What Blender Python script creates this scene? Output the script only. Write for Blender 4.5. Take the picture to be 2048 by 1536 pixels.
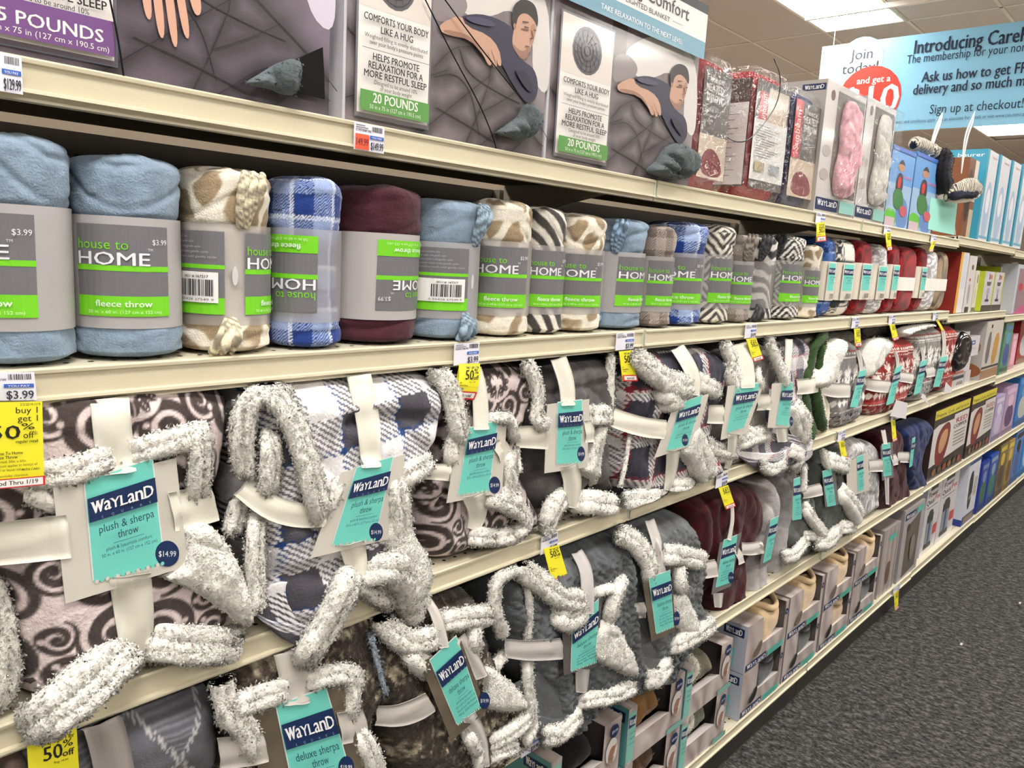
import bpy, math, random
import numpy as np
from mathutils import Vector, Matrix
for o in list(bpy.data.objects): bpy.data.objects.remove(o)
SC = bpy.context.scene
COL = SC.collection
RNG = np.random.RandomState(7)
PI = math.pi
# ------------------------------------------------------------------ camera
F = 1583.92
CAM = np.array([-1.42421, -0.90116, 1.49355])
RM = np.array([[0.66943, -0.7395, 0.05499], [-0.08464, -0.14972, -0.98507], [0.73669, 0.65479, -0.16314]])
for i in (2, 1):   # keep it orthonormal
    RM[i] /= np.linalg.norm(RM[i])
RM[0] = np.cross(RM[1], RM[2]); RM[0] /= np.linalg.norm(RM[0]); RM[1] = np.cross(RM[2], RM[0])
cd = bpy.data.cameras.new('camera'); cam = bpy.data.objects.new('camera', cd); COL.objects.link(cam)
cd.sensor_fit = 'HORIZONTAL'; cd.sensor_width = 36.0; cd.lens = F / 2048 * 36.0
cd.clip_start = 0.05; cd.clip_end = 60
mw = Matrix.Identity(4)
for r in range(3):
    mw[r][0] = RM[0][r]; mw[r][1] = -RM[1][r]; mw[r][2] = -RM[2][r]; mw[r][3] = CAM[r]
cam.matrix_world = mw
SC.camera = cam
# ------------------------------------------------------------------ world, light, exposure
SC.view_settings.view_transform = 'Standard'
SC.view_settings.look = 'None'
SC.view_settings.gamma = 1.0
SC.view_settings.use_curve_mapping = False
SC.view_settings.exposure = 0.06
wd = bpy.data.worlds.new('store'); SC.world = wd; wd.use_nodes = True
wd.node_tree.nodes['Background'].inputs[0].default_value = (1.0, 0.98, 0.95, 1)
wd.node_tree.nodes['Background'].inputs[1].default_value = 0.22
CEIL = 3.35
TROFF = [(x, y) for x in (-5.0, -2.03, 0.92, 3.87, 6.82, 9.5) for y in (-3.7, -1.26, 1.18)]
TROFF_POWER = 31.0
# ------------------------------------------------------------------ helpers: numbers
def lin(c):
    c = np.asarray(c, float) / 255.0
    return np.where(c <= 0.04045, c / 12.92, ((c + 0.055) / 1.055) ** 2.4)
def ray(u, v):
    return RM.T @ np.array([(u - 1024) / F, (v - 768) / F, 1.0])
def at(u, v, y):                       # the point of the picture (u, v) that lies at depth plane y
    d = ray(u, v); t = (y - CAM[1]) / d[1]
    return CAM + t * d
def atz(u, v, z):
    d = ray(u, v); t = (z - CAM[2]) / d[2]
    return CAM + t * d
def proj(P):
    q = RM @ (np.asarray(P, float) - CAM)
    return 1024 + F * q[0] / q[2], 768 + F * q[1] / q[2]
def X1(u, z, y):
    lo, hi = -1.7, 14.0
    for _ in range(50):
        m = (lo + hi) / 2
        if proj((m, y, z))[0] < u: lo = m
        else: hi = m
    return m
def pxm(P):                            # metres per picture unit at P
    return (RM[2] @ (np.asarray(P) - CAM)) / F
def ZT(zoom, pts):                     # points read in a zoomed crop -> picture frame
    ox, oy, s = zoom
    return [(ox + p[0] * s, oy + p[1] * s) + tuple(p[2:]) for p in pts]
_T = RNG.rand(64, 64, 64)
def vn(x, y, z=0.0):
    x, y, z = np.broadcast_arrays(np.asarray(x, float), y, z)
    xi = np.floor(x).astype(int); yi = np.floor(y).astype(int); zi = np.floor(z).astype(int)
    fx, fy, fz = x - xi, y - yi, z - zi
    fx = fx * fx * (3 - 2 * fx); fy = fy * fy * (3 - 2 * fy); fz = fz * fz * (3 - 2 * fz)
    def g(a, b, c): return _T[(xi + a) & 63, (yi + b) & 63, (zi + c) & 63]
    r = 0
    for a in (0, 1):
        for b in (0, 1):
            for c in (0, 1):
                r = r + g(a, b, c) * (fx if a else 1 - fx) * (fy if b else 1 - fy) * (fz if c else 1 - fz)
    return r * 2 - 1
def fbm(x, y, z=0.0, o=3):
    r = 0; a = 1.0; f = 1.0
    for i in range(o):
        r = r + a * vn(x * f + i * 7.3, y * f + i * 3.1, np.asarray(z) * f + i * 5.7); a *= 0.5; f *= 2.03
    return r / 1.75
def worley(u, v, seed=0):              # F1, F2 and cell id on a unit jittered grid
    ui = np.floor(u).astype(int); vi = np.floor(v).astype(int)
    f1 = np.full(u.shape, 9.0); f2 = np.full(u.shape, 9.0); cid = np.zeros(u.shape)
    for a in (-1, 0, 1):
        for b in (-1, 0, 1):
            jx = _T[(ui + a + seed) & 63, (vi + b) & 63, 3]; jy = _T[(ui + a + seed) & 63, (vi + b) & 63, 9]
            d = np.hypot(ui + a + jx - u, vi + b + jy - v)
            h = _T[(ui + a + seed) & 63, (vi + b) & 63, 17]
            cid = np.where(d < f1, h, cid)
            f2 = np.where(d < f1, f1, np.minimum(f2, d)); f1 = np.minimum(f1, d)
    return f1, f2, cid
# ------------------------------------------------------------------ helpers: materials
MATS = {}
def nmat(name):
    m = bpy.data.materials.new(name); m.use_nodes = True
    return m, m.node_tree, m.node_tree.nodes['Principled BSDF']
def acm(name, rough=0.6, bump=0.0, scale=200, sheen=0.0, spec=0.3, var=0.0, metal=0.0, coat=0.0, vscale=None, alpha=1.0, tint=None, wrinkle=0.0):
    """material that reads the object's own colour attribute and adds procedural grain"""
    if name in MATS: return MATS[name]
    m, nt, b = nmat(name); N = nt.nodes; L = nt.links
    if tint is None:
        a = N.new('ShaderNodeAttribute'); a.attribute_name = 'Col'; csock = a.outputs['Color']
    else:
        a = N.new('ShaderNodeRGB'); a.outputs[0].default_value = (*lin(tint), 1); csock = a.outputs[0]
    tc = N.new('ShaderNodeTexCoord')
    if var > 0:
        n2 = N.new('ShaderNodeTexNoise'); n2.inputs['Scale'].default_value = vscale or scale * .4; n2.inputs['Detail'].default_value = 4
        L.new(tc.outputs['Object'], n2.inputs['Vector'])
        mr = N.new('ShaderNodeMapRange'); mr.inputs[1].default_value = .25; mr.inputs[2].default_value = .75
        mr.inputs[3].default_value = 1 - var; mr.inputs[4].default_value = 1 + var
        L.new(n2.outputs[0], mr.inputs[0])
        mx = N.new('ShaderNodeVectorMath'); mx.operation = 'SCALE'
        L.new(csock, mx.inputs[0]); L.new(mr.outputs[0], mx.inputs['Scale']); csock = mx.outputs[0]
    L.new(csock, b.inputs['Base Color'])
    b.inputs['Roughness'].default_value = rough
    b.inputs['Specular IOR Level'].default_value = spec
    b.inputs['Metallic'].default_value = metal
    b.inputs['Sheen Weight'].default_value = sheen; b.inputs['Sheen Roughness'].default_value = .5
    b.inputs['Coat Weight'].default_value = coat; b.inputs['Coat Roughness'].default_value = .08
    b.inputs['Alpha'].default_value = alpha
    if bump > 0 or wrinkle > 0:
        n = N.new('ShaderNodeTexNoise'); n.inputs['Scale'].default_value = scale; n.inputs['Detail'].default_value = 5
        L.new(tc.outputs['Object'], n.inputs['Vector'])
        bp = N.new('ShaderNodeBump'); bp.inputs['Strength'].default_value = max(bump, wrinkle); bp.inputs['Distance'].default_value = .004
        L.new(n.outputs[0], bp.inputs['Height']); L.new(bp.outputs[0], b.inputs['Normal'])
        if coat > 0: L.new(bp.outputs[0], b.inputs['Coat Normal'])
    MATS[name] = m
    return m
def m_print(): return acm('printed_paper', .45, spec=.35)
def m_gloss(): return acm('glossy_print', .35, spec=.4, coat=.25)
def m_fleece(): return acm('fleece', 1.0, .5, 420, .15, .1, .10, vscale=160)
def m_plush(): return acm('plush', .9, .6, 260, .12, .12, .14, vscale=60)
def m_sherpa(): return acm('sherpa', 1.0, .9, 330, .4, .1, .07, vscale=220)
def m_fur(): return acm('long_fur', .9, 1.0, 300, .15, .12, .22, vscale=150)
def m_satin(): return acm('satin', .38, .12, 60, .3, .5, .03)
def m_card(): return acm('card', .6, .05, 300, 0, .3)
def m_metal(): return acm('painted_steel', .42, .04, 90, 0, .45, .035, vscale=6)
def m_plain(): return acm('matt', .8, 0, 0, 0, .2)
def m_leather(): return acm('suede', .85, .3, 300, .3, .2, .1, vscale=40)
def m_shiny(): return acm('shiny', .15, 0, 0, 0, .6)
def m_foil(): return acm('foil_card', .22, .5, 16, 0, .5, .3, metal=.85, vscale=22)
def m_clear():
    if 'clear_film' in MATS: return MATS['clear_film']
    m, nt, b = nmat('clear_film'); N = nt.nodes; L = nt.links
    tr = N.new('ShaderNodeBsdfTransparent'); tr.inputs[0].default_value = (.96, .97, .97, 1)
    gl = N.new('ShaderNodeBsdfGlossy'); gl.inputs['Roughness'].default_value = .09
    n = N.new('ShaderNodeTexNoise'); n.inputs['Scale'].default_value = 26; n.inputs['Detail'].default_value = 4; n.inputs['Distortion'].default_value = 1.5
    tc = N.new('ShaderNodeTexCoord'); L.new(tc.outputs['Object'], n.inputs['Vector'])
    bp = N.new('ShaderNodeBump'); bp.inputs['Strength'].default_value = 1.0; bp.inputs['Distance'].default_value = .02
    L.new(n.outputs[0], bp.inputs['Height']); L.new(bp.outputs[0], gl.inputs['Normal'])
    mx = N.new('ShaderNodeMixShader'); mx.inputs[0].default_value = .16
    L.new(tr.outputs[0], mx.inputs[1]); L.new(gl.outputs[0], mx.inputs[2])
    L.new(mx.outputs[0], N['Material Output'].inputs[0]); MATS['clear_film'] = m
    return m
def m_sleeve(a=.8):
    k = 'frosted_sleeve_%d' % (a * 100)
    if k in MATS: return MATS[k]
    m, nt, b = nmat(k)
    b.inputs['Base Color'].default_value = (*lin((186, 181, 180)), 1); b.inputs['Roughness'].default_value = .38; b.inputs['Alpha'].default_value = a
    MATS[k] = m
    return m
# ------------------------------------------------------------------ helpers: things and meshes
ORG = [np.zeros(3)]
def thing(name, label, cat, group=None, loc=(0, 0, 0)):
    o = bpy.data.objects.new(name, None); COL.objects.link(o)
    o.location = tuple(float(c) for c in loc); o.empty_display_size = .03
    o['label'] = label; o['category'] = cat
    if group: o['group'] = group
    ORG[0] = np.array(loc, float)
    return o
def tag(o, label, cat, group=None):
    o['label'] = label; o['category'] = cat
    if group: o['group'] = group
    return o
def mesh(name, V, Fc, col, mat, parent=None, smooth=False, org=None, nrm=None):
    """V (n,3); Fc list of faces; col: one rgb, or per face, or per vertex (sRGB 0-255)"""
    V = np.asarray(V, float)
    if org is None: org = ORG[0] if parent is not None else np.zeros(3)
    if ZMIN[0] > 0 and len(V) and not DRAPE[0]: V = V.copy(); V[:, 2] = np.maximum(V[:, 2], ZMIN[0] + .0015)
    elif ZMIN[0] > 0 and len(V):     # cloth below its own shelf drapes in front of the lip
        k_ = np.clip((ZMIN[0] + .002 - V[:, 2]) / .008, 0, 1) * (V[:, 1] > -.020); yl, yh = V[:, 1].min(), V[:, 1].max() + 1e-6
        yn = V[:, 1] * (1 - k_) + (-.014 + .010 * (V[:, 1] - yl) / (yh - yl)) * k_; V = CAM + (V - CAM) * ((yn - CAM[1]) / (V[:, 1] - CAM[1]))[:, None]
    V = V - org
    if ZMAX[0] < 9 and len(V): V[:, 2] = np.minimum(V[:, 2], ZMAX[0] - org[2] + np.where(V[:, 1] + org[1] > .05, .03, 0))
    me = bpy.data.meshes.new(name)
    if isinstance(Fc, np.ndarray):
        nf, k = Fc.shape
        me.vertices.add(len(V)); me.vertices.foreach_set('co', V.astype(np.float32).ravel())
        me.loops.add(nf * k); me.loops.foreach_set('vertex_index', Fc.astype(np.int32).ravel())
        me.polygons.add(nf); me.polygons.foreach_set('loop_start', np.arange(0, nf * k, k, dtype=np.int32))
        me.update(calc_edges=True)
    else:
        me.from_pydata(V.tolist(), [], [list(map(int, f)) for f in Fc]); me.update()
    nf = len(me.polygons)
    if col is not None:
        c = np.asarray(col, float)
        if c.ndim == 1: c = np.tile(c, (nf, 1))
        dom = 'FACE' if len(c) == nf and len(c) != len(V) else 'POINT'
        at_ = me.attributes.new('Col', 'FLOAT_COLOR', dom)
        d = np.ones((len(c), 4), np.float32); d[:, :3] = lin(np.clip(c, 0, 255))
        at_.data.foreach_set('color', d.ravel())
    me.polygons.foreach_set('use_smooth', np.full(nf, smooth))
    if nrm is not None: me.normals_split_custom_set_from_vertices(nrm.tolist())
    me.materials.append(mat)
    o = bpy.data.objects.new(name, me); COL.objects.link(o)
    if parent is not None: o.parent = parent
    return o
def sub(name, child_of, *a, **k):
    return mesh(name, *a, parent=child_of, **k)
class MB:
    """collects boxes and polygons into one mesh"""
    def __init__(s): s.V = []; s.F = []; s.C = []
    def add(s, V, Fc, col):
        n = len(s.V); s.V += [tuple(v) for v in V]; s.F += [[i + n for i in f] for f in Fc]
        s.C += [col] * len(Fc) if not isinstance(col, list) else col
    def box(s, x0, x1, y0, y1, z0, z1, col):
        V = [(x0, y0, z0), (x1, y0, z0), (x1, y1, z0), (x0, y1, z0), (x0, y0, z1), (x1, y0, z1), (x1, y1, z1), (x0, y1, z1)]
        s.add(V, [[0, 3, 2, 1], [4, 5, 6, 7], [0, 1, 5, 4], [1, 2, 6, 5], [2, 3, 7, 6], [3, 0, 4, 7]], col)
    def bevbox(s, x0, x1, y0, y1, z0, z1, col, b=.004):
        V = []; 
        for z, e in ((z0, b), (z0 + b, 0), (z1 - b, 0), (z1, b)):
            for (x, y) in ((x0 + e + b * (e == 0), y0 + e), (x1 - e - b * (e == 0), y0 + e), (x1 - e, y0 + e + b * (e == 0)), (x1 - e, y1 - e - b * (e == 0)),
                           (x1 - e - b * (e == 0), y1 - e), (x0 + e + b * (e == 0), y1 - e), (x0 + e, y1 - e - b * (e == 0)), (x0 + e, y0 + e + b * (e == 0))):
                V.append((x, y, z))
        Fc = [[7, 6, 5, 4, 3, 2, 1, 0], [24 + i for i in range(8)]]
        for k in range(3):
            for i in range(8):
                j = (i + 1) % 8; Fc.append([k * 8 + i, k * 8 + j, k * 8 + 8 + j, k * 8 + 8 + i])
        s.add(V, Fc, col)
    def prism(s, prof, x0, x1, col):    # (y, z) profile run along x
        n = len(prof)
        V = [(x0, p[0], p[1]) for p in prof] + [(x1, p[0], p[1]) for p in prof]
        s.add(V, [list(range(n))[::-1], list(range(n, 2 * n))] + [[i, (i + 1) % n, n + (i + 1) % n, n + i] for i in range(n)], col)
    def build(s, name, mat, parent=None, smooth=False): return mesh(name, s.V, s.F, np.array(s.C, float), mat, parent, smooth)
def inpoly(P, X, Y):
    P = np.asarray(P); ins = np.zeros(X.shape, bool); j = len(P) - 1
    for i in range(len(P)):
        xi, yi, xj, yj = P[i, 0], P[i, 1], P[j, 0], P[j, 1]
        if yi != yj:
            c = ((yi > Y) != (yj > Y)) & (X < (xj - xi) * (Y - yi) / (yj - yi) + xi); ins ^= c
        j = i
    return ins
def nearseg(P, Q, closed=True):
    """distance and nearest point from Q (n,2) to polyline P"""
    P = np.asarray(P, float); best = np.full(len(Q), 1e9); bp = np.zeros((len(Q), 2))
    m = len(P) if closed else len(P) - 1
    for i in range(m):
        a = P[i]; b = P[(i + 1) % len(P)]; ab = b - a; L2 = ab @ ab + 1e-12
        t = np.clip(((Q - a) @ ab) / L2, 0, 1); c = a + t[:, None] * ab; d = np.hypot(*(Q - c).T)
        k = d < best; best[k] = d[k]; bp[k] = c[k]
    return best, bp
def chaikin(P, n=2, closed=True):
    P = [np.array(p, float) for p in P]
    for _ in range(n):
        Q = []; m = len(P)
        if not closed: Q.append(P[0])
        for i in range(m if closed else m - 1):
            a, b = P[i], P[(i + 1) % m]; Q += [a * .75 + b * .25, a * .25 + b * .75]
        if not closed: Q.append(P[-1])
        P = Q
    return np.array(P)
def tufts(Pv, Nv, dens_len, col, n, seed, droop=.35, w=.0019):
    """n little curled locks on points Pv with normals Nv"""
    r = np.random.RandomState(seed)
    n = min(n, len(Pv)); 
    L = dens_len * (.6 + .8 * r.rand(n))[:, None]
    d = Nv + r.randn(n, 3) * .55; d[:, 2] -= droop * 1.6; d /= np.linalg.norm(d, axis=1)[:, None]
    t = np.cross(d, r.randn(n, 3)); t /= np.linalg.norm(t, axis=1)[:, None] + 1e-9; s = np.cross(d, t)
    W = (w * (.7 + .6 * r.rand(n)))[:, None]; b = Pv - Nv * .001
    A = b + t * W; B = b + (-t * .5 + s * .87) * W; C = b + (-t * .5 - s * .87) * W; tip = b + d * L
    V = np.stack([A, B, C, tip], 1).reshape(-1, 3); k = np.arange(n)[:, None] * 4
    Fc = np.concatenate([k + [0, 1, 3], k + [1, 2, 3], k + [2, 0, 3]])
    c = np.asarray(col, float)
    if c.ndim == 1: c = np.tile(c, (n, 1))
    c = c * (0.93 + .12 * r.rand(n))[:, None]
    NN = Nv * .8 + d * .35; NN /= np.linalg.norm(NN, axis=1)[:, None]
    return V, Fc, np.repeat(c, 4, 0), np.repeat(NN, 4, 0)
SHERPA = (253, 248, 238)
ZMAX = [99.0]; ZMIN = [-9.0]; DRAPE = [False]     # underside of the shelf above and top of the shelf a throw lies on
SEED = [1]
def vnorm(V, F):
    n = np.cross(V[F[:, 2]] - V[F[:, 0]], V[F[:, 3]] - V[F[:, 1]]); N = np.zeros_like(V)
    for k in range(4): np.add.at(N, F[:, k], n)
    return N / (np.linalg.norm(N, axis=1)[:, None] + 1e-12)
def _join_fuzz(V, Fq, Cv, fz):
    Vt, Ft, Ct = fz[:3]
    Fq3 = np.concatenate([Fq[:, [0, 1, 2]], Fq[:, [0, 2, 3]]])
    return np.concatenate([V, Vt]), np.concatenate([Fq3, Ft + len(V)]), np.concatenate([Cv, Ct])
def tube(name, pts, rad, col=SHERPA, mat=None, parent=None, fuzz=1.0, seg=16, step=.006, lump=.17, relief=None, flat=.85):
    """soft roll through 3-D points with radii (m); fuzz adds wool locks"""
    SEED[0] += 1; seed = SEED[0]
    P = np.array(pts, float); R_ = np.array(rad, float) if np.ndim(rad) else np.full(len(P), float(rad))
    Q = chaikin(np.column_stack([P, R_]), 3, False)
    Lc = np.concatenate([[0], np.cumsum(np.linalg.norm(np.diff(Q[:, :3], axis=0), axis=1))])
    n = max(6, int(Lc[-1] / step)); s = np.linspace(0, Lc[-1], n)
    C = np.column_stack([np.interp(s, Lc, Q[:, k]) for k in range(4)]); cen = C[:, :3]; rr = C[:, 3] * (1 + (.10 if fuzz > 0 else 0) * vn(s / .035, seed, 3))
    T = np.gradient(cen, axis=0); T /= np.linalg.norm(T, axis=1)[:, None] + 1e-9
    U = np.zeros_like(T); u_ = np.cross(T[0], [0, 1., 0]); u_ = u_ if np.linalg.norm(u_) > .1 else np.cross(T[0], [1., 0, 0])
    for i_ in range(len(T)):
        u_ = u_ - (u_ @ T[i_]) * T[i_]; u_ = u_ / (np.linalg.norm(u_) + 1e-9); U[i_] = u_
    W = np.cross(U, T)
    # rounded ends
    caps = 5; e = np.linspace(PI / 2, 0, caps, endpoint=False)
    cc, tt, rt, uu, ww = [], [], [], [], []
    for a in e: cc.append(cen[0] - T[0] * rr[0] * math.sin(a) * .9); rt.append(rr[0] * max(math.cos(a), .03)); uu.append(U[0]); ww.append(W[0])
    for i in range(n): cc.append(cen[i]); rt.append(rr[i]); uu.append(U[i]); ww.append(W[i])
    for a in e[::-1]: cc.append(cen[-1] + T[-1] * rr[-1] * math.sin(a) * .9); rt.append(rr[-1] * max(math.cos(a), .03)); uu.append(U[-1]); ww.append(W[-1])
    cc = np.array(cc); rt = np.array(rt); uu = np.array(uu); ww = np.array(ww); m = len(cc)
    th = np.linspace(0, 2 * PI, seg, endpoint=False)
    N = uu[:, None, :] * np.cos(th)[None, :, None] + ww[:, None, :] * np.sin(th)[None, :, None] * flat
    V0 = cc[:, None, :] + N * rt[:, None, None]
    dn = vn(V0[..., 0] / .03 + seed, V0[..., 1] / .03, V0[..., 2] / .03) * lump + vn(V0[..., 0] / .008 + seed, V0[..., 1] / .008, V0[..., 2] / .008) * lump * .45
    V = cc[:, None, :] + N * (rt[:, None] * (1 + dn))[..., None]
    if relief is not None: V = V + N * relief(V)[..., None]
    V = V.reshape(-1, 3)
    i = np.arange(m - 1)[:, None] * seg; j = np.arange(seg)[None, :]; jn = (j + 1) % seg
    Fq = np.stack([i + j, i + jn, i + seg + jn, i + seg + j], -1).reshape(-1, 4)
    cv = col(V) if callable(col) else np.tile(np.asarray(col, float), (len(V), 1)); nr = None
    if fuzz > 0:
        r = np.random.RandomState(seed); area = 2 * PI * rr.mean() * Lc[-1]
        nt = int(min(area * 1e4 * 17 * fuzz, 14000)); ii = r.randint(0, len(V), nt)
        Nf = N.reshape(-1, 3)[ii]; Pv = V[ii] + r.randn(nt, 3) * .002
        Nb = vnorm(V, Fq); sg = np.sign((Nb * N.reshape(-1, 3)).sum(1).mean()) or 1.0
        if sg < 0: Fq = Fq[:, ::-1]
        tf = tufts(Pv, Nf, .0034, cv[ii], nt, seed); V, Fq, cv = _join_fuzz(V, Fq, cv, tf); nr = np.concatenate([Nb * sg, tf[3]])
    return mesh(name, V, Fq, cv, mat or m_sherpa(), parent, True, nrm=nr)
def puff(name, outline, y0, T, R, col, parent=None, mat=None, h=.004, fuzz=0.0, folds=(), lump=.004, lscale=.05, relief=None, back=.7, seed=None, smoothn=2, flen=.0034, world=None, lean=0.0, record=False, ridge=.007):
    """soft body with the given outline (picture points laid at depth y0), thickness T, edge rounding R"""
    SEED[0] += 1; seed = SEED[0] if seed is None else seed
    P = np.array([at(p[0], p[1], y0 - .5 * T)[[0, 2]] for p in outline]) if world is None else np.array(world, float)
    P = chaikin(P, smoothn)
    x0, z0 = P.min(0) - h; x1, z1 = P.max(0) + h
    nx = int((x1 - x0) / h) + 2; nz = int((z1 - z0) / h) + 2
    gx = x0 + np.arange(nx) * h; gz = z0 + np.arange(nz) * h
    CX, CZ = np.meshgrid(gx[:-1] + h / 2, gz[:-1] + h / 2, indexing='ij')
    cell = inpoly(P, CX, CZ)
    vm = np.zeros((nx, nz), int)
    for a in (0, 1):
        for b in (0, 1): vm[a:nx - 1 + a, b:nz - 1 + b] += cell
    idx = -np.ones((nx, nz), int); use = vm > 0; idx[use] = np.arange(use.sum())
    VX, VZ = np.meshgrid(gx, gz, indexing='ij'); Q = np.column_stack([VX[use], VZ[use]])
    bd = (vm[use] < 4)
    d, bp = nearseg(P, Q); Q[bd] = bp[bd]; d[bd] = 0
    t = np.clip(d / R, 0, 1); prof = np.sqrt(1 - (1 - t) ** 2)
    fr = T * prof + (lump * fbm(Q[:, 0] / lscale + seed, Q[:, 1] / lscale, seed * .37) * np.minimum(prof * 1.5, 1))
    cx, cz = Q.mean(0)
    if ridge: fr = fr - ridge * prof * (1 - np.abs(vn(Q[:, 0] / .07 + seed, Q[:, 1] / .10 + .4 * Q[:, 0] / .07, seed * .61))) ** 7 + ridge * .5 * prof * vn(Q[:, 0] / .025, Q[:, 1] / .045 + seed, 4)
    for f in folds:                      # (points, depth, width): creases
        Pf = np.array([at(p[0], p[1], y0 - T)[[0, 2]] for p in f[0]]); Pf = chaikin(Pf, 2, False)
        df, _ = nearseg(Pf, Q, False); fr = fr - f[1] * np.exp(-(df / f[2]) ** 2) * prof
    if relief is not None: fr = fr + relief(Q[:, 0], Q[:, 1]) * prof
    shift = lean * (Q[:, 1] - z0)
    if record:
        G = np.full((nx, nz), 9.0); G[use] = y0 - fr; SURF.append((x0, z0, h, G))
    Vf = np.column_stack([Q[:, 0], y0 - fr + shift, Q[:, 1]]); Vb = np.column_stack([Q[:, 0], y0 + T * back * prof + shift, Q[:, 1]])
    ii, jj = np.nonzero(cell)
    q = np.column_stack([idx[ii, jj], idx[ii + 1, jj], idx[ii + 1, jj + 1], idx[ii, jj + 1]])
    # weld the rim: back copies of rim vertices reuse the front ones
    nb = len(Q); mp = np.arange(nb) + nb; mp[bd] = np.nonzero(bd)[0]
    V = np.concatenate([Vf, Vb]); Fq = np.concatenate([q, mp[q][:, ::-1]])
    cf = col(Q[:, 0] - cx, Q[:, 1] - cz) if callable(col) else np.tile(np.asarray(col, float), (nb, 1))
    cv = np.concatenate([cf, cf]); nr = None
    if fuzz > 0:
        r = np.random.RandomState(seed); nt = int(min(len(q) * h * h * 1e4 * 15 * fuzz, 22000))
        k = r.randint(0, nb, nt)
        gxn = Q[k] - bp[k]; gl = np.linalg.norm(gxn, axis=1)[:, None] + 1e-6
        out = -gxn / gl * np.where(d[k] < R, 1 - t[k], 0)[:, None]
        Nf = np.column_stack([out[:, 0], -np.ones(nt) * (t[k] + .15), out[:, 1]]); Nf /= np.linalg.norm(Nf, axis=1)[:, None]
        Pv = Vf[k] + np.column_stack([r.randn(nt) * h * .5, np.zeros(nt), r.randn(nt) * h * .5])
        Nb = vnorm(V, Fq); Nb = np.where(Nb[:nb, 1].mean() > 0, -Nb, Nb); tf = tufts(Pv, Nf, flen, cf[k], nt, seed)
        V, Fq, cv = _join_fuzz(V, Fq, cv, tf); nr = np.concatenate([Nb, tf[3]])
    return mesh(name, V, Fq, cv, mat or m_plush(), parent, True, nrm=nr)
def strokes(name, pts, r, y, parent, zoom=None, col=SHERPA, fuzz=1.0, mat=None, tuck=3, **k):
    """a roll through picture points laid at depth y, radius r in picture units"""
    if zoom: pts = ZT(zoom, pts); r = r * zoom[2]
    if fuzz >= .5: r = r * 1.25
    ys = np.linspace(y[0], y[1], len(pts)) if isinstance(y, tuple) else [y] * len(pts)
    pts = [tuple(p[:2]) for p in pts]; ys = list(ys)
    if len(pts) == 2: pts = [pts[0], tuple((np.array(pts[0]) + pts[1]) / 2), pts[1]]; ys = [ys[0], (ys[0] + ys[-1]) / 2, ys[-1]]
    P3 = [over(p[0], p[1], yy, .3 * r * pxm(at(p[0], p[1], yy))) for p, yy in zip(pts, ys)]
    if tuck:
        for e, nxt in ((0, 1), (-1, -2)):
            if (e == 0 and tuck & 1) or (e == -1 and tuck & 2):
                rr_ = r * pxm(P3[e]); s_ = surf_y(P3[e])
                if s_ > 5: continue
                yy = min(s_ + rr_ * .7, P3[e][1] + rr_ * 1.1); d_ = np.array(pts[e]) - np.array(pts[nxt]); d_ = d_ / (np.linalg.norm(d_) + 1e-9) * r * .7
                P_ = at(pts[e][0] + d_[0], pts[e][1] + d_[1], yy); P3 = [P_] + P3 if e == 0 else P3 + [P_]
    rad = [r * pxm(p) for p in P3]
    if fuzz >= .5 and max(rad) > .0135 and not k.get('relief') and mat is None:   # wide hems are doubled over: two rolls with a groove between
        d_ = np.array(P3[-1]) - np.array(P3[0]); d_ = np.array([-d_[2], 0, d_[0]]); d_ /= np.linalg.norm(d_) + 1e-9
        for s_ in (-1, 1):
            o_ = tube(name, [p + d_ * s_ * q * .40 + np.array([0, s_ * .002, 0]) for p, q in zip(P3, rad)], [q * .70 for q in rad], col, mat, parent, fuzz=fuzz * (1.0 if pxm(P3[0]) * F < 1.6 else .6), step=.005 if pxm(P3[0]) * F < 1.5 else .009, seg=16, **k)
        return o_
    far = pxm(P3[0]) * F
    return tube(name, P3, rad, col, mat, parent, fuzz=fuzz * (1.0 if far < 1.6 else .6), step=.005 if far < 1.5 else .009, seg=18 if far < 1.5 else 12, **k)
SURF = []
def surf_y(P):
    y = 9.0
    for (x0, z0, hh, G) in SURF:
        i = int(round((P[0] - x0) / hh)); j = int(round((P[2] - z0) / hh))
        if 0 <= i < G.shape[0] and 0 <= j < G.shape[1]: y = min(y, G[i, j])
    return y
def over(u, v, y, lift=.003):
    P = at(u, v, y)
    for _ in range(2):
        s_ = surf_y(P) - lift
        if P[1] > s_: P = at(u, v, s_)
    return P
def quad_y(pts, y, lift=.004):
    pts = np.array(pts, float); 
    for a in np.linspace(.02, .98, 9):
        for b in np.linspace(.02, .98, 9):
            p = pts[0] * (1 - a) * (1 - b) + pts[1] * a * (1 - b) + pts[2] * a * b + pts[3] * (1 - a) * b
            y = min(y, surf_y(at(p[0], p[1], y)) - lift)
    return y
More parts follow.
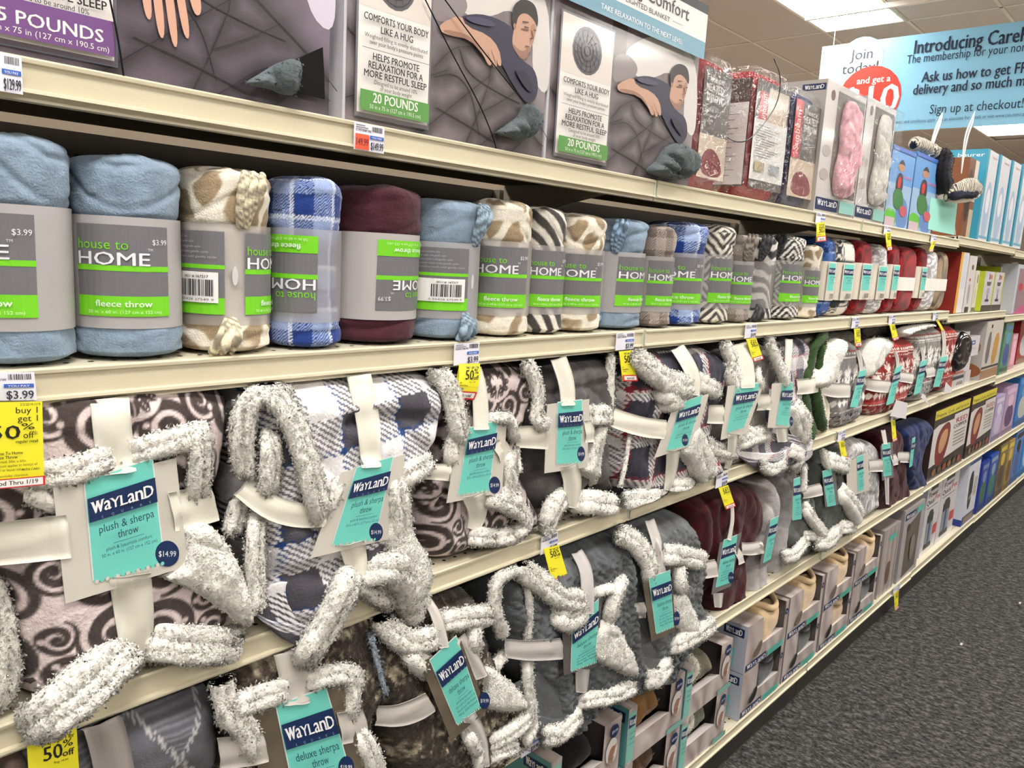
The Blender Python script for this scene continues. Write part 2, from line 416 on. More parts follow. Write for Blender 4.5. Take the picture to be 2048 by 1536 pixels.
def ribbon(name, pts, hw, y, parent, zoom=None, col=(226, 222, 208), mat=None, fold=0.0):
    if zoom: pts = ZT(zoom, pts); hw = [w * zoom[2] for w in hw] if np.ndim(hw) else hw * zoom[2]
    n0 = len(pts); W = np.array(hw, float) if np.ndim(hw) else np.full(n0, float(hw))
    ys = np.array(y, float) if np.ndim(y) else np.full(n0, float(y))
    Q = chaikin(np.column_stack([np.array([p[:2] for p in pts], float), W, ys]), 2, False)
    T = np.gradient(Q[:, :2], axis=0); T /= np.linalg.norm(T, axis=1)[:, None] + 1e-9; N = np.column_stack([-T[:, 1], T[:, 0]])
    V = []; m = 7
    for i in range(len(Q)):
        for k in range(m):
            s = (k / (m - 1)) * 2 - 1; p = Q[i, :2] + N[i] * Q[i, 2] * s
            P3 = over(p[0], p[1], Q[i, 3], .005); P3[1] += .0035 * s * s - .0012 * math.sin(s * 5 + i * .35) + fold * math.sin(s * 4); V.append(P3)
    V = np.array(V); V2 = V + [0, .0014, 0]; n = len(V)
    i = np.arange(len(Q) - 1)[:, None] * m; j = np.arange(m - 1)[None]
    f = np.stack([i + j, i + j + 1, i + m + j + 1, i + m + j], -1).reshape(-1, 4)
    rim = []
    nq = len(Q)
    loop = [k for k in range(m)] + [r * m + m - 1 for r in range(1, nq)] + [(nq - 1) * m + k for k in range(m - 2, -1, -1)] + [r * m for r in range(nq - 2, 0, -1)]
    for a, b in zip(loop, loop[1:] + loop[:1]): rim.append([a, b, n + b, n + a])
    return mesh(name, np.concatenate([V, V2]), np.concatenate([f, f[:, ::-1] + n, np.array(rim)]), col, mat or m_satin(), parent, True)
# ------------------------------------------------------------------ helpers: flat print
_GL = {}
def glyphs(s, bold):
    k = (s, bold)
    if k in _GL: return _GL[k]
    c = bpy.data.curves.new('txt', 'FONT'); c.body = s; c.size = 1.0; c.resolution_u = 2; c.fill_mode = 'FRONT'
    o = bpy.data.objects.new('txt', c); COL.objects.link(o)
    dg = bpy.context.evaluated_depsgraph_get(); ev = o.evaluated_get(dg); me = ev.to_mesh()
    V = np.array([v.co[:2] for v in me.vertices]).reshape(-1, 2); Fc = [list(p.vertices) for p in me.polygons]
    ev.to_mesh_clear(); bpy.data.objects.remove(o); bpy.data.curves.remove(c)
    _GL[k] = (V, Fc)
    return _GL[k]
class Print:
    """flat artwork: coordinates u right, v down; each call lies a hair above the one before"""
    def __init__(s): s.V = []; s.F = []; s.C = []; s.L = 0
    def _add(s, V, Fc, col):
        n = len(s.V); s.V += [(v[0], v[1], s.L) for v in V]; s.F += [[i + n for i in f] for f in Fc]; s.C += [col] * len(Fc); s.L += 1
    def rect(s, u0, v0, u1, v1, col, n=1):
        V = []; Fc = []
        for i in range(n + 1):
            u = u0 + (u1 - u0) * i / n; V += [(u, v0), (u, v1)]
            if i: Fc.append([2 * i - 2, 2 * i - 1, 2 * i + 1, 2 * i])
        s._add(V, Fc, col); return s
    def poly(s, pts, col): s._add(pts, [list(range(len(pts)))], col); return s
    def blob(s, pts, col, n=2): return s.poly(chaikin(pts, n).tolist(), col)
    def disc(s, u, v, r, col, rv=None, n=20):
        rv = rv or r; return s.poly([(u + r * math.cos(2 * PI * i / n), v + rv * math.sin(2 * PI * i / n)) for i in range(n)], col)
    def line(s, pts, w, col):
        P = np.array(pts, float); V = []; Fc = []
        T = np.gradient(P, axis=0) if len(P) > 1 else P; T /= np.linalg.norm(T, axis=1)[:, None] + 1e-9
        for p, t in zip(P, T): V += [(p[0] - t[1] * w / 2, p[1] + t[0] * w / 2), (p[0] + t[1] * w / 2, p[1] - t[0] * w / 2)]
        for i in range(len(P) - 1): Fc.append([2 * i, 2 * i + 1, 2 * i + 3, 2 * i + 2])
        s._add(V, Fc, col); return s
    def text(s, t, u, v, size, col, al='l', bold=False, w=None, rot=0, sy=1.0, flip=False):
        """(u, v) is the baseline start/centre/end; w fits the width; rot in degrees clockwise"""
        V, Fc = glyphs(t, bold)
        if not len(V): return s
        V = V * size; x0, x1 = V[:, 0].min(), V[:, 0].max(); sx = 1.0
        if w: sx = w / (x1 - x0)
        X = (V[:, 0] - x0) * sx; wd = (x1 - x0) * sx
        if al == 'c': X = X - wd / 2
        if al == 'r': X = X - wd
        Y = -V[:, 1] * sy
        if flip: X = -X; Y = -Y
        a = math.radians(rot); c_, s_ = math.cos(a), math.sin(a)
        for e in ((-.016, .008), (.016, -.008)) if bold else ((0, 0),):
            s._add(np.column_stack([u + (X + e[0] * size) * c_ - (Y + e[1] * size) * s_, v + (X + e[0] * size) * s_ + (Y + e[1] * size) * c_]).tolist(), Fc, col); s.L -= .6 if bold else 0
        s.L += .2 if bold else 0
        return s
    def barcode(s, u, v, w, h, col=(25, 25, 30), seed=1, n=26):
        r = random.Random(seed); x = u; V = []; Fc = []; 
        while x < u + w:
            b = w / n * r.choice((.3, .5, .8, 1.1)); k = len(V); V += [(x, v), (x + b, v), (x + b, v + h), (x, v + h)]; Fc.append([k, k + 1, k + 2, k + 3]); x += b + w / n * r.choice((.4, .6, .9))
        s._add(V, Fc, col); return s
    def build(s, name, mp, parent, mat=None):
        V = np.array([mp(*v) for v in s.V]); return mesh(name, V, s.F, np.array(s.C, float), mat or m_print(), parent)
GAP = .00018
def quadmap(TL, TR, BR, BL, lift=.0006, w=1.0, h=1.0, out=None):
    TL, TR, BR, BL = [np.array(p, float) for p in (TL, TR, BR, BL)]
    n = np.cross(TR - TL, BL - TL); n /= np.linalg.norm(n)
    if out is None: out = CAM - (TL + BR) / 2
    if n @ out < 0: n = -n
    def f(u, v, L):
        a, b = u / w, v / h
        return (TL * (1 - a) * (1 - b) + TR * a * (1 - b) + BR * a * b + BL * (1 - a) * b) + n * (lift + L * GAP)
    return f
def pquad(pts, y, zoom=None):
    if zoom: pts = ZT(zoom, pts)
    ys = y if np.ndim(y) else [y] * 4
    return [at(p[0], p[1], yy) for p, yy in zip(pts, ys)]
def slab(name, q, th, col, mat, parent):
    TL, TR, BR, BL = q; n = np.cross(TR - TL, BL - TL); n /= np.linalg.norm(n)
    if n @ (CAM - TL) < 0: n = -n
    V = [p for p in q] + [p - n * th for p in q]
    return mesh(name, V, [[0, 1, 2, 3], [7, 6, 5, 4], [0, 4, 5, 1], [1, 5, 6, 2], [2, 6, 7, 3], [3, 7, 4, 0]], col, mat, parent)
def facemap(x0, x1, y, z0, z1, w=None, h=None):    # front face, normal -y
    W = w or (x1 - x0); H = h or (z1 - z0)
    return lambda u, v, L: np.array([x0 + (x1 - x0) * u / W, y - .0004 - L * GAP, z1 - (z1 - z0) * v / H])
def sidemap(x, y0, y1, z0, z1, w=None, h=None):    # left face, normal -x; u runs from the back (y1) to the front (y0)
    W = w or abs(y1 - y0); H = h or (z1 - z0)
    return lambda u, v, L: np.array([x - .0004 - L * GAP, y1 + (y0 - y1) * u / W, z1 - (z1 - z0) * v / H])
WL = 1.22                              # gondola bay width
ZS = {'A': 1.6545, 'B': 1.3478, 'C': 0.9670, 'D': 0.5511, 'E': 0.1419}
# ================================================================== the setting
CREAM = (214, 205, 181)
def struct(o): o['kind'] = 'structure'; return o
def build_room():
    m, nt, b = nmat('carpet'); N = nt.nodes; L = nt.links
    tc = N.new('ShaderNodeTexCoord')
    n1 = N.new('ShaderNodeTexNoise'); n1.inputs['Scale'].default_value = 170; n1.inputs['Detail'].default_value = 3
    mp = N.new('ShaderNodeMapping'); mp.inputs['Scale'].default_value = (1, .55, 1); mp.inputs['Rotation'].default_value = (0, 0, .6)
    L.new(tc.outputs['Object'], mp.inputs[0]); L.new(mp.outputs[0], n1.inputs['Vector'])
    n2 = N.new('ShaderNodeTexNoise'); n2.inputs['Scale'].default_value = 60; n2.inputs['Detail'].default_value = 5; L.new(mp.outputs[0], n2.inputs['Vector'])
    ad = N.new('ShaderNodeMath'); ad.operation = 'ADD'; L.new(n1.outputs[0], ad.inputs[0]); L.new(n2.outputs[0], ad.inputs[1])
    cr = N.new('ShaderNodeValToRGB'); e = cr.color_ramp.elements
    e[0].position = .36; e[0].color = (*lin((26, 27, 28)), 1); e[1].position = .64; e[1].color = (*lin((112, 108, 103)), 1)
    k = e.new(.5); k.color = (*lin((66, 65, 63)), 1)
    hf = N.new('ShaderNodeMath'); hf.operation = 'MULTIPLY'; hf.inputs[1].default_value = .5; L.new(ad.outputs[0], hf.inputs[0])
    L.new(hf.outputs[0], cr.inputs[0]); L.new(cr.outputs[0], b.inputs['Base Color']); b.inputs['Roughness'].default_value = 1; b.inputs['Specular IOR Level'].default_value = .1
    bp = N.new('ShaderNodeBump'); bp.inputs['Distance'].default_value = .006; bp.inputs['Strength'].default_value = .8
    L.new(hf.outputs[0], bp.inputs['Height']); L.new(bp.outputs[0], b.inputs['Normal'])
    fl = MB(); fl.box(-9, 16, -2.6, .9, -.05, 0, (90, 90, 90)); struct(fl.build('floor', m))
    fl = MB(); fl.box(-9, 16, .9, 5.9, -.05, -.001, (226, 216, 200)); fl.box(-9, 16, -8, -2.6, -.05, -.001, (226, 216, 200)); struct(fl.build('floor', m_plain()))  # pale floor out of view, added to bounce light up to the ceiling
    # ceiling: tiles in a lay-in grid
    tm, nt, b = nmat('ceiling_tile'); N = nt.nodes; L = nt.links
    b.inputs['Base Color'].default_value = (*lin((180, 168, 160)), 1); b.inputs['Roughness'].default_value = .95
    tc = N.new('ShaderNodeTexCoord'); nn = N.new('ShaderNodeTexNoise'); nn.inputs['Scale'].default_value = 90; L.new(tc.outputs['Object'], nn.inputs['Vector'])
    bp = N.new('ShaderNodeBump'); bp.inputs['Strength'].default_value = .4; bp.inputs['Distance'].default_value = .004; L.new(nn.outputs[0], bp.inputs['Height']); L.new(bp.outputs[0], b.inputs['Normal'])
    ce = MB(); ce.box(-9, 16, -8, 6, CEIL + .02, CEIL + .05, (200, 190, 175)); ceil = struct(ce.build('ceiling', tm))
    tv = bpy.data.meshes.new('ceiling_tile'); x1, y1 = 1.2, .59
    tv.from_pydata([(0, 0, 0), (x1, 0, 0), (x1, y1, 0), (0, y1, 0), (.006, .006, -.006), (x1 - .006, .006, -.006), (x1 - .006, y1 - .006, -.006), (.006, y1 - .006, -.006)], [],
                   [[4, 7, 6, 5], [0, 4, 5, 1], [1, 5, 6, 2], [2, 6, 7, 3], [3, 7, 4, 0]]); tv.materials.append(tm)
    seen = set((round((x - 3.87) / 1.22), round((y - 1.18) / .61)) for x, y in TROFF)
    for i in range(-5, 8):
        for j in range(-4, 7):
            X = 3.87 + i * 1.22; Y = 1.18 + j * .61
            if any(abs(X - tx) < 1.1 and abs(Y - ty) < .5 for tx, ty in TROFF): continue
            o = bpy.data.objects.new('ceiling_tile', tv); COL.objects.link(o); o.parent = ceil; o.location = (X + .01, Y + .01, CEIL + .006)
    gr = MB()
    for i in range(-6, 9):
        X = 3.87 + i * 1.22; gr.box(X - .012, X + .012, -4, 5.5, CEIL - .004, CEIL + .012, (205, 196, 184))
    for j in range(-5, 8):
        Y = 1.18 + j * .61; gr.box(-4, 14, Y - .012, Y + .012, CEIL - .004, CEIL + .012, (205, 196, 184))
    gr.build('ceiling_grid', m_plain(), ceil)
    # far walls, out of the picture or at the end of the aisle
    wm = m_plain()
    for nm, bx in (('wall_right', (15.9, 16, -8, 6)), ('wall_back', (-9, 16, 5.9, 6))):
        w = MB(); w.box(*bx, 0, CEIL + .02, (196, 184, 168)); struct(w.build(nm, wm))
    # light fittings
    em, nt, b = nmat('troffer_diffuser')
    b.inputs['Base Color'].default_value = (1, .96, .9, 1); b.inputs['Emission Color'].default_value = (1, .975, .94, 1); b.inputs['Emission Strength'].default_value = TROFF_POWER
    first = None
    for (x, y) in TROFF:
        vis = 'with louvred diffuser lit white'
        lab = {(3.87, 1.18): 'lit fluorescent ceiling panel above the gondola, left of the hanging blue banner',
               (9.5, 1.18): 'lit ceiling panel showing just below the banner at the right'}.get((x, y))
        t = thing('ceiling_light', lab or 'recessed fluorescent ceiling panel out of view over the aisle', 'ceiling light', 'recessed ceiling panels', (x, y, CEIL))
        if lab is None: t['group'] = 'recessed ceiling panels out of view'
        if first is None:
            fr = MB()
            for bx in ((0, 1.22, 0, .02), (0, 1.22, .59, .61), (0, .02, .02, .59), (1.2, 1.22, .02, .59)): fr.box(bx[0] + x, bx[1] + x, bx[2] + y, bx[3] + y, CEIL - .008, CEIL + .06, (214, 208, 196))
            f = fr.build('frame', m_metal(), t)
            df = MB(); df.box(x + .02, x + 1.2, y + .02, y + .59, CEIL, CEIL + .006, (255, 255, 255)); d = df.build('diffuser', em, t)
            lv = MB()
            for k in range(1, 8): lv.box(x + k * .15 - .003, x + k * .15 + .003, y + .02, y + .59, CEIL - .007, CEIL - .001, (225, 220, 210))
            for k in range(1, 4): lv.box(x + .02, x + 1.2, y + k * .15 - .003, y + k * .15 + .003, CEIL - .007, CEIL - .001, (225, 220, 210))
            l = lv.build('louvre', m_plain(), t); first = (f, d, l)
        else:
            for s_ in first:
                c = s_.copy(); COL.objects.link(c); c.parent = t
build_room()
def shelf(level, k, dz=0.0, dy=0.0):
    """one bay of shelf: deck, price-channel lip, end bracket, perforations"""
    x0, x1 = (k - 1) * WL + .003, k * WL - .003
    z = ZS[level] + dz; D = .415
    names = {'A': 'top', 'B': 'second', 'C': 'third', 'D': 'fourth', 'E': 'bottom'}
    bay = {-1: 'beyond the left edge', 0: 'in the nearest bay', 1: 'in the second bay', 2: 'in the third bay', 3: 'in the fourth bay', 4: 'in the fifth bay', 5: 'at the far right'}[k]
    t = thing('gondola_shelf', 'cream steel %s shelf with price channel %s' % (names[level], bay), 'shelf', 'gondola shelves', ((x0 + x1) / 2, dy, z))
    d = MB(); q = [(dy + .006, z), (dy + D, z), (dy + D, z - .003)] + [] + [(dy + .02, z - .003), (dy + .02, z - .04), (dy + .006, z - .04)]
    d.prism(q, x0, x1, CREAM); d.build('deck', m_metal(), t)
    p = [(dy + .006, z + .001), (dy + .001, z + .001), (dy - .001, z - .001), (dy - .0005, z - .0045), (dy + .0025, z - .006), (dy + .0028, z - .0285), (dy - .002, z - .030), (dy - .0025, z - .033), (dy + .006, z - .033)]
    if level in 'AB': u = MB(); u.prism([(dy + .021, z - .0035), (dy + D, z - .0035), (dy + D, z - .005), (dy + .15, z - .005), (dy + .14, z - .016), (dy + .05, z - .016), (dy + .04, z - .005), (dy + .021, z - .005)], x0 + .01, x1 - .01, (66, 58, 46)); u.build('shaded_underside', m_plain(), t)  # added sheet; under-shelf shade is painted in as its dark colour
    l = MB(); l.prism(p, x0 + .002, x1 - .002, (206, 197, 170)); l.build('price_channel', m_metal(), t)
    for xx in (x0, x1 - .003): e = MB(); e.box(xx, xx + .003, dy, dy + .012, z - .034, z - .001, (196, 200, 180)); e.build('end_cap', m_metal(), t)
    for xx in (x0 + .004, x1 - .008):
        br = MB(); br.prism([(dy + .03, z - .004), (dy + D, z - .004), (dy + D, z - .09), (dy + .3, z - .06)], xx, xx + .004, (150, 143, 125)); br.build('bracket', m_metal(), t)
    if level != 'A' or k > 9:
        V = []; Fc = []
        for row in (.03, .062):
            n = int(WL / .0254)
            for i in range(n):
                cx = x0 + .03 + i * .0254 + (0 if row < .05 else .0127); b = len(V)
                if cx > x1 - .02: continue
                V += [(cx + .0034 * math.cos(a * PI / 4), dy + row + .0034 * math.sin(a * PI / 4), z + .0006) for a in range(8)]; Fc.append([b + a for a in range(8)])
        o = mesh('perforations', V, Fc, np.tile((22, 20, 18), (len(Fc), 1)), m_plain(), t); o['kind'] = 'stuff'
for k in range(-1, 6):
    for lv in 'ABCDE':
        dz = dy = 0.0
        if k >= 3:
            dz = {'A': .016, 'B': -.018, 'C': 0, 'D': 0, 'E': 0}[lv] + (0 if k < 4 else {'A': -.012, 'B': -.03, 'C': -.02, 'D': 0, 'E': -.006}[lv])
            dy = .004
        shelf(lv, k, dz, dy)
def gondola_back():
    for k in range(-1, 6):
        x0 = (k - 1) * WL; nb = {-1: 'beyond the left edge', 0: 'in the nearest bay', 1: 'in the second bay', 2: 'in the third bay', 3: 'in the fourth bay', 4: 'in the fifth bay', 5: 'in the farthest bay'}[k]
        t = thing('shelving_unit', 'shade-darkened pegboard back panel of the shelving ' + nb, 'shelving', 'gondola backs', (x0 + WL / 2, .45, 0))
        b = MB(); b.box(x0 + .01, x0 + WL - .01, .45, .462, .0, 1.64, (60, 55, 48)); b.build('back_panel', m_plain(), t)  # cream-ish panel; the shade behind the goods is put into its colour
        b = MB(); b.box(x0 - .009, x0 + .009, .43, .47, 0, 1.64, (120, 112, 98)); b.build('upright', m_metal(), t)
        b = MB()
        for i in range(46):
            for zz in (1.40, 1.45, 1.50, 1.55, 1.60):
                b.add([(x0 + .02 + i * .0254, .4495, zz), (x0 + .026 + i * .0254, .4495, zz), (x0 + .026 + i * .0254, .4495, zz + .006), (x0 + .02 + i * .0254, .4495, zz + .006)], [[0, 1, 2, 3]], (25, 22, 20))
        o = b.build('peg_holes', m_plain(), t); o['kind'] = 'stuff'
        b = MB(); b.box(x0 + .002, x0 + WL - .002, .03, .04, .0, .10, (60, 56, 50)); tag(b.build('kick_plate', m_metal()), 'dark kick plate under the bottom shelf ' + nb, 'kick plate', 'kick plates')
gondola_back()
def banner():
    X = 4.5
    def y_z(u, v):
        d = ray(u, v); t = (X - CAM[0]) / d[0]; P = CAM + t * d; return P[1], P[2]
    yl, zt = y_z(1645, 95); _, zb = y_z(1790, 262); zt = (zt + y_z(2048, 40)[1]) / 2
    yr = yl - 2.44; W = 2.44; H = zt - zb
    t = thing('hanging_banner', 'long blue hanging banner reading Introducing CareP, above the shelves at right', 'banner', None, (X, yl, zt))
    b = MB(); b.box(X, X + .006, yr, yl, zb, zt, (170, 212, 232)); b.build('panel', m_print(), t)
    mp = lambda u, v, L: np.array([X - .0005 - L * .0004, yl - u, zt - v])
    P = Print(); P.rect(0, 0, W, H, (140, 196, 226), 1)
    P.poly([(0, 0), (.34, 0), (.26, H * .52), (.16, H), (0, H)], (218, 222, 230))
    y1 = lambda u, v: (yl - y_z(u, v)[0], zt - y_z(u, v)[1])
    c = y1(1722, 120); r = .155
    P.disc(c[0], c[1], r, (120, 190, 225)).disc(c[0], c[1], r * .95, (222, 226, 232))
    P.text('Join', c[0], c[1] - .005, .1, (60, 64, 74), 'c', True).text('today!', c[0], c[1] + .085, .1, (60, 64, 74), 'c', True)
    c2 = y1(1737, 196); P.disc(c2[0], c2[1], .215, (206, 58, 44)).text('and get a', c2[0] + .02, c2[1] - .10, .062, (245, 235, 230), 'c', True)
    P.text('$10', c2[0] + .01, c2[1] + .10, .26, (245, 235, 230), 'c', True)
    k = (28, 40, 66)
    def ln(s, u, v, size, bold=False, pre='', ue=0, col=k):
        a = y1(u, v); wd = (y1(ue, v)[0] - a[0]); g = glyphs(pre, bold)[0]; g2 = glyphs(s, bold)[0]
        P.text(s, a[0], a[1], size, col, 'l', bold, wd * np.ptp(g2[:, 0]) / np.ptp(g[:, 0]))
    ln('Introducing CarePass', 1828, 108, .125, True, 'Introducing Care', 2034); ln('The membership for your non-stop life', 1813, 128, .08, False, 'The membership for your non', 2048)
    ln('Ask us how to get FREE', 1843, 165, .095, True, 'Ask us how to get F', 2036); ln('delivery and so much more', 1826, 190, .095, True, 'delivery and so much', 2020)
    ln('Sign up at checkout!', 1859, 228, .085, False, 'Sign up at checkout!', 2044); ln('Terms and conditions apply. Ask an associate for details or visit www.cvs.com/carepass', 1787, 248, .032, False, 'Terms and conditions apply. Ask an associate for details or visit www.cvs.com', 2036, (70, 90, 120))
    P.build('artwork', mp, t)
    b = MB(); b.box(X - .01, X + .02, yl - 2.3, yl + .15, CEIL - .07, CEIL - .035, (215, 208, 198)); b.build('hanging_rail', m_metal(), t)
    b = MB()
    for yy in (yl - .08, yl - 1.3, yl - 2.2): b.box(X, X + .004, yy, yy + .004, zt, CEIL - .04, (200, 198, 192))
    b.build('wire', m_plain(), t)
banner()
# ================================================================== fabric patterns: (u, v in metres) -> sRGB
def c3(mask, a, b): return np.where(mask[:, None], np.array(a, float), np.array(b, float))
def mixc(t, a, b): t = np.clip(t, 0, 1)[:, None]; return np.array(a, float) * (1 - t) + np.array(b, float) * t
def p_solid(c, var=.06):
    def f(u, v): return np.array(c, float) * (1 + var * fbm(u / .02, v / .05))[:, None]
    return f
def p_giraffe(sc=.045, bg=(232, 224, 208), sp=(158, 138, 110)):
    def f(u, v):
        a = u / sc + .25 * vn(u / .02, v / .02, 1); b = v / sc + .25 * vn(u / .02, v / .02, 5)
        f1, f2, cid = worley(a, b, 4); k = np.clip((f2 - f1 - .22) / .08, 0, 1) * np.clip((.62 - f1) / .06, 0, 1)
        return mixc(k, bg, sp)
    return f
def p_zebra(ang=.5, sc=.018, a=(225, 220, 208), b=(72, 68, 66)):
    def f(u, v):
        w = (v * math.cos(ang) + u * math.sin(ang)) / sc + 1.6 * vn(u / .05, v / .07, 2) + .8 * np.abs(u) / .03
        return mixc((np.sin(w * PI * 1.0) + .1) * 4 + .5, a, b)
    return f
def p_geo(s=.05, a=(228, 222, 208), b=(78, 72, 70)):
    def f(u, v):
        cell = np.floor(u / s) + np.floor(v / s); x = np.mod(u, s); y = np.mod(v, s)
        flip = np.mod(cell, 2) > .5; w = np.where(flip, x + y, x - y)
        return mixc(np.sin(w * 2 * PI / (s * .42)) * 5 + .5, a, b)
    return f
def p_plaid(A=.07, wa=.45, off=0.0, dark=(70, 70, 84), light=(232, 228, 224), hp=.006, line=None, lw=.006, rot=0.0, light2=None, lineoff=.5, duty=0.0):
    """overlapping stripes; where only one colour crosses, a diagonal twill"""
    def f(u, v):
        if rot: u, v = u * math.cos(rot) - v * math.sin(rot), u * math.sin(rot) + v * math.cos(rot)
        su = np.mod(u / A + off, 1) < wa; sv = np.mod(v / A + off * .7, 1) < wa
        tw = np.sin((u * .8 + v) * 2 * PI / hp) > duty
        d = (su & sv) | ((su ^ sv) & tw)
        c = c3(d, dark, light)
        if line is not None:
            l1 = np.abs(np.mod(u / A + off + lineoff, 1) - .5) < lw / A; l2 = np.abs(np.mod(v / A + lineoff + off * .7, 1) - .5) < lw / A
            l = (l1 & l2) | ((l1 ^ l2) & tw); c = np.where(l[:, None], np.array(line, float), c)
        return c
    return f
def p_damask(s=.12, bg=(226, 212, 208), dk=(84, 74, 71), seed=0):
    """printed scrollwork: tapering spirals with a bead, rosettes and leaf sprays"""
    ss = lambda x, w: np.clip(x / w + .5, 0, 1)
    def f(u, v):
        d = np.zeros(len(u)); e = .012
        for (cu, cv, R_, ch, ph) in ((.20, .22, .27, 1, .3), (.55, .13, .17, -1, 2.2), (.84, .34, .24, -1, 1.2), (.22, .70, .22, -1, 2.9), (.80, .80, .26, 1, 4.4), (.50, .86, .16, 1, 5.6), (.50, .40, .13, 1, 3.4)):
            x = np.mod(u / s - cu + .5, 1) - .5; y = np.mod(v / s - cv + .5, 1) - .5
            r = np.hypot(x, y) / R_; th = np.mod(ch * np.arctan2(y, x) + ph, 2 * PI) / (2 * PI)
            for q in (0, 1):
                t_ = (th + q) / 1.75; rs = .16 + .80 * t_; w = .05 + .14 * np.sin(np.clip(t_, 0, 1) * PI) ** .8
                d = np.maximum(d, ss(w - np.abs(r - rs), e / R_) * (t_ < 1.0))
            d = np.maximum(d, ss(.20 - r, e / R_))
            bx = np.hypot(x - R_ * .56 * math.cos(ph), y - R_ * .56 * math.sin(ph)); d = d * (1 - ss(.022 - bx, e))
        x = np.mod(u / s, 1) - .5; y = np.mod(v / s + .5, 1) - .5; x = np.mod(x + 1.0 - .02, 1) - .5; r = np.hypot(x, y); th = np.arctan2(y, x)
        ro = ss(.205 * (.72 + .28 * np.abs(np.cos(th * 6))) - r, e) * ss(r - .075 * (.55 + .75 * np.abs(np.cos(2 * th))), e) * ss(np.abs(np.sin(th * 6)) - .12, .2)
        k = ss(.235 - r, .01); d = d * (1 - k) + ro * k
        x = np.mod(u / s + .47, 1) - .5; y = np.mod(v / s + .42, 1) - .5
        for a in (-.8, 0, .8):
            xa = x * math.cos(a) - y * math.sin(a); ya = x * math.sin(a) + y * math.cos(a)
            d = np.maximum(d, ss(.045 * np.sin(np.clip((ya + .01) / .17, 0, 1) * PI) - np.abs(xa), e) * (ya > 0) * (ya < .17))
        return mixc(d, bg, dk)
    return f
def p_fur(a=(70, 60, 52), b=(196, 184, 158), th=.12, sc=.045):
    def f(u, v):
        n = fbm(u / sc, v / sc, 3, 3) + 1.1 * fbm(u / .0055, v / .009, 9, 2)
        return mixc((n - th) * 1.5, a, b)
    return f
def p_swirl(a=(232, 228, 228), b=(160, 156, 160)):
    g = p_damask(.14, a, b); return g
def p_rib(c, s=.009):
    def f(u, v): return np.array(c, float) * (1 + .28 * np.sin(u * 2 * PI / s + .3 * vn(u / .02, v / .02)))[:, None]
    return f
def p_argyle(a=(98, 98, 104), b=(128, 128, 134), l=(186, 184, 184)):
    def f(u, v):
        p = u * .75 + v * .5; q = u * .8 - v * .5; s = .15
        dsh = np.sin((u + v * .3) * 2 * PI / .008) > -.3
        l1 = (np.abs(np.mod(p / s + .35, 1) - .5) < .022) & dsh; l2 = (np.abs(np.mod(q / s + .2, 1) - .5) < .022) & dsh
        k = (np.mod(p / s + .35, 1) > .5) ^ (np.mod(q / s + .2, 1) > .5)
        c = c3(k & (np.sin(v * 2 * PI / .005) > 0), b, a); return np.where((l1 | l2)[:, None], np.array(l, float), c)
    return f
def p_nordic(base=(128, 124, 122), w=(232, 228, 222), k=(40, 42, 60), red=(140, 40, 40), H=.3, wf=.085, ph=0.0):
    """rows of knitted motifs up the height"""
    def f(u, v):
        t = np.mod(v / H + .5, 1.0); c = np.tile(np.array(base, float), (len(u), 1))
        def put(m, col):
            c[m] = col
        def row(a, b): return (t > a) & (t < b)
        x = np.abs(np.mod((u + ph) / wf, 1) - .5) * 2; 
        st = np.mod((u + ph) / (wf * .2), 1)
        put(row(.02, .035) & (st < .6), w); put(row(.24, .255) & (st < .6), w); put(row(.27, .28), red)
        put(row(.90, .915) & (st < .6), w); put(row(.86, .875), w); put(row(.83, .84) & (st < .6), w); put(row(.935, .945), red)
        y = (t - .14) / .085; r = np.maximum(x * 1.0, np.abs(y)); an = np.abs(x - np.abs(y))
        put((np.abs(y) < 1) & (an < .16) & (r < .95), k); put((np.abs(y) < 1) & ((x < .14) | (np.abs(y) < .14)) & (r < .8), k); put((np.abs(y) < 1) & (an < .06) & (r < .6), w)
        y = (t - .62) / .17; ay = np.abs(y); th = np.arctan2(y * 1.0, (np.mod((u + ph) / wf, 1) - .5) * 2); r = np.hypot(y, x)
        star = (r < .95 * (.35 + .65 * np.abs(np.cos(4 * th)))) & (ay < 1) & (np.abs(np.sin(4 * th)) > .1)
        put(star, w); put((r < .1) & (ay < 1), k)
        dm = np.abs(1 - x) + ay; put((dm < .42) & (ay < 1), k); put((dm < .26) & (ay < 1), base); put((dm < .15) & (ay < 1), w)
        y = (t - .36) / .05; put((np.abs(y) < 1) & (np.abs(np.mod((u + ph) / (wf * .4), 1) - .5) * 2 < 1 - np.abs(y)), w)
        return c
    return f
# ================================================================== writing shared by many packages
TEAL = (112, 205, 190); NAVY = (22, 44, 86); INK = (28, 62, 92)
def logo(P, u, v, w, h, col=(240, 240, 240), square=True):
    """the serif mixed-case wordmark, u,v = left of baseline"""
    parts = [('w', .00, .20, 1.0), ('a', .19, .11, .80), ('Y', .295, .15, .86), ('L', .445, .12, .86), ('a', .565, .12, .80), ('n', .69, .13, .80), ('D', .83, .17, 1.0)]
    for ch, x, wd, hh in parts:
        V, _ = glyphs(ch, True); g = V[:, 1].max()
        P.text(ch, u + x * w, v, h * hh / g, col, 'l', True, wd * w * .92)
        for sx in ((0, .5, 1) if ch == 'w' else (0, 1) if ch in 'Yn' else (0,)):
            if ch in 'wY': P.rect(u + (x + wd * .86 * sx - .018) * w, v - h * hh - h * .02, u + (x + wd * .86 * sx + .03) * w, v - h * hh + h * .035, col)
            if ch in 'nLD': P.rect(u + (x + wd * .8 * sx - .018) * w, v - h * .05, u + (x + wd * .8 * sx + .045) * w, v + h * .01, col)
    if square:
        for i, ch in enumerate('SQUARE'): P.text(ch, u + w * (.12 + .155 * i), v + h * .52, h * .3, (150, 165, 190), 'l')
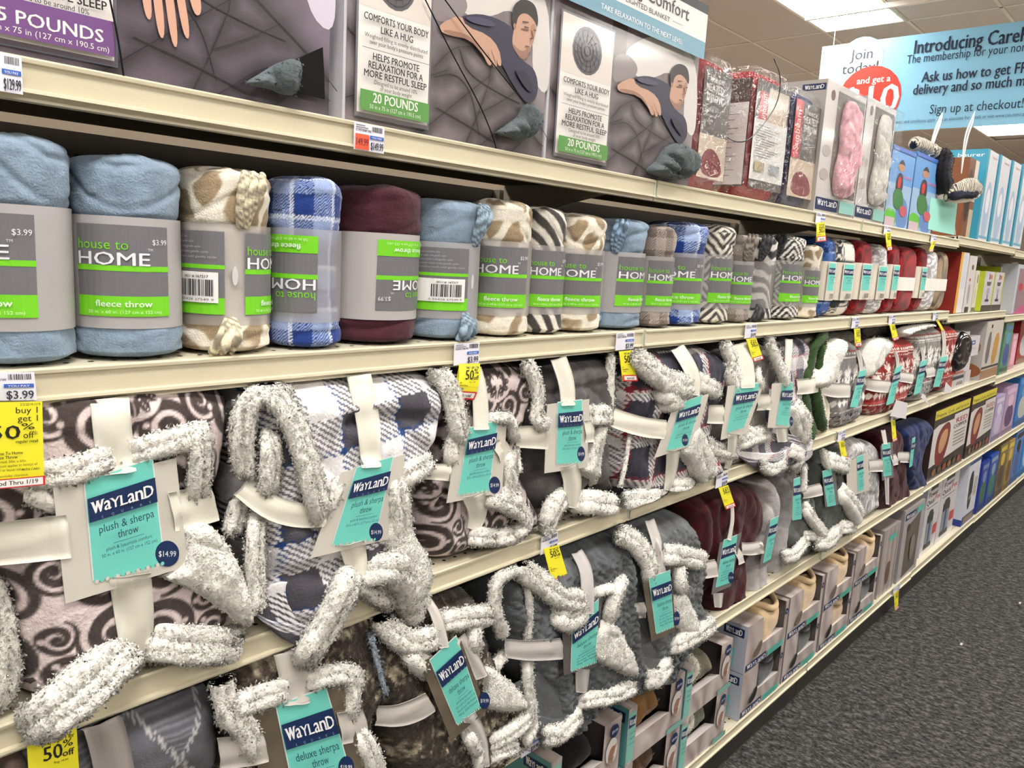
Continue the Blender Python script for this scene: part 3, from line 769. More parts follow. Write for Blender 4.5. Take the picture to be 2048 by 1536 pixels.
def wayland_label(P, w=1.0, h=1.55, title=('plush & sherpa', 'throw'), lines=('plush & luxurious comfort', '50 in. x 60 in. (127 cm x 152 cm)'), detail=2, price=None, pu=1.03, pv=1.32, pr=(.15, .17)):
    P.rect(-.018, -.02, w + .018, h * .985, (225, 230, 226))
    P.rect(0, 0, w, h, TEAL)
    if detail: 
        for i in range(14): P.disc(w * (i + .5) / 14, h, w / 34, TEAL if i % 2 else (206, 204, 196), n=8)
    P.rect(0, .26, w, .62, NAVY)
    logo(P, .05, .50, .9, .17)
    P.text(title[0], w / 2, .80, .17, INK, 'c', False, .80 * w); P.text(title[1], w / 2, .95, .17, INK, 'c', False, .30 * w)
    P.rect(.28, 1.0, .72, 1.006, INK)
    for i, s in enumerate(lines): P.text(s, w / 2, 1.09 + i * .085, .075, INK, 'c', False, (.66 if i == 0 else .8) * w)
    if price: P.disc(pu, pv, pr[0], NAVY, pr[1]); P.text(price, pu, pv + .04, .12, (235, 238, 240), 'c', False, pr[0] * 1.6)
def price_label(P, w, h, head='FLEECE THROW', price='$3.99', red=None, seed=1):
    P.rect(0, 0, w, h, (232, 230, 240)); P.text(head, w * .05, h * .30, h * .13, (50, 50, 60), 'l', True, w * .5); P.barcode(w * .58, h * .06, w * .36, h * .2, seed=seed)
    for i in range(2): P.rect(w * .05, h * (.06 + .08 * i), w * (.35 + .1 * i), h * (.09 + .08 * i), (110, 110, 120))
    if red: P.rect(w * .03, h * .4, w * .48, h * .97, (226, 92, 60)); P.text(red, w * .07, h * .82, h * .38, (120, 50, 50), 'l', True, w * .38)
    P.rect(w * .5, h * .4, w * .97, h * .53, (60, 100, 190)); P.text('YOU PAY', w * .56, h * .515, h * .11, (225, 228, 240), 'l', True, w * .34)
    P.text(price, w * .53, h * .93, h * .42, (60, 60, 72), 'l', True, w * .42)
def promo(P, w, h, special=True, big=False):
    Y = (236, 226, 48); K = (38, 36, 26)
    P.rect(0, 0, w, h, Y); P.text('buy 1 get 1 for', w * .94, w * .15, w * .135, K, 'r', True, w * .6)
    P.text('50', w * .30, w * .50, w * .44, K, 'l', True, w * .38); P.text('%', w * .70, w * .31, w * .22, K, 'l', True, w * .2); P.text('off', w * .68, w * .5, w * .2, K, 'l', True, w * .24)
    P.text('Reg. 14.99', w * .5, w * .6, w * .07, K, 'l')
    for i, s in enumerate(('All', 'Blanket/Fleece', 'Throws')): P.text(s, w * .06, h * .55 + i * w * .09, w * .07, K, 'l', True)
    P.text('WITH CARD', w * .94, h * .84 - w * .02, w * .06, K, 'r', True)
    if special: P.rect(0, h - w * .26, w, h, (214, 50, 48)); P.rect(w * .08, h - w * .22, w * .92, h - w * .05, (246, 238, 232)); P.text('special', w * .5, h - w * .08, w * .16, K, 'c', True, w * .5)
# ================================================================== rolled fleece throws on the second shelf
def home_label(P, w, h, price=True, flip=False):
    G = (112, 110, 114); GR = (118, 205, 38); n = 14
    P.rect(0, 0, w, h, G, n); P.rect(0, h * .44, w, h * .50, GR, n); P.rect(0, h * .775, w, h, GR, n)
    def tx(s, u, v, size, col, al='l', bold=False, ww=None):
        P.text(s, u * w, v * h, size * h, col, al, bold, ww * w if ww else None)
    tx('house to', .03, .265, .155, GR, 'l', False, .53); tx('HOME', .03, .435, .20, (232, 232, 236), 'l', True, .74)
    tx('TM', .75, .27, .04, (220, 220, 224))
    if price: tx('$3.99', .97, .20, .085, (226, 226, 230), 'r', False, .17)
    tx('fleece throw', .78, .89, .10, (232, 240, 225), 'r', True, .56); tx('50 in. x 60 in. (127 cm x 152 cm)', .88, .965, .05, (215, 232, 190), 'r', False, .74)
def back_label(P, w, h, sku='SKU # 167217'):
    G = (112, 110, 114); GR = (118, 205, 38); n = 12
    P.rect(0, 0, w, h, G, n); P.rect(0, h * .40, w, h * .45, GR, n); P.rect(0, h * .80, w, h, GR, n)
    for i in range(5): P.text('polyester machine wash cold gentle cycle', w * .05, h * (.08 + .06 * i), h * .04, (175, 175, 180), 'l', False, w * (.5 + .09 * i))
    P.rect(w * .05, h * .49, w * .93, h * .86, (236, 234, 232), 8); P.text(sku, w * .52, h * .56, h * .045, (50, 50, 50), 'l', True, w * .3)
    P.barcode(w * .45, h * .58, w * .42, h * .2, seed=9, n=30); P.text('0 50428 27549 9', w * .42, h * .835, h * .04, (50, 50, 50), 'l', False, w * .46)
def roll(label, xa, xb, h, pat, az=20.0, lab='front', sleeve=.82, tilt=0.0, y=None, tail=None, colr=None, dz=0.0, res=1.0, squash=1.0, band=(.16, .70), lh=(.22, .66), mat=None, group='rolled fleece throws on the second shelf', price=True, width=.105, az2=None, cone=0.0):
    SEED[0] += 1; seed = SEED[0]
    r = (xb - xa) / 2; xc = (xa + xb) / 2; r_ = r * squash; yc = (y if y is not None else .006) + r_
    z0 = ZS['B'] + .001
    t = thing('fleece_throw', label, 'blanket', group, (xc, yc, z0))
    nu = int(150 * res); nv = int(120 * res)
    th = np.linspace(0, 2 * PI, nu, endpoint=False); s = np.linspace(0, 1, nv)
    # profile: rises from base centre round the side to the dome top
    prof = []
    for q in s:
        if q < .08: a = q / .08; prof.append((math.sin(a * PI / 2) ** .8 * .93, .035 * (1 - math.cos(a * PI / 2)) ))
        elif q < .86: a = (q - .08) / .78; prof.append((1.0 * (.96 + .05 * math.cos(a * 2 * PI)) , .035 + a * .90))
        else: a = (q - .86) / .14; prof.append((math.cos(a * PI / 2) ** .6 * .99, .935 + .065 * math.sin(a * PI / 2)))
    prof = np.array(prof); R2, Z2 = prof[:, 0], prof[:, 1]
    TH, RR = np.meshgrid(th, R2); ZZ = np.repeat(Z2[:, None], nu, 1) * h
    n = .085 * fbm(np.cos(TH) * 1.6 + seed, np.sin(TH) * 1.6, ZZ / .055) - .07 * np.exp(-(np.mod(ZZ / .045 + .6 * np.sin(TH * 1.0 + seed) + .3 * np.sin(2 * TH + seed * 2), 1) - .5) ** 2 / .012) * (.5 + .5 * vn(TH * 1.2 + seed, ZZ / .05, 2)) + .022 * fbm(np.cos(TH) * 2 + seed, np.sin(TH) * 2 + ZZ * 8, ZZ / .013)
    inb = np.clip((ZZ / h - band[0] + .02) / .03, 0, 1) * np.clip((band[1] + .02 - ZZ / h) / .03, 0, 1)
    RRr = r * RR * (1 + n * (1 - inb) - .035 * inb + .0)
    dl = (az2 if az2 is not None else az)
    PA = -PI / 2 - TH
    ax, ay = np.cos(TH), np.sin(TH)
    lx = tilt * ZZ
    X = xc + RRr * ax + lx; Y = yc + RRr * ay * squash; ZT_ = z0 + ZZ + .004 * fbm(np.cos(TH) * 2 + seed, np.sin(TH) * 2, 4) * (ZZ / h > .8)
    V = np.stack([X, Y, ZT_], -1).reshape(-1, 3)
    uu = (np.mod(TH + PI / 2 + PI, 2 * PI) * r).ravel(); vv = (ZZ + (1 - RR) * r).ravel()
    cols = pat(uu, vv)
    i = np.arange(nv - 1)[:, None] * nu; j = np.arange(nu)[None]; jn = (j + 1) % nu
    Fq = np.stack([i + j, i + jn, i + nu + jn, i + nu + j], -1).reshape(-1, 4)
    mesh('fabric', V, Fq, cols, mat or m_fleece(), t, True)
    rb = r * .985
    def cyl(a0, zz, L, rad=rb):          # azimuth from -y towards -x
        a = -PI / 2 - a0
        return np.array([xc + (rad + .0012 + L * .00028) * math.cos(a) + tilt * zz, yc + (rad + .0012 + L * .00028) * math.sin(a) * squash, z0 + zz])
    V = []; m = 72
    for k in range(m):
        for q in (0, 1): V.append(cyl(2 * PI * k / m, h * band[q], 0, rb + .0))
    mesh('sleeve', V, np.array([[2 * k, 2 * k + 1, 2 * ((k + 1) % m) + 1, 2 * ((k + 1) % m)] for k in range(m)]), None, m_sleeve(sleeve), t, True)
    LW = width * r / .06; LH = h * (lh[1] - lh[0])
    def mp(a_c):
        return lambda u, v, L: cyl(math.radians(a_c) - (u - LW / 2) / rb, h * lh[1] - v, L + 2)
    def mpf(a_c):
        return lambda u, v, L: cyl(math.radians(a_c) + (u - LW / 2) / rb, h * lh[0] + v, L + 2)
    if lab in ('front', 'both', 'flip'):
        P = Print(); home_label(P, LW, LH, price); P.build('label', mpf(az) if lab == 'flip' else mp(az), t)
    if lab in ('back', 'both'):
        P = Print(); back_label(P, LW, LH); P.build('barcode_label', mp(az2 if az2 is not None else az), t)
        c = math.radians(az2 if az2 is not None else az) - (LW / 2 + .012) / rb
        V = []; Fh = []
        for k in range(12):
            a = 2 * PI * k / 12; V.append(cyl(c + .0035 * math.cos(a) / rb, h * .43 + .012 * math.sin(a), 1)); 
        mesh('hang_hole', V, [list(range(12))], (205, 203, 203), m_shiny(), t)
    if tail:
        for (zc, up, ta) in tail:       # whip-stitched corner sticking out of the sleeve
            a = math.radians(ta); tc_ = colr or (120, 135, 145)
            base = cyl(a, h * zc, 3); A_ = -PI / 2 - a; out = np.array([math.cos(A_), math.sin(A_), 0]); side = np.array([-math.sin(A_), math.cos(A_), 0])
            def stitch(V, base=base): return np.array(tc_, float) * (1 + .35 * np.sin(V[:, 2] * 900 + V[:, 0] * 500))[:, None]
            for k, off in enumerate((-.008, .001, .010)):
                L = h * (.27 if up > 0 else .17)
                pts = [base + side * off * .4 + out * -.002, base + side * off + out * (.006 + .003 * (k == 1)) + np.array([0, 0, up * L * .35]), base + side * (off + .006 * up) + out * (.010 + .003 * k) + np.array([0, 0, up * L * .72]), base + side * (off * 1.2 + .010 * up) + out * .004 + np.array([0, 0, up * L])]
                tube('stitched_corner', pts, [.005, .0062, .0075, .005], stitch, m_fleece(), t, fuzz=.0, seg=10, step=.004, lump=.35)
    return t
LB = (132, 150, 168)
def rolls():
    h = .228
    B = 'band'
    roll('light blue rolled fleece throw cut by the left edge of the photo', -1.205, -1.092, .236, p_solid(LB), az=46, res=1.1)
    roll('light blue rolled fleece throw with its whole label facing out, second from left', -1.089, -.969, .229, p_solid(LB), az=25, res=1.2, tilt=-.01, width=.10)
    roll('giraffe spotted rolled throw with bunched cream corners and barcode, beside the blue ones', -.966, -.852, .228, p_giraffe(.055), az=-48, az2=78, lab='both', sleeve=.42, tail=[(.70, 1, 5), (.19, -1, 22)], colr=(196, 184, 158), res=1.2)
    roll('blue plaid rolled throw with its label upside down', -.846, -.744, .230, p_plaid(.06, .5, .1, (38, 62, 128), (150, 168, 208), .004, (225, 230, 240), .003), az=68, lab='flip', sleeve=.45, res=1.1, width=.115)
    roll('dark burgundy rolled fleece throw', -.735, -.592, .232, p_solid((74, 38, 48)), az=-12, lab='flip', sleeve=.9, tilt=.02, width=.09)
    roll('light blue rolled throw with barcode label and stitched corners', -.588, -.462, .222, p_solid(LB), az=50, az2=50, lab='back', sleeve=.6, tail=[(.70, 1, -14), (.19, -1, 0)], colr=(126, 144, 158))
    roll('giraffe spotted rolled throw between a light blue one and a zebra one', -.452, -.335, .233, p_giraffe(.05), az=38, sleeve=.5)
    roll('narrow zebra striped rolled throw', -.332, -.240, .230, p_zebra(), az=22, sleeve=.5, y=.012)
    roll('giraffe spotted rolled throw right of the zebra one', -.236, -.115, .226, p_giraffe(.04), az=34, sleeve=.5)
    roll('light blue rolled throw with rolled open corners beside the first shelf joint', -.108, .035, .226, p_solid(LB), az=-8, sleeve=.7, tail=[(.70, 1, 50), (.19, -1, 70)], colr=(120, 142, 165), tilt=.03)
    roll('taupe plaid rolled throw', .040, .142, .220, p_plaid(.05, .5, .2, (112, 100, 94), (168, 156, 148), .005), az=12, sleeve=.6, res=.8)
    roll('bright blue plaid rolled throw between taupe and chevron', .146, .296, .236, p_plaid(.085, .55, .4, (30, 58, 128), (160, 178, 214), .005, (226, 230, 240), .003), az=42, sleeve=.5, res=.8)
    roll('grey chevron rolled throw', .300, .425, .240, p_geo(.055), az=2, sleeve=.4, res=.8)
    roll('grey taupe plaid throw with curled fringed corner on top', .432, .532, .222, p_plaid(.05, .5, .1, (126, 116, 110), (176, 166, 158), .005), az=24, sleeve=.6, tail=[(.72, 1, 30)], colr=(130, 120, 112), res=.7)
    roll('black and white rolled throw seen from its clear back', .540, .680, .226, p_zebra(.2, .02, (220, 216, 210), (44, 44, 46)), az=-70, az2=120, sleeve=.4, tail=[(.72, 1, 40), (.19, -1, 35)], colr=(70, 70, 72), res=.7)
    roll('black and white maze patterned rolled throw', .700, .868, .236, p_geo(.045, (224, 220, 212), (52, 50, 52)), az=-4, sleeve=.4, tail=[(.72, 1, 60)], colr=(60, 60, 62), res=.8)
    roll('giraffe spotted rolled throw, last of the green labelled row', .880, .975, .215, p_giraffe(.04), az=12, sleeve=.5, res=.7)
rolls()
# folded throws with teal labels, further along the same shelf
def folded(label, xa, xb, pat, az=10, h=.245, w=.10, ribbon_=True, ps=None, mat=None, lab=True, depth=.17, band_col=(226, 222, 212)):
    z0 = ZS['B'] + .001; xc = (xa + xb) / 2; yc = .012 + depth / 2
    t = thing('folded_throw', label, 'blanket', 'folded throws with teal labels on the second shelf', (xc, yc, z0)); SEED[0] += 1; seed = SEED[0]
    nu, nv = 72, 60; th = np.linspace(0, 2 * PI, nu, endpoint=False); s = np.linspace(-PI / 2, PI / 2, nv)
    TH, S = np.meshgrid(th, s); se = lambda a, p: np.sign(a) * np.abs(a) ** p
    cx = se(np.cos(TH), .42) * np.cos(S) ** .28; cy = se(np.sin(TH), .42) * np.cos(S) ** .28; cz = se(np.sin(S), .5)
    n = 1 + .04 * fbm(cx * 2 + seed, cy * 2, cz * 3); n2 = 1 - .06 * np.exp(-((np.mod(cy * 2.0, 1) - .5) / .10) ** 2)
    X = xc + (xb - xa) / 2 * cx * n; Y = yc + depth / 2 * cy * n * n2; Z = z0 + h / 2 + h / 2 * cz
    V = np.stack([X, Y, Z], -1).reshape(-1, 3)
    cols = pat((X * .7 + Y).ravel(), Z.ravel())
    i = np.arange(nv - 1)[:, None] * nu; j = np.arange(nu)[None]; jn = (j + 1) % nu
    mesh('fabric', V, np.stack([i + j, i + jn, i + nu + jn, i + nu + j], -1).reshape(-1, 4), cols, mat or m_plush(), t, True)
    hw, hd = (xb - xa) / 2 + .003, depth / 2 + .003
    def ring(z_0, z_1, name, col, m):
        V = []; k = 40
        for i in range(k):
            a = 2 * PI * i / k
            for z in (z_0, z_1): V.append((xc + hw * se(np.cos(a), .42), yc + hd * se(np.sin(a), .42), z))
        mesh(name, V, np.array([[2 * i, 2 * i + 1, 2 * ((i + 1) % k) + 1, 2 * ((i + 1) % k)] for i in range(k)]), col, m, t, True)
    if lab:
        ring(z0 + h * .22, z0 + h * .70, 'belly_band', (214, 206, 192), m_card())
        x1 = xc - (xb - xa) * .30; x2 = xc + (xb - xa) * .22
        P = Print(); P.rect(-.1, -.06, 1.1, 2.05, (214, 206, 192)); wayland_label(P, 1, 1.5, ('soft throw', 'throw'), ('50 in. x 60 in.',), 0); P.barcode(.3, 1.66, .5, .28, seed=seed)
        P.build('label', facemap(x1, x2, yc - hd - .001, z0 + h * .24, z0 + h * .68, 1.0, 1.95), t)
    elif ribbon_: ring(z0 + h * .34, z0 + h * .54, 'ribbon', band_col, m_satin())
    return t
def foldeds():
    RED = (118, 22, 26)
    folded('blue plaid folded throw with teal label, first after the giraffe roll', .985, 1.085, p_plaid(.05, .5, .1, (24, 44, 92), (60, 96, 160), .006, (150, 170, 200), .002))
    folded('grey and white checked folded throw behind clear wrap', 1.10, 1.262, p_plaid(.1, .5, .3, (52, 58, 62), (222, 214, 204), .005))
    folded('ribbed dark red folded throw with teal label beside the checked one', 1.275, 1.425, p_rib(RED), h=.25)
    folded('white and grey swirl folded throw with teal label', 1.437, 1.59, p_swirl(), h=.245)
    folded('ribbed dark red folded throw between white swirl and the ribbon tied one', 1.602, 1.715, p_rib(RED), h=.255)
    folded('large ribbed red throw tied with a plain white ribbon', 1.725, 1.945, p_rib(RED), h=.25, lab=False)
    folded('narrow ribbed red folded throw with teal label right of the ribbon tied one', 1.957, 2.068, p_rib(RED), h=.256)
    folded('white and grey swirl folded throw nearest the taupe one', 2.08, 2.235, p_swirl(), h=.25, lab=False)
    folded('taupe brown folded throw at the end of the row', 2.25, 2.40, p_rib((128, 112, 92), .02), h=.25, lab=False)
foldeds()
# ================================================================== plush throws with wool backing, third and fourth shelves
CARD = (205, 199, 188)
def throw(label, zoom, body, pat, y0=.10, T=.10, R=.05, sherpa=(), flaps=(), ribs=(), card=None, lab=None, folds=(), mat=None, h=.004, lump=.006,
          relief=None, group='plush throws on the third shelf', title=('plush & sherpa', 'throw'), lines=None, price=None, pcirc=None, ribcol=(222, 217, 202), cardcol=CARD, cardmat=None, extra=(), name='plush_throw', shcol=SHERPA, fuzz=1.0, detail=1, fz=0.0, drape=False):
    DRAPE[0] = drape
    B = ZT(zoom, body); P3 = [at(p[0], p[1], y0) for p in B]
    z = min(p[2] for p in P3); xm = sum(p[0] for p in P3) / len(P3)
    t = thing(name, label, 'blanket', group, (xm, y0, z))
    SURF.clear()
    puff('fabric', B, y0, T, R, pat, t, mat or m_plush(), h, folds=[(ZT(zoom, f[0]), f[1], f[2]) for f in folds], lump=lump, relief=relief, fuzz=fz, record=True)
    for e in extra: puff('fabric_fold', ZT(zoom, e[0]), e[1], e[2], e[3], e[4] if len(e) > 4 else pat, t, mat or m_plush(), h, lump=lump * .7, relief=relief, fuzz=fz, record=True)
    for s in sherpa: strokes('sherpa_edge', s[0], s[1], s[2], t, zoom, col=s[3] if len(s) > 3 else shcol, fuzz=fuzz)
    for f in flaps:
        fp = ZT(zoom, f[0]); c_ = np.mean(fp, 0); sv = [surf_y(at(*(c_ + (np.array(p) - c_) * k_), f[1])) for p in fp for k_ in (.3, .7)]; sv = [s_ for s_ in sv if s_ < 5]
        fy = min(f[1], float(np.percentile(sv, 20)) + .004) if sv else f[1]
        puff('sherpa_flap', fp, fy, f[2], f[3] if len(f) > 3 else .02, shcol, t, m_sherpa(), h, fuzz=1.0 * fuzz, lump=.005, lscale=.03)
    cq = card or lab; dyc = 0.0
    if cq: y_ = max(cq[1]) if np.ndim(cq[1]) else cq[1]; dyc = quad_y(ZT(zoom, cq[0]), y_) - y_
    cobj = t
    if card: cobj = slab('card', pquad(card[0], card[1] + dyc, zoom), .0012, cardcol, cardmat or m_card(), t)
    if card:
        Q_ = np.array(pquad(card[0], card[1] + dyc, zoom)); q2 = Q_[:, [0, 2]]; mn = q2.min(0); n_ = ((q2.max(0) - mn) / .004).astype(int) + 2
        gx_, gz_ = np.meshgrid(mn[0] + np.arange(n_[0]) * .004, mn[1] + np.arange(n_[1]) * .004, indexing='ij'); SURF.append((mn[0], mn[1], .004, np.where(inpoly(q2, gx_, gz_), card[1] + dyc, 9.0)))
    for r in ribs: ribbon('ribbon', r[0], r[1], r[2], t, zoom, ribcol, fold=r[3] if len(r) > 3 else 0)
    if lab:
        P = Print(); wayland_label(P, 1, 1.55, title, lines or ('plush & luxurious comfort', '50 in. x 60 in. (127 cm x 152 cm)'), detail)
        q = pquad(lab[0], np.array(lab[1]) + dyc, zoom)
        P.build('label', quadmap(*q, lift=.0007, w=1.0, h=1.55), cobj)
        if pcirc:
            c = ZT(zoom, [pcirc[0]])[0]; s = zoom[2]; rx, ry = pcirc[1] * s, pcirc[2] * s; yy = pcirc[3] + dyc
            q2 = [at(c[0] + a * rx, c[1] + b * ry, yy) for a, b in ((-1, -1), (1, -1), (1, 1), (-1, 1))]
            P = Print(); P.disc(1, 1, 1, NAVY, n=28); P.text(price, 1, 1.22, .62, (235, 238, 240), 'c', False, 1.45); P.build('price_spot', quadmap(*q2, lift=.0006, w=2, h=2), cobj)
    return t
def cable(a=.0058, s=.018):
    return lambda x, z: a * (np.abs(np.sin((z + .35 * np.abs(np.mod(x / .05, 1) - .5) * .1 + .004 * vn(x / .02, z / .02)) * PI / s)) ** .6 + .6 * np.abs(np.sin(x * PI / .03)) ** .5 + .8 * vn(x / .008, z / .006, 3))
def furr(a=.003): return lambda x, z: a * (vn(x / .012, z / .012, 1) + .9 * vn(x / .004, z / .005, 3))
Zc1 = (0, 740, .3646)
def third_shelf():
    ZMAX[0] = ZS['B'] - .037; ZMIN[0] = ZS['C']
    full = (0, 0, 1.0)
    throw('large brown and cream damask plush throw tied to a teal label card, leftmost', full,
          [(-70, 742), (455, 742), (459, 860), (442, 955), (428, 1000), (428, 1050), (452, 1105), (470, 1165), (466, 1235), (420, 1275), (330, 1300), (235, 1310), (140, 1375), (70, 1400), (28, 1385), (5, 1250), (-10, 1150), (-70, 1100)],
          p_damask(.17, (216, 200, 198), (70, 60, 58)), .085, .095, .05, h=.0022, lump=.009, fz=.0,
          folds=[([(0, 1040), (140, 1050), (360, 1030), (440, 1010)], .012, .02), ([(230, 1170), (260, 1250), (300, 1310)], .008, .012)],
          sherpa=[([(78, 952), (120, 950), (165, 938), (205, 918)], 21, -.008), ([(272, 905), (330, 887), (385, 872)], 19, -.010), ([(396, 862), (402, 915), (394, 975)], 19, (-.006, .0)), ([(70, 990), (105, 1005)], 15, -.004),
                  ([(322, 1276), (380, 1284), (436, 1288)], 27, (-.006, -.006)), ([(322, 1300), (380, 1306), (430, 1304)], 18, -.012),
                  ([(95, 1425), (140, 1385), (190, 1345), (228, 1318)], 34, (-.035, -.012)), ([(118, 1440), (170, 1400), (215, 1362), (250, 1325)], 22, (-.045, -.02))],
          flaps=[([(318, 1160), (345, 1138), (368, 1120), (366, 1058), (400, 1046), (428, 1052), (467, 1097), (500, 1170), (516, 1228), (502, 1262), (456, 1228), (383, 1180)], -.004, .024)],
          ribs=[([(218, 752), (226, 850), (238, 948)], [39, 39, 40], [.004, -.008, -.0165]), ([(262, 1152), (272, 1235), (276, 1312)], [42, 40, 32], [-.0165, -.008, .0]),
                ([(-50, 1095), (40, 1086), (140, 1075)], [43, 43, 43], [-.004, -.010, -.0165]), ([(346, 1026), (385, 1018), (432, 1006)], [40, 39, 37], [-.0165, -.012, .004])],
          card=([(106, 976), (352, 916), (376, 1132), (131, 1208)], -.0145), lab=([(169, 962), (303, 918), (327, 1124), (188, 1164)], -.0145), price='$14.99', pcirc=((334, 1107), 24, 26, -.0148), detail=1, drape=True)
    z2 = (440, 700, .4167)
    throw('blue, grey and white plaid plush throw with its sherpa corner folded over', z2,
          [(90, 190), (170, 150), (300, 130), (640, 100), (1000, 85), (1052, 200), (1040, 330), (985, 510), (900, 620), (900, 750), (930, 870), (990, 1000), (985, 1180), (900, 1200), (700, 1160), (640, 1230), (500, 1390), (430, 1450), (390, 1455), (260, 1330), (205, 1260), (185, 1150), (150, 1000), (110, 880), (95, 700), (130, 600), (85, 400)],
          p_plaid(.105, .5, .25, (78, 75, 82), (234, 231, 232), .0095, (34, 64, 118), .0045, rot=-.12, duty=.25), .075, .10, .055, h=.0024, lump=.010,
          folds=[([(640, 350), (800, 330), (1040, 340)], .016, .012), ([(190, 220), (250, 400), (300, 700)], .014, .016), ([(200, 1150), (400, 1090), (600, 1030)], .014, .014), ([(130, 620), (300, 780), (520, 800)], .01, .03)],
          extra=[([(270, 560), (300, 380), (340, 360), (400, 520), (430, 690), (330, 720), (270, 660)], .02, .03, .02)],
          sherpa=[([(115, 570), (105, 420), (112, 290), (165, 215), (250, 200)], 44, (-.0, -.012)), ([(230, 195), (320, 280), (385, 420), (430, 590), (475, 770)], 50, (-.012, -.035)), ([(495, 790), (540, 730), (562, 660)], 26, -.03), ([(243, 450), (245, 540), (238, 650)], 46, -.014),
                  ([(178, 840), (168, 1000), (172, 1210)], 42, (-.004, -.012)), ([(92, 740), (62, 850)], 42, .02), ([(610, 1120), (565, 1230), (500, 1340), (435, 1440)], 62, (-.014, -.035)),
                  ([(745, 1060), (840, 1035), (900, 1110), (915, 1180)], 66, -.012), ([(850, 930), (945, 1010), (972, 1110), (930, 1190), (820, 1170)], 46, (-.0, .0)), ([(690, 1130), (790, 1190)], 36, -.012),
                  ([(845, 640), (860, 750), (865, 870)], 48, .0), ([(895, 600), (955, 560)], 44, -.004)],
          flaps=[([(800, 740), (880, 690), (925, 800), (935, 880), (1000, 980), (1008, 1100), (985, 1200), (900, 1225), (840, 1150), (870, 1060), (800, 960), (770, 900)], .0, .026)],
          ribs=[([(672, 110), (720, 330), (736, 565)], [55, 58, 50], [-.002, -.022, -.032]), ([(638, 930), (662, 1030), (690, 1140)], [62, 56, 34], [-.032, -.026, -.014]), ([(108, 655), (250, 765), (390, 800), (512, 800)], [55, 62, 60, 52], [.0, -.022, -.03, -.032])],
          card=([(585, 588), (890, 500), (822, 905), (435, 1000)], -.030), lab=([(654, 565), (828, 512), (742, 905), (538, 937)], -.030), price='$14.99', pcirc=((748, 873), 33, 44, -.0303), drape=True)
    z3 = (800, 680, .2995)
    throw('small brown and cream damask plush throw standing behind the blue plaid one', z3,
          [(230, 190), (560, 130), (830, 140), (848, 300), (800, 500), (745, 640), (745, 800), (800, 900), (890, 1120), (860, 1270), (760, 1300), (650, 1330), (455, 1330), (420, 1420), (300, 1465), (200, 1472), (120, 1430), (85, 1250), (60, 1050), (60, 940), (180, 800), (190, 650), (250, 450)],
          p_damask(.15, (216, 200, 198), (66, 56, 54)), .085, .085, .045, h=.003, lump=.008, folds=[([(100, 1260), (200, 1240), (270, 1170), (300, 1060)], .014, .009), ([(250, 900), (330, 960)], .01, .012)],
          sherpa=[([(250, 220), (330, 320), (370, 470), (395, 610)], 60, (-.006, -.02)), ([(345, 680), (340, 790)], 40, -.012), ([(620, 520), (735, 515), (752, 610)], 36, -.014), ([(735, 790), (720, 940), (745, 1030)], 48, -.006),
                  ([(600, 1055), (700, 1090), (820, 1150), (865, 1230), (800, 1275)], 44, (-.012, -.012)), ([(500, 1310), (600, 1315)], 48, -.002), ([(660, 1315), (730, 1300)], 44, -.002)],
          flaps=[([(690, 800), (740, 780), (790, 900), (800, 1010), (870, 1130), (910, 1200), (890, 1280), (800, 1290), (840, 1200), (740, 1130), (600, 1070), (570, 1030), (700, 1010)], .0, .022)],
          ribs=[([(505, 190), (545, 340), (556, 600)], [45, 52, 55], [-.002, -.012, -.02]), ([(70, 900), (200, 880), (345, 890)], [44, 52, 56], [0, -.01, -.018]), ([(500, 1035), (535, 1150), (500, 1270)], [76, 66, 46], [-.019, -.008, .008]), ([(650, 760), (735, 715)], [76, 70], [-.014, -.006])],
          card=([(395, 600), (715, 525), (680, 1020), (312, 1090)], -.017), lab=([(458, 588), (650, 538), (591, 1000), (384, 1034)], -.017), price='$14.99', pcirc=((630, 968), 38, 57, -.0173))
    throw('plain charcoal plush throw with upright teal label card', z3,
          [(880, 140), (1130, 110), (1385, 100), (1400, 250), (1385, 460), (1320, 560), (1345, 700), (1350, 880), (1440, 1000), (1300, 1040), (1230, 960), (1100, 1060), (900, 1170), (800, 1040), (780, 900), (810, 700), (830, 560), (850, 500)],
          p_solid((92, 88, 88), .12), .09, .085, .04, h=.0035, lump=.012, folds=[([(800, 850), (870, 830), (960, 860)], .02, .01), ([(800, 1010), (940, 920), (1090, 890)], .014, .012), ([(900, 300), (1000, 390), (1380, 280)], .008, .008)],
          sherpa=[([(850, 170), (905, 260), (925, 400), (905, 510), (955, 560)], 44, (-.004, -.014)), ([(1285, 500), (1345, 500)], 50, -.006), ([(1340, 610), (1300, 750), (1285, 890)], 42, .0), ([(1040, 1090), (1005, 1150), (985, 1215)], 70, -.006), ([(1215, 1075), (1300, 1080), (1410, 1100)], 58, -.004), ([(770, 750), (775, 860)], 28, .0)],
          flaps=[([(1300, 620), (1380, 560), (1370, 700), (1350, 860), (1345, 930), (1270, 930), (1200, 880), (1260, 820)], .005, .022)],
          ribs=[([(1068, 120), (1125, 280), (1135, 438)], [50, 54, 50], [.0, -.012, -.017]), ([(762, 650), (880, 650), (998, 655)], [70, 76, 78], [.004, -.01, -.017]), ([(1135, 838), (1170, 960), (1140, 1120)], [58, 62, 50], [-.017, -.01, .0]), ([(1242, 615), (1298, 610)], [74, 74], [-.017, -.012])],
          card=([(985, 430), (1265, 395), (1250, 850), (966, 890)], -.0148), lab=([(1052, 418), (1213, 400), (1208, 815), (1043, 828)], -.0148), price='$14.99', pcirc=((1208, 760), 26, 50, -.0151))
    z4 = (1180, 660, .2604)
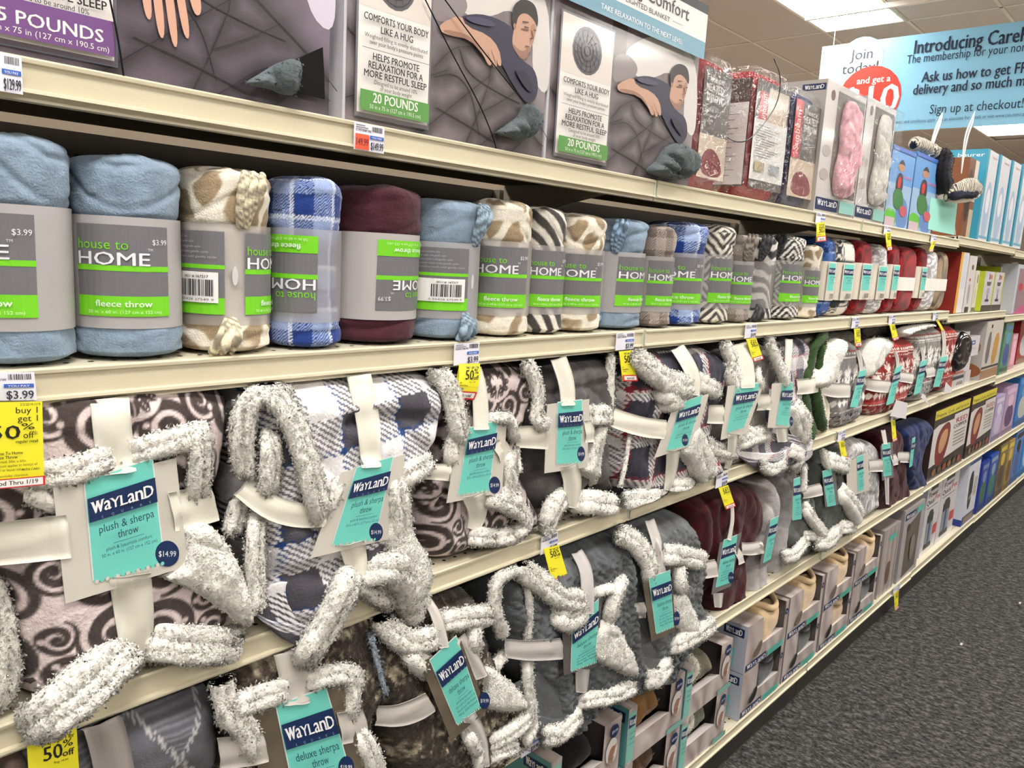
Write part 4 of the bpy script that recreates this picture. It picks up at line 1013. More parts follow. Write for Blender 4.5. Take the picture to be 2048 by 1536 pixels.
    throw('grey, white and red plaid plush throw with wide sherpa collar at the shelf joint', z4,
          [(140, 200), (400, 130), (650, 100), (900, 100), (985, 300), (960, 420), (880, 560), (850, 750), (905, 900), (945, 1090), (860, 1170), (780, 1230), (600, 1290), (290, 1350), (200, 1240), (90, 1130), (80, 950), (130, 720), (155, 560), (130, 350)],
          p_plaid(.10, .76, .1, (58, 57, 70), (228, 224, 222), .0095, (138, 40, 54), .006, rot=.05, duty=.15), .10, .11, .055, h=.0028, lump=.011, folds=[([(160, 620), (400, 720), (600, 740)], .01, .02), ([(280, 850), (250, 1000), (240, 1200)], .014, .01), ([(370, 420), (400, 560), (380, 640)], .012, .014)],
          sherpa=[([(345, 190), (430, 280), (570, 390), (740, 440)], 70, (-.008, -.025)), ([(560, 470), (640, 500), (680, 540)], 70, -.02), ([(860, 410), (925, 450)], 54, -.02), ([(158, 220), (150, 400), (152, 560)], 34, .01), ([(300, 830), (278, 1000), (238, 1180)], 16, -.01),
                  ([(285, 1315), (400, 1290), (530, 1290)], 54, -.008), ([(640, 1200), (755, 1195)], 44, -.01), ([(790, 850), (830, 960), (850, 1080)], 72, -.006), ([(915, 950), (920, 1090)], 36, .01)],
          flaps=[([(345, 185), (430, 215), (560, 310), (740, 370), (790, 440), (740, 520), (640, 640), (570, 650), (560, 560), (600, 500), (500, 420), (390, 320)], .004, .03), ([(780, 730), (850, 720), (900, 880), (945, 960), (945, 1100), (870, 1170), (810, 1120), (760, 1010), (690, 960), (700, 900)], .006, .026)],
          ribs=[([(680, 130), (760, 250), (815, 370), (800, 500)], [50, 55, 56, 52], [0, -.022, -.033, -.034]), ([(150, 660), (300, 715), (450, 755), (590, 768)], [70, 76, 76, 74], [.005, -.02, -.03, -.034]), ([(650, 930), (640, 1060), (605, 1235)], [48, 46, 30], [-.034, -.02, -.0])],
          card=([(645, 585), (915, 488), (800, 880), (495, 985)], -.0315), lab=([(695, 562), (862, 500), (752, 885), (583, 925)], -.0315), price='$14.99', pcirc=((728, 845), 25, 46, -.0318))
    G6 = (140, 134, 130)
    throw('pale grey plush throw with wide cream ribbon, between two plaid throws', z4,
          [(930, 120), (1150, 80), (1330, 80), (1390, 200), (1350, 400), (1285, 700), (1320, 800), (1210, 1000), (1060, 1070), (950, 1100), (900, 1000), (830, 850), (840, 700), (960, 560), (1040, 450), (990, 300)],
          p_solid(G6, .1), .088, .08, .05, h=.004, lump=.012, folds=[([(950, 560), (1050, 540)], .014, .012), ([(960, 1000), (1000, 1080)], .012, .01)],
          sherpa=[([(1035, 110), (1060, 170), (1085, 225)], 56, -.008), ([(1060, 290), (1110, 400)], 66, -.012), ([(1290, 350), (1300, 400)], 34, -.02), ([(900, 870), (980, 920), (1080, 935)], 42, -.004), ([(1150, 860), (1230, 820), (1300, 800)], 48, -.006), ([(930, 985), (1040, 985)], 24, .0)],
          flaps=[([(1150, 830), (1230, 720), (1290, 760), (1325, 800), (1300, 850), (1220, 920), (1150, 900)], .0, .018)],
          ribs=[([(1165, 100), (1215, 280), (1225, 445)], [58, 60, 58], [0, -.02, -.03]), ([(835, 645), (930, 650), (1035, 650)], [66, 72, 72], [.01, -.018, -.03]), ([(1110, 800), (1100, 930), (1060, 1070)], [36, 34, 24], [-.03, -.02, 0])],
          card=([(1060, 430), (1345, 390), (1200, 790), (1005, 845)], -.027), lab=([(1122, 427), (1308, 408), (1180, 745), (1045, 790)], -.027))
    throw('light grey and red plaid plush throw drooping over the shelf lip', z4,
          [(1340, 80), (1500, 50), (1670, 35), (1665, 300), (1600, 420), (1580, 520), (1650, 690), (1640, 860), (1665, 1000), (1550, 1050), (1480, 1060), (1400, 1105), (1310, 1040), (1262, 900), (1240, 700), (1260, 520), (1380, 470), (1390, 300)],
          p_plaid(.09, .55, .2, (80, 78, 90), (224, 220, 220), .008, (150, 50, 66), .004), .088, .08, .05, h=.004, lump=.01,
          sherpa=[([(1375, 90), (1420, 200), (1470, 320), (1500, 375)], 44, (-.01, -.02)), ([(1590, 610), (1650, 700), (1640, 810)], 56, -.008), ([(1320, 1040), (1395, 1085), (1470, 1035)], 34, -.02), ([(1540, 930), (1620, 960), (1580, 1020)], 46, -.012), ([(1440, 430), (1420, 500)], 44, -.004)],
          flaps=[([(1560, 570), (1620, 610), (1690, 700), (1690, 780), (1640, 870), (1570, 800), (1550, 690)], -.0, .02)],
          ribs=[([(1540, 70), (1532, 250), (1512, 402)], [24, 26, 24], [0, -.02, -.026]), ([(1290, 560), (1395, 555)], [62, 60], [-.012, -.026]), ([(1480, 760), (1490, 860)], [44, 40], [-.026, -.015])],
          card=([(1400, 412), (1560, 400), (1530, 750), (1365, 752)], -.024), lab=([(1475, 412), (1558, 405), (1522, 735), (1425, 725)], -.024), price='$14.99', pcirc=((1545, 700), 13, 38, -.0243), drape=True)
    z5 = (1600, 440, .2995)
    GR = (52, 78, 46); gp = p_solid((54, 78, 44), .25)
    t = throw('forest green and cream striped plush throw with white ribbon', z5,
          [(30, 780), (90, 750), (160, 755), (162, 900), (150, 1050), (165, 1250), (160, 1440), (70, 1475), (20, 1440), (5, 1250), (0, 1080), (20, 900)],
          p_solid((226, 218, 200)), .08, .06, .04, h=.005, ribs=[([(-15, 1115), (60, 1112), (120, 1100)], [52, 52, 50], [0, -.01, 0])], detail=0)
    for pts, r in ([(135, 790), (85, 860), (55, 980), (25, 1050)], 34), ([(145, 850), (130, 950), (110, 1040)], 26), ([(15, 1180), (35, 1290)], 38), ([(95, 1165), (130, 1340)], 38), ([(75, 1400), (55, 1450)], 36): strokes('green_stripe', pts, r, .015, t, z5, col=(58, 82, 46), fuzz=.5, mat=m_plush())
    GN = 'knit patterned throws on the third shelf'
    def nord(label, body, side, pat, rib, lab_, vr, y=.078, T=.07, extra=()):
        t = throw(label, z5, body, pat, y, T, .05, h=.0042, lump=.006, group=GN, name='knit_throw', mat=m_fleece(),
                  flaps=[(side, y - .045, .05, .03)] if side else (), ribs=[rib, vr], lab=lab_, lines=('soft', 'warm'), title=('knit sherpa', 'throw'), detail=0, ribcol=(206, 200, 192), fuzz=.5)
        return t
    nord('grey snowflake knit throw with white sherpa side, behind the green striped one', [(250, 820), (300, 792), (345, 810), (400, 905), (408, 1050), (392, 1200), (365, 1330), (270, 1395), (165, 1412), (148, 1250), (140, 1100), (190, 950)],
         [(292, 788), (235, 825), (150, 990), (85, 1090), (110, 1140), (200, 1110), (240, 960), (290, 850), (308, 805)], p_nordic(ph=.02), ([(130, 1110), (225, 1140), (340, 1140)], [46, 48, 46], [.03, .0, .0]), ([(395, 1010), (445, 998), (382, 1250), (333, 1250)], [.0, .0, -.005, -.005]), ([(395, 870), (412, 950), (418, 1012)], [12, 14, 14], .0))
    nord('red snowflake knit throw with cream sherpa side', [(600, 805), (660, 782), (725, 792), (732, 950), (690, 1140), (640, 1260), (510, 1325), (425, 1320), (408, 1180), (440, 1060), (530, 900)],
         [(500, 800), (590, 785), (622, 808), (570, 890), (490, 1010), (430, 1080), (435, 980), (470, 870)], p_nordic((140, 36, 32), (228, 214, 204), (100, 28, 30), (200, 70, 60)), ([(428, 1090), (520, 1110), (610, 1115)], [38, 42, 40], [.03, 0, 0]), ([(636, 990), (682, 966), (622, 1222), (574, 1238)], [0, 0, -.005, -.005]), ([(640, 880), (660, 930), (660, 985)], [9, 12, 12], 0.0))
    nord('grey and white snowflake knit throw between two red ones', [(700, 760), (780, 720), (905, 700), (925, 780), (900, 950), (860, 1130), (760, 1245), (680, 1210), (655, 1080), (720, 960), (725, 840)],
         [(690, 730), (780, 705), (905, 685), (912, 712), (830, 735), (740, 760), (700, 800)], p_nordic((138, 134, 128), ph=.04), ([(670, 1045), (760, 1060)], [34, 34], 0.0), ([(805, 945), (850, 930), (803, 1150), (757, 1170)], [0, 0, -.005, -.005]), ([(818, 850), (828, 900), (828, 945)], [9, 10, 10], 0.0))
    nord('red snowflake knit throw beside the black glass dish', [(915, 730), (960, 700), (1005, 695), (1030, 800), (1022, 950), (965, 1120), (860, 1165), (842, 1080), (880, 960), (905, 850)],
         None, p_nordic((140, 36, 32), (228, 214, 204), (100, 28, 30), (200, 70, 60), ph=.03), ([(845, 1020), (905, 1010)], [34, 34], 0.0), ([(940, 915), (986, 908), (930, 1112), (888, 1116)], [0, 0, -.005, -.005]), ([(962, 740), (972, 830), (962, 915)], [11, 12, 12], 0.0))
    # second grey knit throw peeping out behind, and the loose wool behind them
    t = throw('grey snowflake knit throw standing close behind the first grey one', z5, [(395, 790), (470, 770), (488, 860), (470, 980), (440, 1000), (410, 930)], p_nordic(ph=.05), .16, .06, .04, h=.005, group=GN, name='knit_throw', mat=m_fleece())
    for i, (pts, r, nm) in enumerate([([(170, 800), (250, 775), (330, 780)], 38, 'rolled cream sherpa corner in the dark gap behind the green throw'), ([(430, 760), (520, 735), (590, 760)], 40, 'rolled cream sherpa corner behind the red knit throw'), ([(150, 920), (190, 860)], 34, 'small cream sherpa tuft beside the green striped throw')]):
        o = strokes('sherpa_bundle', pts, r, .17, None, z5, fuzz=.49); tag(o, nm, 'blanket', 'throws at the back of the third shelf')
    t = thing('sherpa_throw', 'cream sherpa throw cut off at the left edge beside the damask throw', 'blanket', None, at(0, 1400, .05)); 
    strokes('sherpa_edge', [(-30, 1180), (0, 1290), (8, 1350), (-6, 1400)], 26, .02, t); strokes('sherpa_edge', [(-60, 1200), (-55, 1390)], 40, .05, t)
third_shelf()
ZMAX[0] = 99.0; ZMIN[0] = -9.0
ZMAX[0] = 99.0
def fourth_shelf():
    ZMAX[0] = ZS['C'] - .037; ZMIN[0] = ZS['D']
    G4 = 'deluxe throws on the fourth shelf'; DX = dict(group=G4, title=('deluxe sherpa', 'throw'), lines=('plush & luxurious comfort', '50 in. x 60 in. (127 cm x 152 cm)', 'Face and back: 100% Polyester', 'Filling: 100% Polyester'))
    FOIL = (186, 170, 148)
    z0 = (0, 1240, .3418)
    throw('slate grey argyle plush throw behind a wide taupe belly band, bottom left', z0, [(-60, 600), (300, 560), (740, 500), (1000, 410), (1225, 345), (1272, 480), (1285, 700), (1255, 830), (1215, 1000), (-60, 1000)],
          p_argyle(), .09, .09, .05, h=.003, lump=.008, mat=m_fleece(), group=G4, name='plush_throw',
          ribs=[([(560, 480), (640, 700), (690, 960)], [120, 120, 120], [-.004, -.012, -.012])], ribcol=(142, 134, 130))
    t = throw('dark taupe throw edge at the lower left corner, below the yellow tag', z0, [(-60, 700), (160, 700), (200, 760), (240, 1000), (-60, 1000)], p_solid((84, 70, 64)), .06, .08, .04, h=.006, group=G4)
    strokes('pink_binding', [(0, 690), (12, 760), (20, 900)], 14, -.03, t, z0, col=(196, 162, 140), fuzz=0, mat=m_satin())
    FUR = p_fur()
    full = (0, 0, 1.0)
    throw('mottled brown faux fur throw with grey ribbon, lower left of the fur pair', full,
          [(430, 1345), (480, 1290), (560, 1245), (660, 1215), (740, 1185), (765, 1250), (768, 1330), (752, 1400), (735, 1430), (756, 1500), (765, 1600), (430, 1600), (436, 1450)],
          FUR, .085, .09, .045, h=.003, lump=.009, mat=m_fur(), relief=furr(), fz=.5,
          sherpa=[([(443, 1355), (446, 1395), (455, 1425)], 18, -.012), ([(468, 1412), (520, 1395), (562, 1382)], 18, -.014), ([(458, 1425), (492, 1450), (508, 1492)], 20, -.014), ([(628, 1358), (670, 1345), (700, 1352)], 16, -.016), ([(650, 1352), (690, 1345), (706, 1370), (702, 1412)], 17, -.014), ([(716, 1470), (735, 1500), (752, 1550)], 17, -.01)],
          ribs=[([(578, 1300), (592, 1360), (598, 1410)], [29, 29, 27], [-.004, -.016, -.022]), ([(440, 1510), (490, 1505), (534, 1496)], [32, 32, 30], [-.012, -.018, -.022]), ([(682, 1460), (735, 1450)], [33, 30], [-.022, -.01])], ribcol=(186, 180, 172),
          card=([(505, 1432), (688, 1368), (745, 1600), (530, 1660)], -.0195), cardcol=FOIL, cardmat=m_foil(), lab=([(552, 1411), (651, 1376), (712, 1590), (597, 1622)], -.0195), price='$19.99', pcirc=((692, 1534), 16, 22, -.0198), drape=True, **DX)
    z1 = (650, 1100, .2839)
    throw('mottled brown faux fur throw with tilted teal label, right of the fur pair', z1,
          [(250, 500), (480, 430), (740, 330), (980, 240), (1060, 330), (1080, 450), (1150, 720), (1400, 1040), (1440, 1250), (1330, 1390), (1180, 1480), (1100, 1600), (450, 1600), (380, 1300), (340, 1110), (290, 1080), (230, 900), (220, 650)],
          FUR, .085, .10, .05, h=.003, lump=.012, mat=m_fur(), relief=furr(), fz=.5, folds=[([(330, 600), (380, 850), (430, 1060)], .02, .012), ([(420, 1270), (520, 1400), (640, 1560)], .012, .014), ([(500, 1260), (560, 1500)], .01, .01)],
          sherpa=[([(390, 480), (480, 590), (620, 660), (750, 620)], 64, (-.01, -.028)), ([(610, 720), (665, 790)], 64, -.024), ([(860, 500), (980, 480), (1080, 470)], 56, -.022), ([(1050, 560), (1055, 660)], 56, -.02),
                  ([(1430, 1120), (1470, 1230), (1420, 1320)], 38, .0), ([(1200, 1350), (1300, 1290), (1400, 1210)], 46, -.02), ([(1195, 1440), (1300, 1400)], 40, -.014), ([(1010, 1310), (1050, 1390)], 40, -.024), ([(1080, 1430), (1080, 1540)], 34, -.02), ([(320, 600), (360, 760), (420, 985)], 14, -.012, (170, 184, 200))],
          flaps=[([(1130, 830), (1200, 840), (1290, 910), (1410, 1020), (1440, 1110), (1380, 1150), (1250, 1150), (1110, 1120), (1150, 1000)], -.012, .02)],
          ribs=[([(722, 340), (805, 480), (850, 690)], [26, 38, 40], [0, -.028, -.038]), ([(365, 1175), (520, 1180), (650, 1140), (755, 1080)], [70, 76, 76, 74], [.0, -.026, -.034, -.038]), ([(1020, 1170), (1100, 1300), (1130, 1530)], [52, 52, 46], [-.036, -.03, -.01]), ([(960, 610), (1050, 760), (1115, 900)], [40, 48, 48], [-.03, -.031, -.03])], ribcol=(190, 184, 176),
          card=([(670, 800), (960, 640), (1140, 1130), (890, 1345)], -.0345), cardcol=FOIL, cardmat=m_foil(), lab=([(738, 775), (922, 607), (1088, 1100), (930, 1232)], -.0345), price='$19.99', pcirc=((1122, 1060), 38, 60, -.0348), drape=True, **DX)
    z2 = (960, 1020, .336); CH = p_solid((92, 95, 98), .22)
    throw('charcoal cable textured plush throw with sherpa border behind a yellow tag', z2,
          [(60, 420), (150, 340), (240, 310), (560, 210), (810, 110), (865, 280), (865, 420), (870, 640), (930, 850), (945, 980), (920, 1100), (700, 1180), (590, 1200), (565, 1320), (400, 1390), (350, 1330), (345, 1100), (240, 1000), (130, 860), (125, 740), (60, 600)],
          CH, .085, .10, .05, h=.003, lump=.010, relief=cable(), folds=[([(290, 430), (300, 760)], .016, .012), ([(590, 960), (600, 1180)], .014, .014), ([(860, 300), (850, 420)], .01, .02)],
          sherpa=[([(125, 720), (85, 600), (85, 440), (150, 375), (250, 352)], 34, (.0, -.01)), ([(250, 352), (370, 440), (480, 530), (600, 545)], 50, (-.01, -.03)), ([(465, 620), (520, 660), (590, 610)], 60, -.028), ([(275, 430), (300, 600), (282, 760)], 22, -.008), ([(690, 492), (780, 465)], 28, -.02), ([(830, 460), (790, 560), (775, 620)], 50, -.022),
                  ([(620, 1130), (780, 1110), (895, 1050)], 38, -.012), ([(282, 915), (282, 1050), (312, 1200), (285, 1350)], 36, (-.004, -.01)), ([(400, 1350), (500, 1325), (565, 1240)], 44, -.02), ([(95, 920), (130, 870)], 32, .01)],
          flaps=[([(700, 690), (780, 650), (870, 750), (940, 930), (940, 1005), (850, 975), (690, 910), (680, 850)], -.012, .022)],
          ribs=[([(585, 250), (640, 350), (652, 480), (650, 620)], [32, 38, 40, 38], [0, -.02, -.036, -.039]), ([(148, 825), (300, 845), (495, 830)], [56, 60, 62], [.0, -.024, -.034]), ([(620, 950), (612, 1090)], [40, 34], [-.034, -.02])], ribcol=(188, 182, 178),
          card=([(490, 712), (725, 520), (700, 930), (500, 985)], -.032), cardcol=(92, 86, 84), lab=([(548, 685), (703, 530), (690, 900), (540, 960)], -.032), price='$19.99', pcirc=((712, 832), 20, 45, -.0323), drape=True, **DX)
    throw('grey cable textured plush throw with white sherpa tips, right of the charcoal one', z2,
          [(820, 130), (1000, 60), (1210, -10), (1245, 150), (1290, 290), (1240, 450), (1330, 640), (1362, 720), (1200, 840), (1115, 900), (1100, 1050), (1000, 1060), (950, 950), (880, 720), (860, 550), (855, 350), (830, 230)],
          p_solid((102, 105, 105), .22), .085, .10, .05, h=.0035, lump=.010, relief=cable(),
          sherpa=[([(840, 140), (930, 200), (1000, 300), (1010, 370)], 48, (-.01, -.026)), ([(1110, 262), (1200, 272), (1275, 290)], 44, -.02), ([(1180, 340), (1190, 440)], 46, -.02), ([(1160, 800), (1250, 760), (1340, 700)], 40, -.008), ([(990, 1000), (1050, 1000), (1095, 930)], 46, -.016)],
          flaps=[([(1150, 500), (1220, 480), (1270, 570), (1298, 660), (1295, 740), (1200, 745), (1150, 680)], -.012, .02)],
          ribs=[([(1018, 60), (1065, 200), (1088, 380)], [26, 30, 32], [0, -.02, -.03]), ([(850, 605), (990, 600)], [44, 46], [-.01, -.03])], ribcol=(198, 192, 186),
          card=([(970, 440), (1140, 395), (1165, 720), (1022, 785)], -.0295), cardcol=FOIL, cardmat=m_foil(), lab=([(1005, 405), (1128, 360), (1150, 690), (1047, 735)], -.0295), price='$19.99', pcirc=((1170, 645), 18, 42, -.0298), drape=True, **DX)
    z3 = (1340, 860, .2865)
    def simple(label, body, pat, lab=None, card=None, sherpa=(), ribs=(), y0=.07, T=.068, relief=None, cc=(110, 106, 104), folds=(), mat=None, pc=None, **k):
        return throw(label, z3, body, pat, y0, T, .045, h=.0042, lump=.008, sherpa=sherpa, ribs=ribs, card=(card, -.012) if card else None, cardcol=cc, lab=(lab, -.012) if lab else None, relief=relief, folds=folds, mat=mat, detail=0, ribcol=(206, 200, 192), price='$19.99' if pc else None, pcirc=pc, fuzz=.7, **DX)
    BUR = p_solid((62, 14, 20), .25)
    simple('deep burgundy velvety plush throw with silver ribbon and grey label card', [(100, 520), (250, 430), (480, 375), (590, 395), (617, 560), (575, 750), (505, 860), (490, 1080), (500, 1180), (400, 1340), (330, 1355), (240, 1480), (150, 1500), (300, 1440), (250, 1200), (140, 1020), (140, 900), (125, 620)], BUR,
           [(374, 770), (466, 732), (432, 1060), (318, 1100)], [(350, 790), (500, 715), (425, 1090), (290, 1150)], folds=[([(300, 480), (330, 700), (300, 900)], .014, .014), ([(460, 450), (460, 700)], .014, .01), ([(150, 980), (250, 970)], .012, .02), ([(320, 1100), (300, 1350)], .016, .012)],
           ribs=[([(125, 985), (230, 985), (335, 965)], [58, 60, 60], [0, -.012, -.016]), ([(430, 470), (452, 600), (420, 770)], [10, 12, 14], [0, -.014, -.016]), ([(470, 890), (510, 875)], [60, 56], [-.012, .0]), ([(345, 1140), (345, 1240)], [34, 26], [-.012, -.004])], pc=((425, 1030), 20, 40, -.0125))
    LG = p_solid((178, 172, 170), .12); DG = p_solid((96, 98, 96), .2)
    simple('pale grey plush throw with white paper band, right of the burgundy one', [(520, 360), (610, 330), (700, 325), (732, 440), (722, 600), (680, 650), (650, 880), (640, 1100), (560, 1200), (495, 1230), (490, 1100), (540, 820), (612, 580), (600, 420)], LG, [(702, 625), (758, 600), (702, 900), (648, 930)], [(680, 660), (758, 610), (700, 920), (622, 975)],
           ribs=[([(505, 830), (570, 835), (655, 820)], [44, 44, 44], [0, -.01, -.01])])
    simple('pale grey plush throw pressed against its twin before the sherpa tipped one', [(725, 330), (790, 280), (845, 240), (862, 400), (842, 560), (775, 700), (782, 900), (745, 1040), (650, 1088), (655, 930), (700, 760), (730, 600), (740, 450)], p_solid((170, 166, 166), .12), None, None, y0=.085)
    simple('grey textured throw with cream sherpa hem, above the perforated shelf edge', [(850, 600), (855, 340), (935, 290), (955, 480), (1000, 600), (1075, 700), (1000, 745), (945, 780), (935, 880), (860, 905), (795, 880), (770, 720)], DG, [(862, 345), (906, 330), (917, 620), (853, 632)], None, relief=cable(.003),
           sherpa=[([(935, 270), (930, 400)], 30, -.006), ([(950, 560), (1000, 640), (1060, 715)], 34, -.01), ([(800, 885), (870, 875), (930, 790)], 34, -.008), ([(940, 740), (1000, 735)], 26, .0)])
    simple('dark green grey throw with cream sherpa folds and boot shaped tip', [(950, 180), (1060, 145), (1210, 100), (1205, 250), (1150, 400), (1175, 560), (1275, 660), (1170, 750), (1085, 830), (1010, 830), (985, 700), (930, 480), (945, 350)], p_solid((78, 82, 78), .2), [(1062, 290), (1125, 270), (1156, 525), (1098, 537)], [(1062, 300), (1150, 270), (1180, 520), (1085, 540)], relief=cable(.002),
           sherpa=[([(1065, 150), (1092, 240)], 28, -.01), ([(1130, 220), (1200, 245)], 42, -.012), ([(1190, 440), (1260, 520), (1300, 600)], 54, -.008), ([(1020, 790), (1100, 790), (1158, 720)], 38, -.012), ([(1190, 680), (1245, 680)], 34, -.002)], ribs=[([(930, 445), (1000, 430), (1065, 415)], [40, 42, 42], [0, -.01, -.013])])
    simple('white and pale grey plush throw with plain cream card', [(1210, 60), (1315, 40), (1345, 100), (1390, 60), (1420, 120), (1420, 400), (1412, 560), (1340, 600), (1290, 665), (1245, 640), (1205, 450), (1190, 250)], p_fur((150, 148, 148), (214, 210, 208), .05, .05), [(1303, 190), (1347, 170), (1352, 415), (1308, 430)], [(1230, 230), (1385, 160), (1390, 420), (1240, 470)], cc=(198, 190, 178))
    simple('burgundy plush throw with silver cross ribbon, beside the navy one', [(1415, 10), (1500, -20), (1595, -30), (1590, 150), (1645, 440), (1600, 520), (1540, 535), (1495, 580), (1420, 592), (1395, 350), (1410, 150)], BUR, [(1478, 100), (1535, 88), (1546, 315), (1490, 326)], [(1470, 110), (1555, 85), (1562, 330), (1482, 355)],
           ribs=[([(1392, 250), (1490, 248)], [44, 44], [-.002, -.016]), ([(1550, 215), (1592, 205)], [40, 38], [-.012, 0]), ([(1495, 0), (1512, 100)], [13, 14], [-.004, -.016]), ([(1520, 330), (1525, 520)], [14, 12], [-.016, -.004])])
    simple('navy blue plush throw with silver ribbon, last before the pan boxes', [(1595, -20), (1700, -60), (1800, -90), (1790, 40), (1705, 190), (1762, 350), (1745, 410), (1650, 465), (1625, 300), (1600, 150)], p_solid((34, 44, 84), .22), [(1690, 60), (1712, 50), (1690, 250), (1668, 262)], None,
           ribs=[([(1592, 190), (1682, 192)], [38, 38], [0, -.01])])
fourth_shelf()
ZMAX[0] = 99.0; ZMIN[0] = -9.0
# ================================================================== boxed goods
def carton(name, label, uL, uR, top, lv, y=.012, D=.15, col=(200, 200, 200), front=None, side=None, cat='box', group=None, z0=None, H=None, mat=None, sidecol=None, topcol=None, tilt=0, grp_part='carton'):
    """a printed box standing on shelf lv; front lower edge runs from picture column uL to uR"""
    z = (ZS[lv] if z0 is None else z0) + .001
    x0, x1 = X1(uL, z, y), X1(uR, z, y)
    if H is None: H = at(top[0], top[1], y)[2] - z
    t = thing(name, label, cat, group, ((x0 + x1) / 2, y + D / 2, z))
    b = MB(); V = [(x0, y, z), (x1, y, z), (x1, y + D, z), (x0, y + D, z), (x0, y, z + H), (x1, y, z + H), (x1, y + D, z + H), (x0, y + D, z + H)]
    sc = sidecol or col; tc = topcol or col
    b.add(V, [[0, 3, 2, 1], [4, 5, 6, 7], [0, 1, 5, 4], [1, 2, 6, 5], [2, 3, 7, 6], [3, 0, 4, 7]], [col, tc, col, sc, sc, sc])
    b.build('carton', mat or m_gloss(), t)
    W = x1 - x0
    if front: P = Print(); front(P, W, H); P.build('front_print', facemap(x0, x1, y, z, z + H), t, mat or m_gloss())
    if side: P = Print(); side(P, D, H); P.build('side_print', sidemap(x0, y, y + D, z, z + H), t, mat or m_gloss())
    return t, (x0, x1, y, z, W, H, D)
AW, AH = .45, .37
def gx(px, py):   # picture point on the third weighted-blanket box -> artwork coordinates
    P = at(px, py, .012); return ((P[0] + .352) / .49 * AW, AH - (P[2] - ZS['A']))
def gz(pts): return [gx(640 + x * .3906, y * .3906) for x, y in pts]
QUILT = ([(1478, 640), (1560, 620), (1620, 700), (1640, 870)], [(1580, 530), (1600, 620), (1720, 700), (1800, 740)], [(1680, 530), (1700, 620), (1640, 780), (1590, 900)], [(1480, 760), (1600, 830), (1700, 900)], [(1790, 690), (1720, 740), (1640, 780)], [(1480, 600), (1560, 510), (1680, 525), (1790, 690), (1850, 780), (1900, 880)])
QUILT2 = ([(.0, .25), (.15, .36)], [(.0, .34), (.12, .30), (.2, .27)], [(.14, .37), (.24, .30), (.30, .26)], [(.28, .37), (.37, .31), (.45, .35)], [(.36, .37), (.42, .33)])
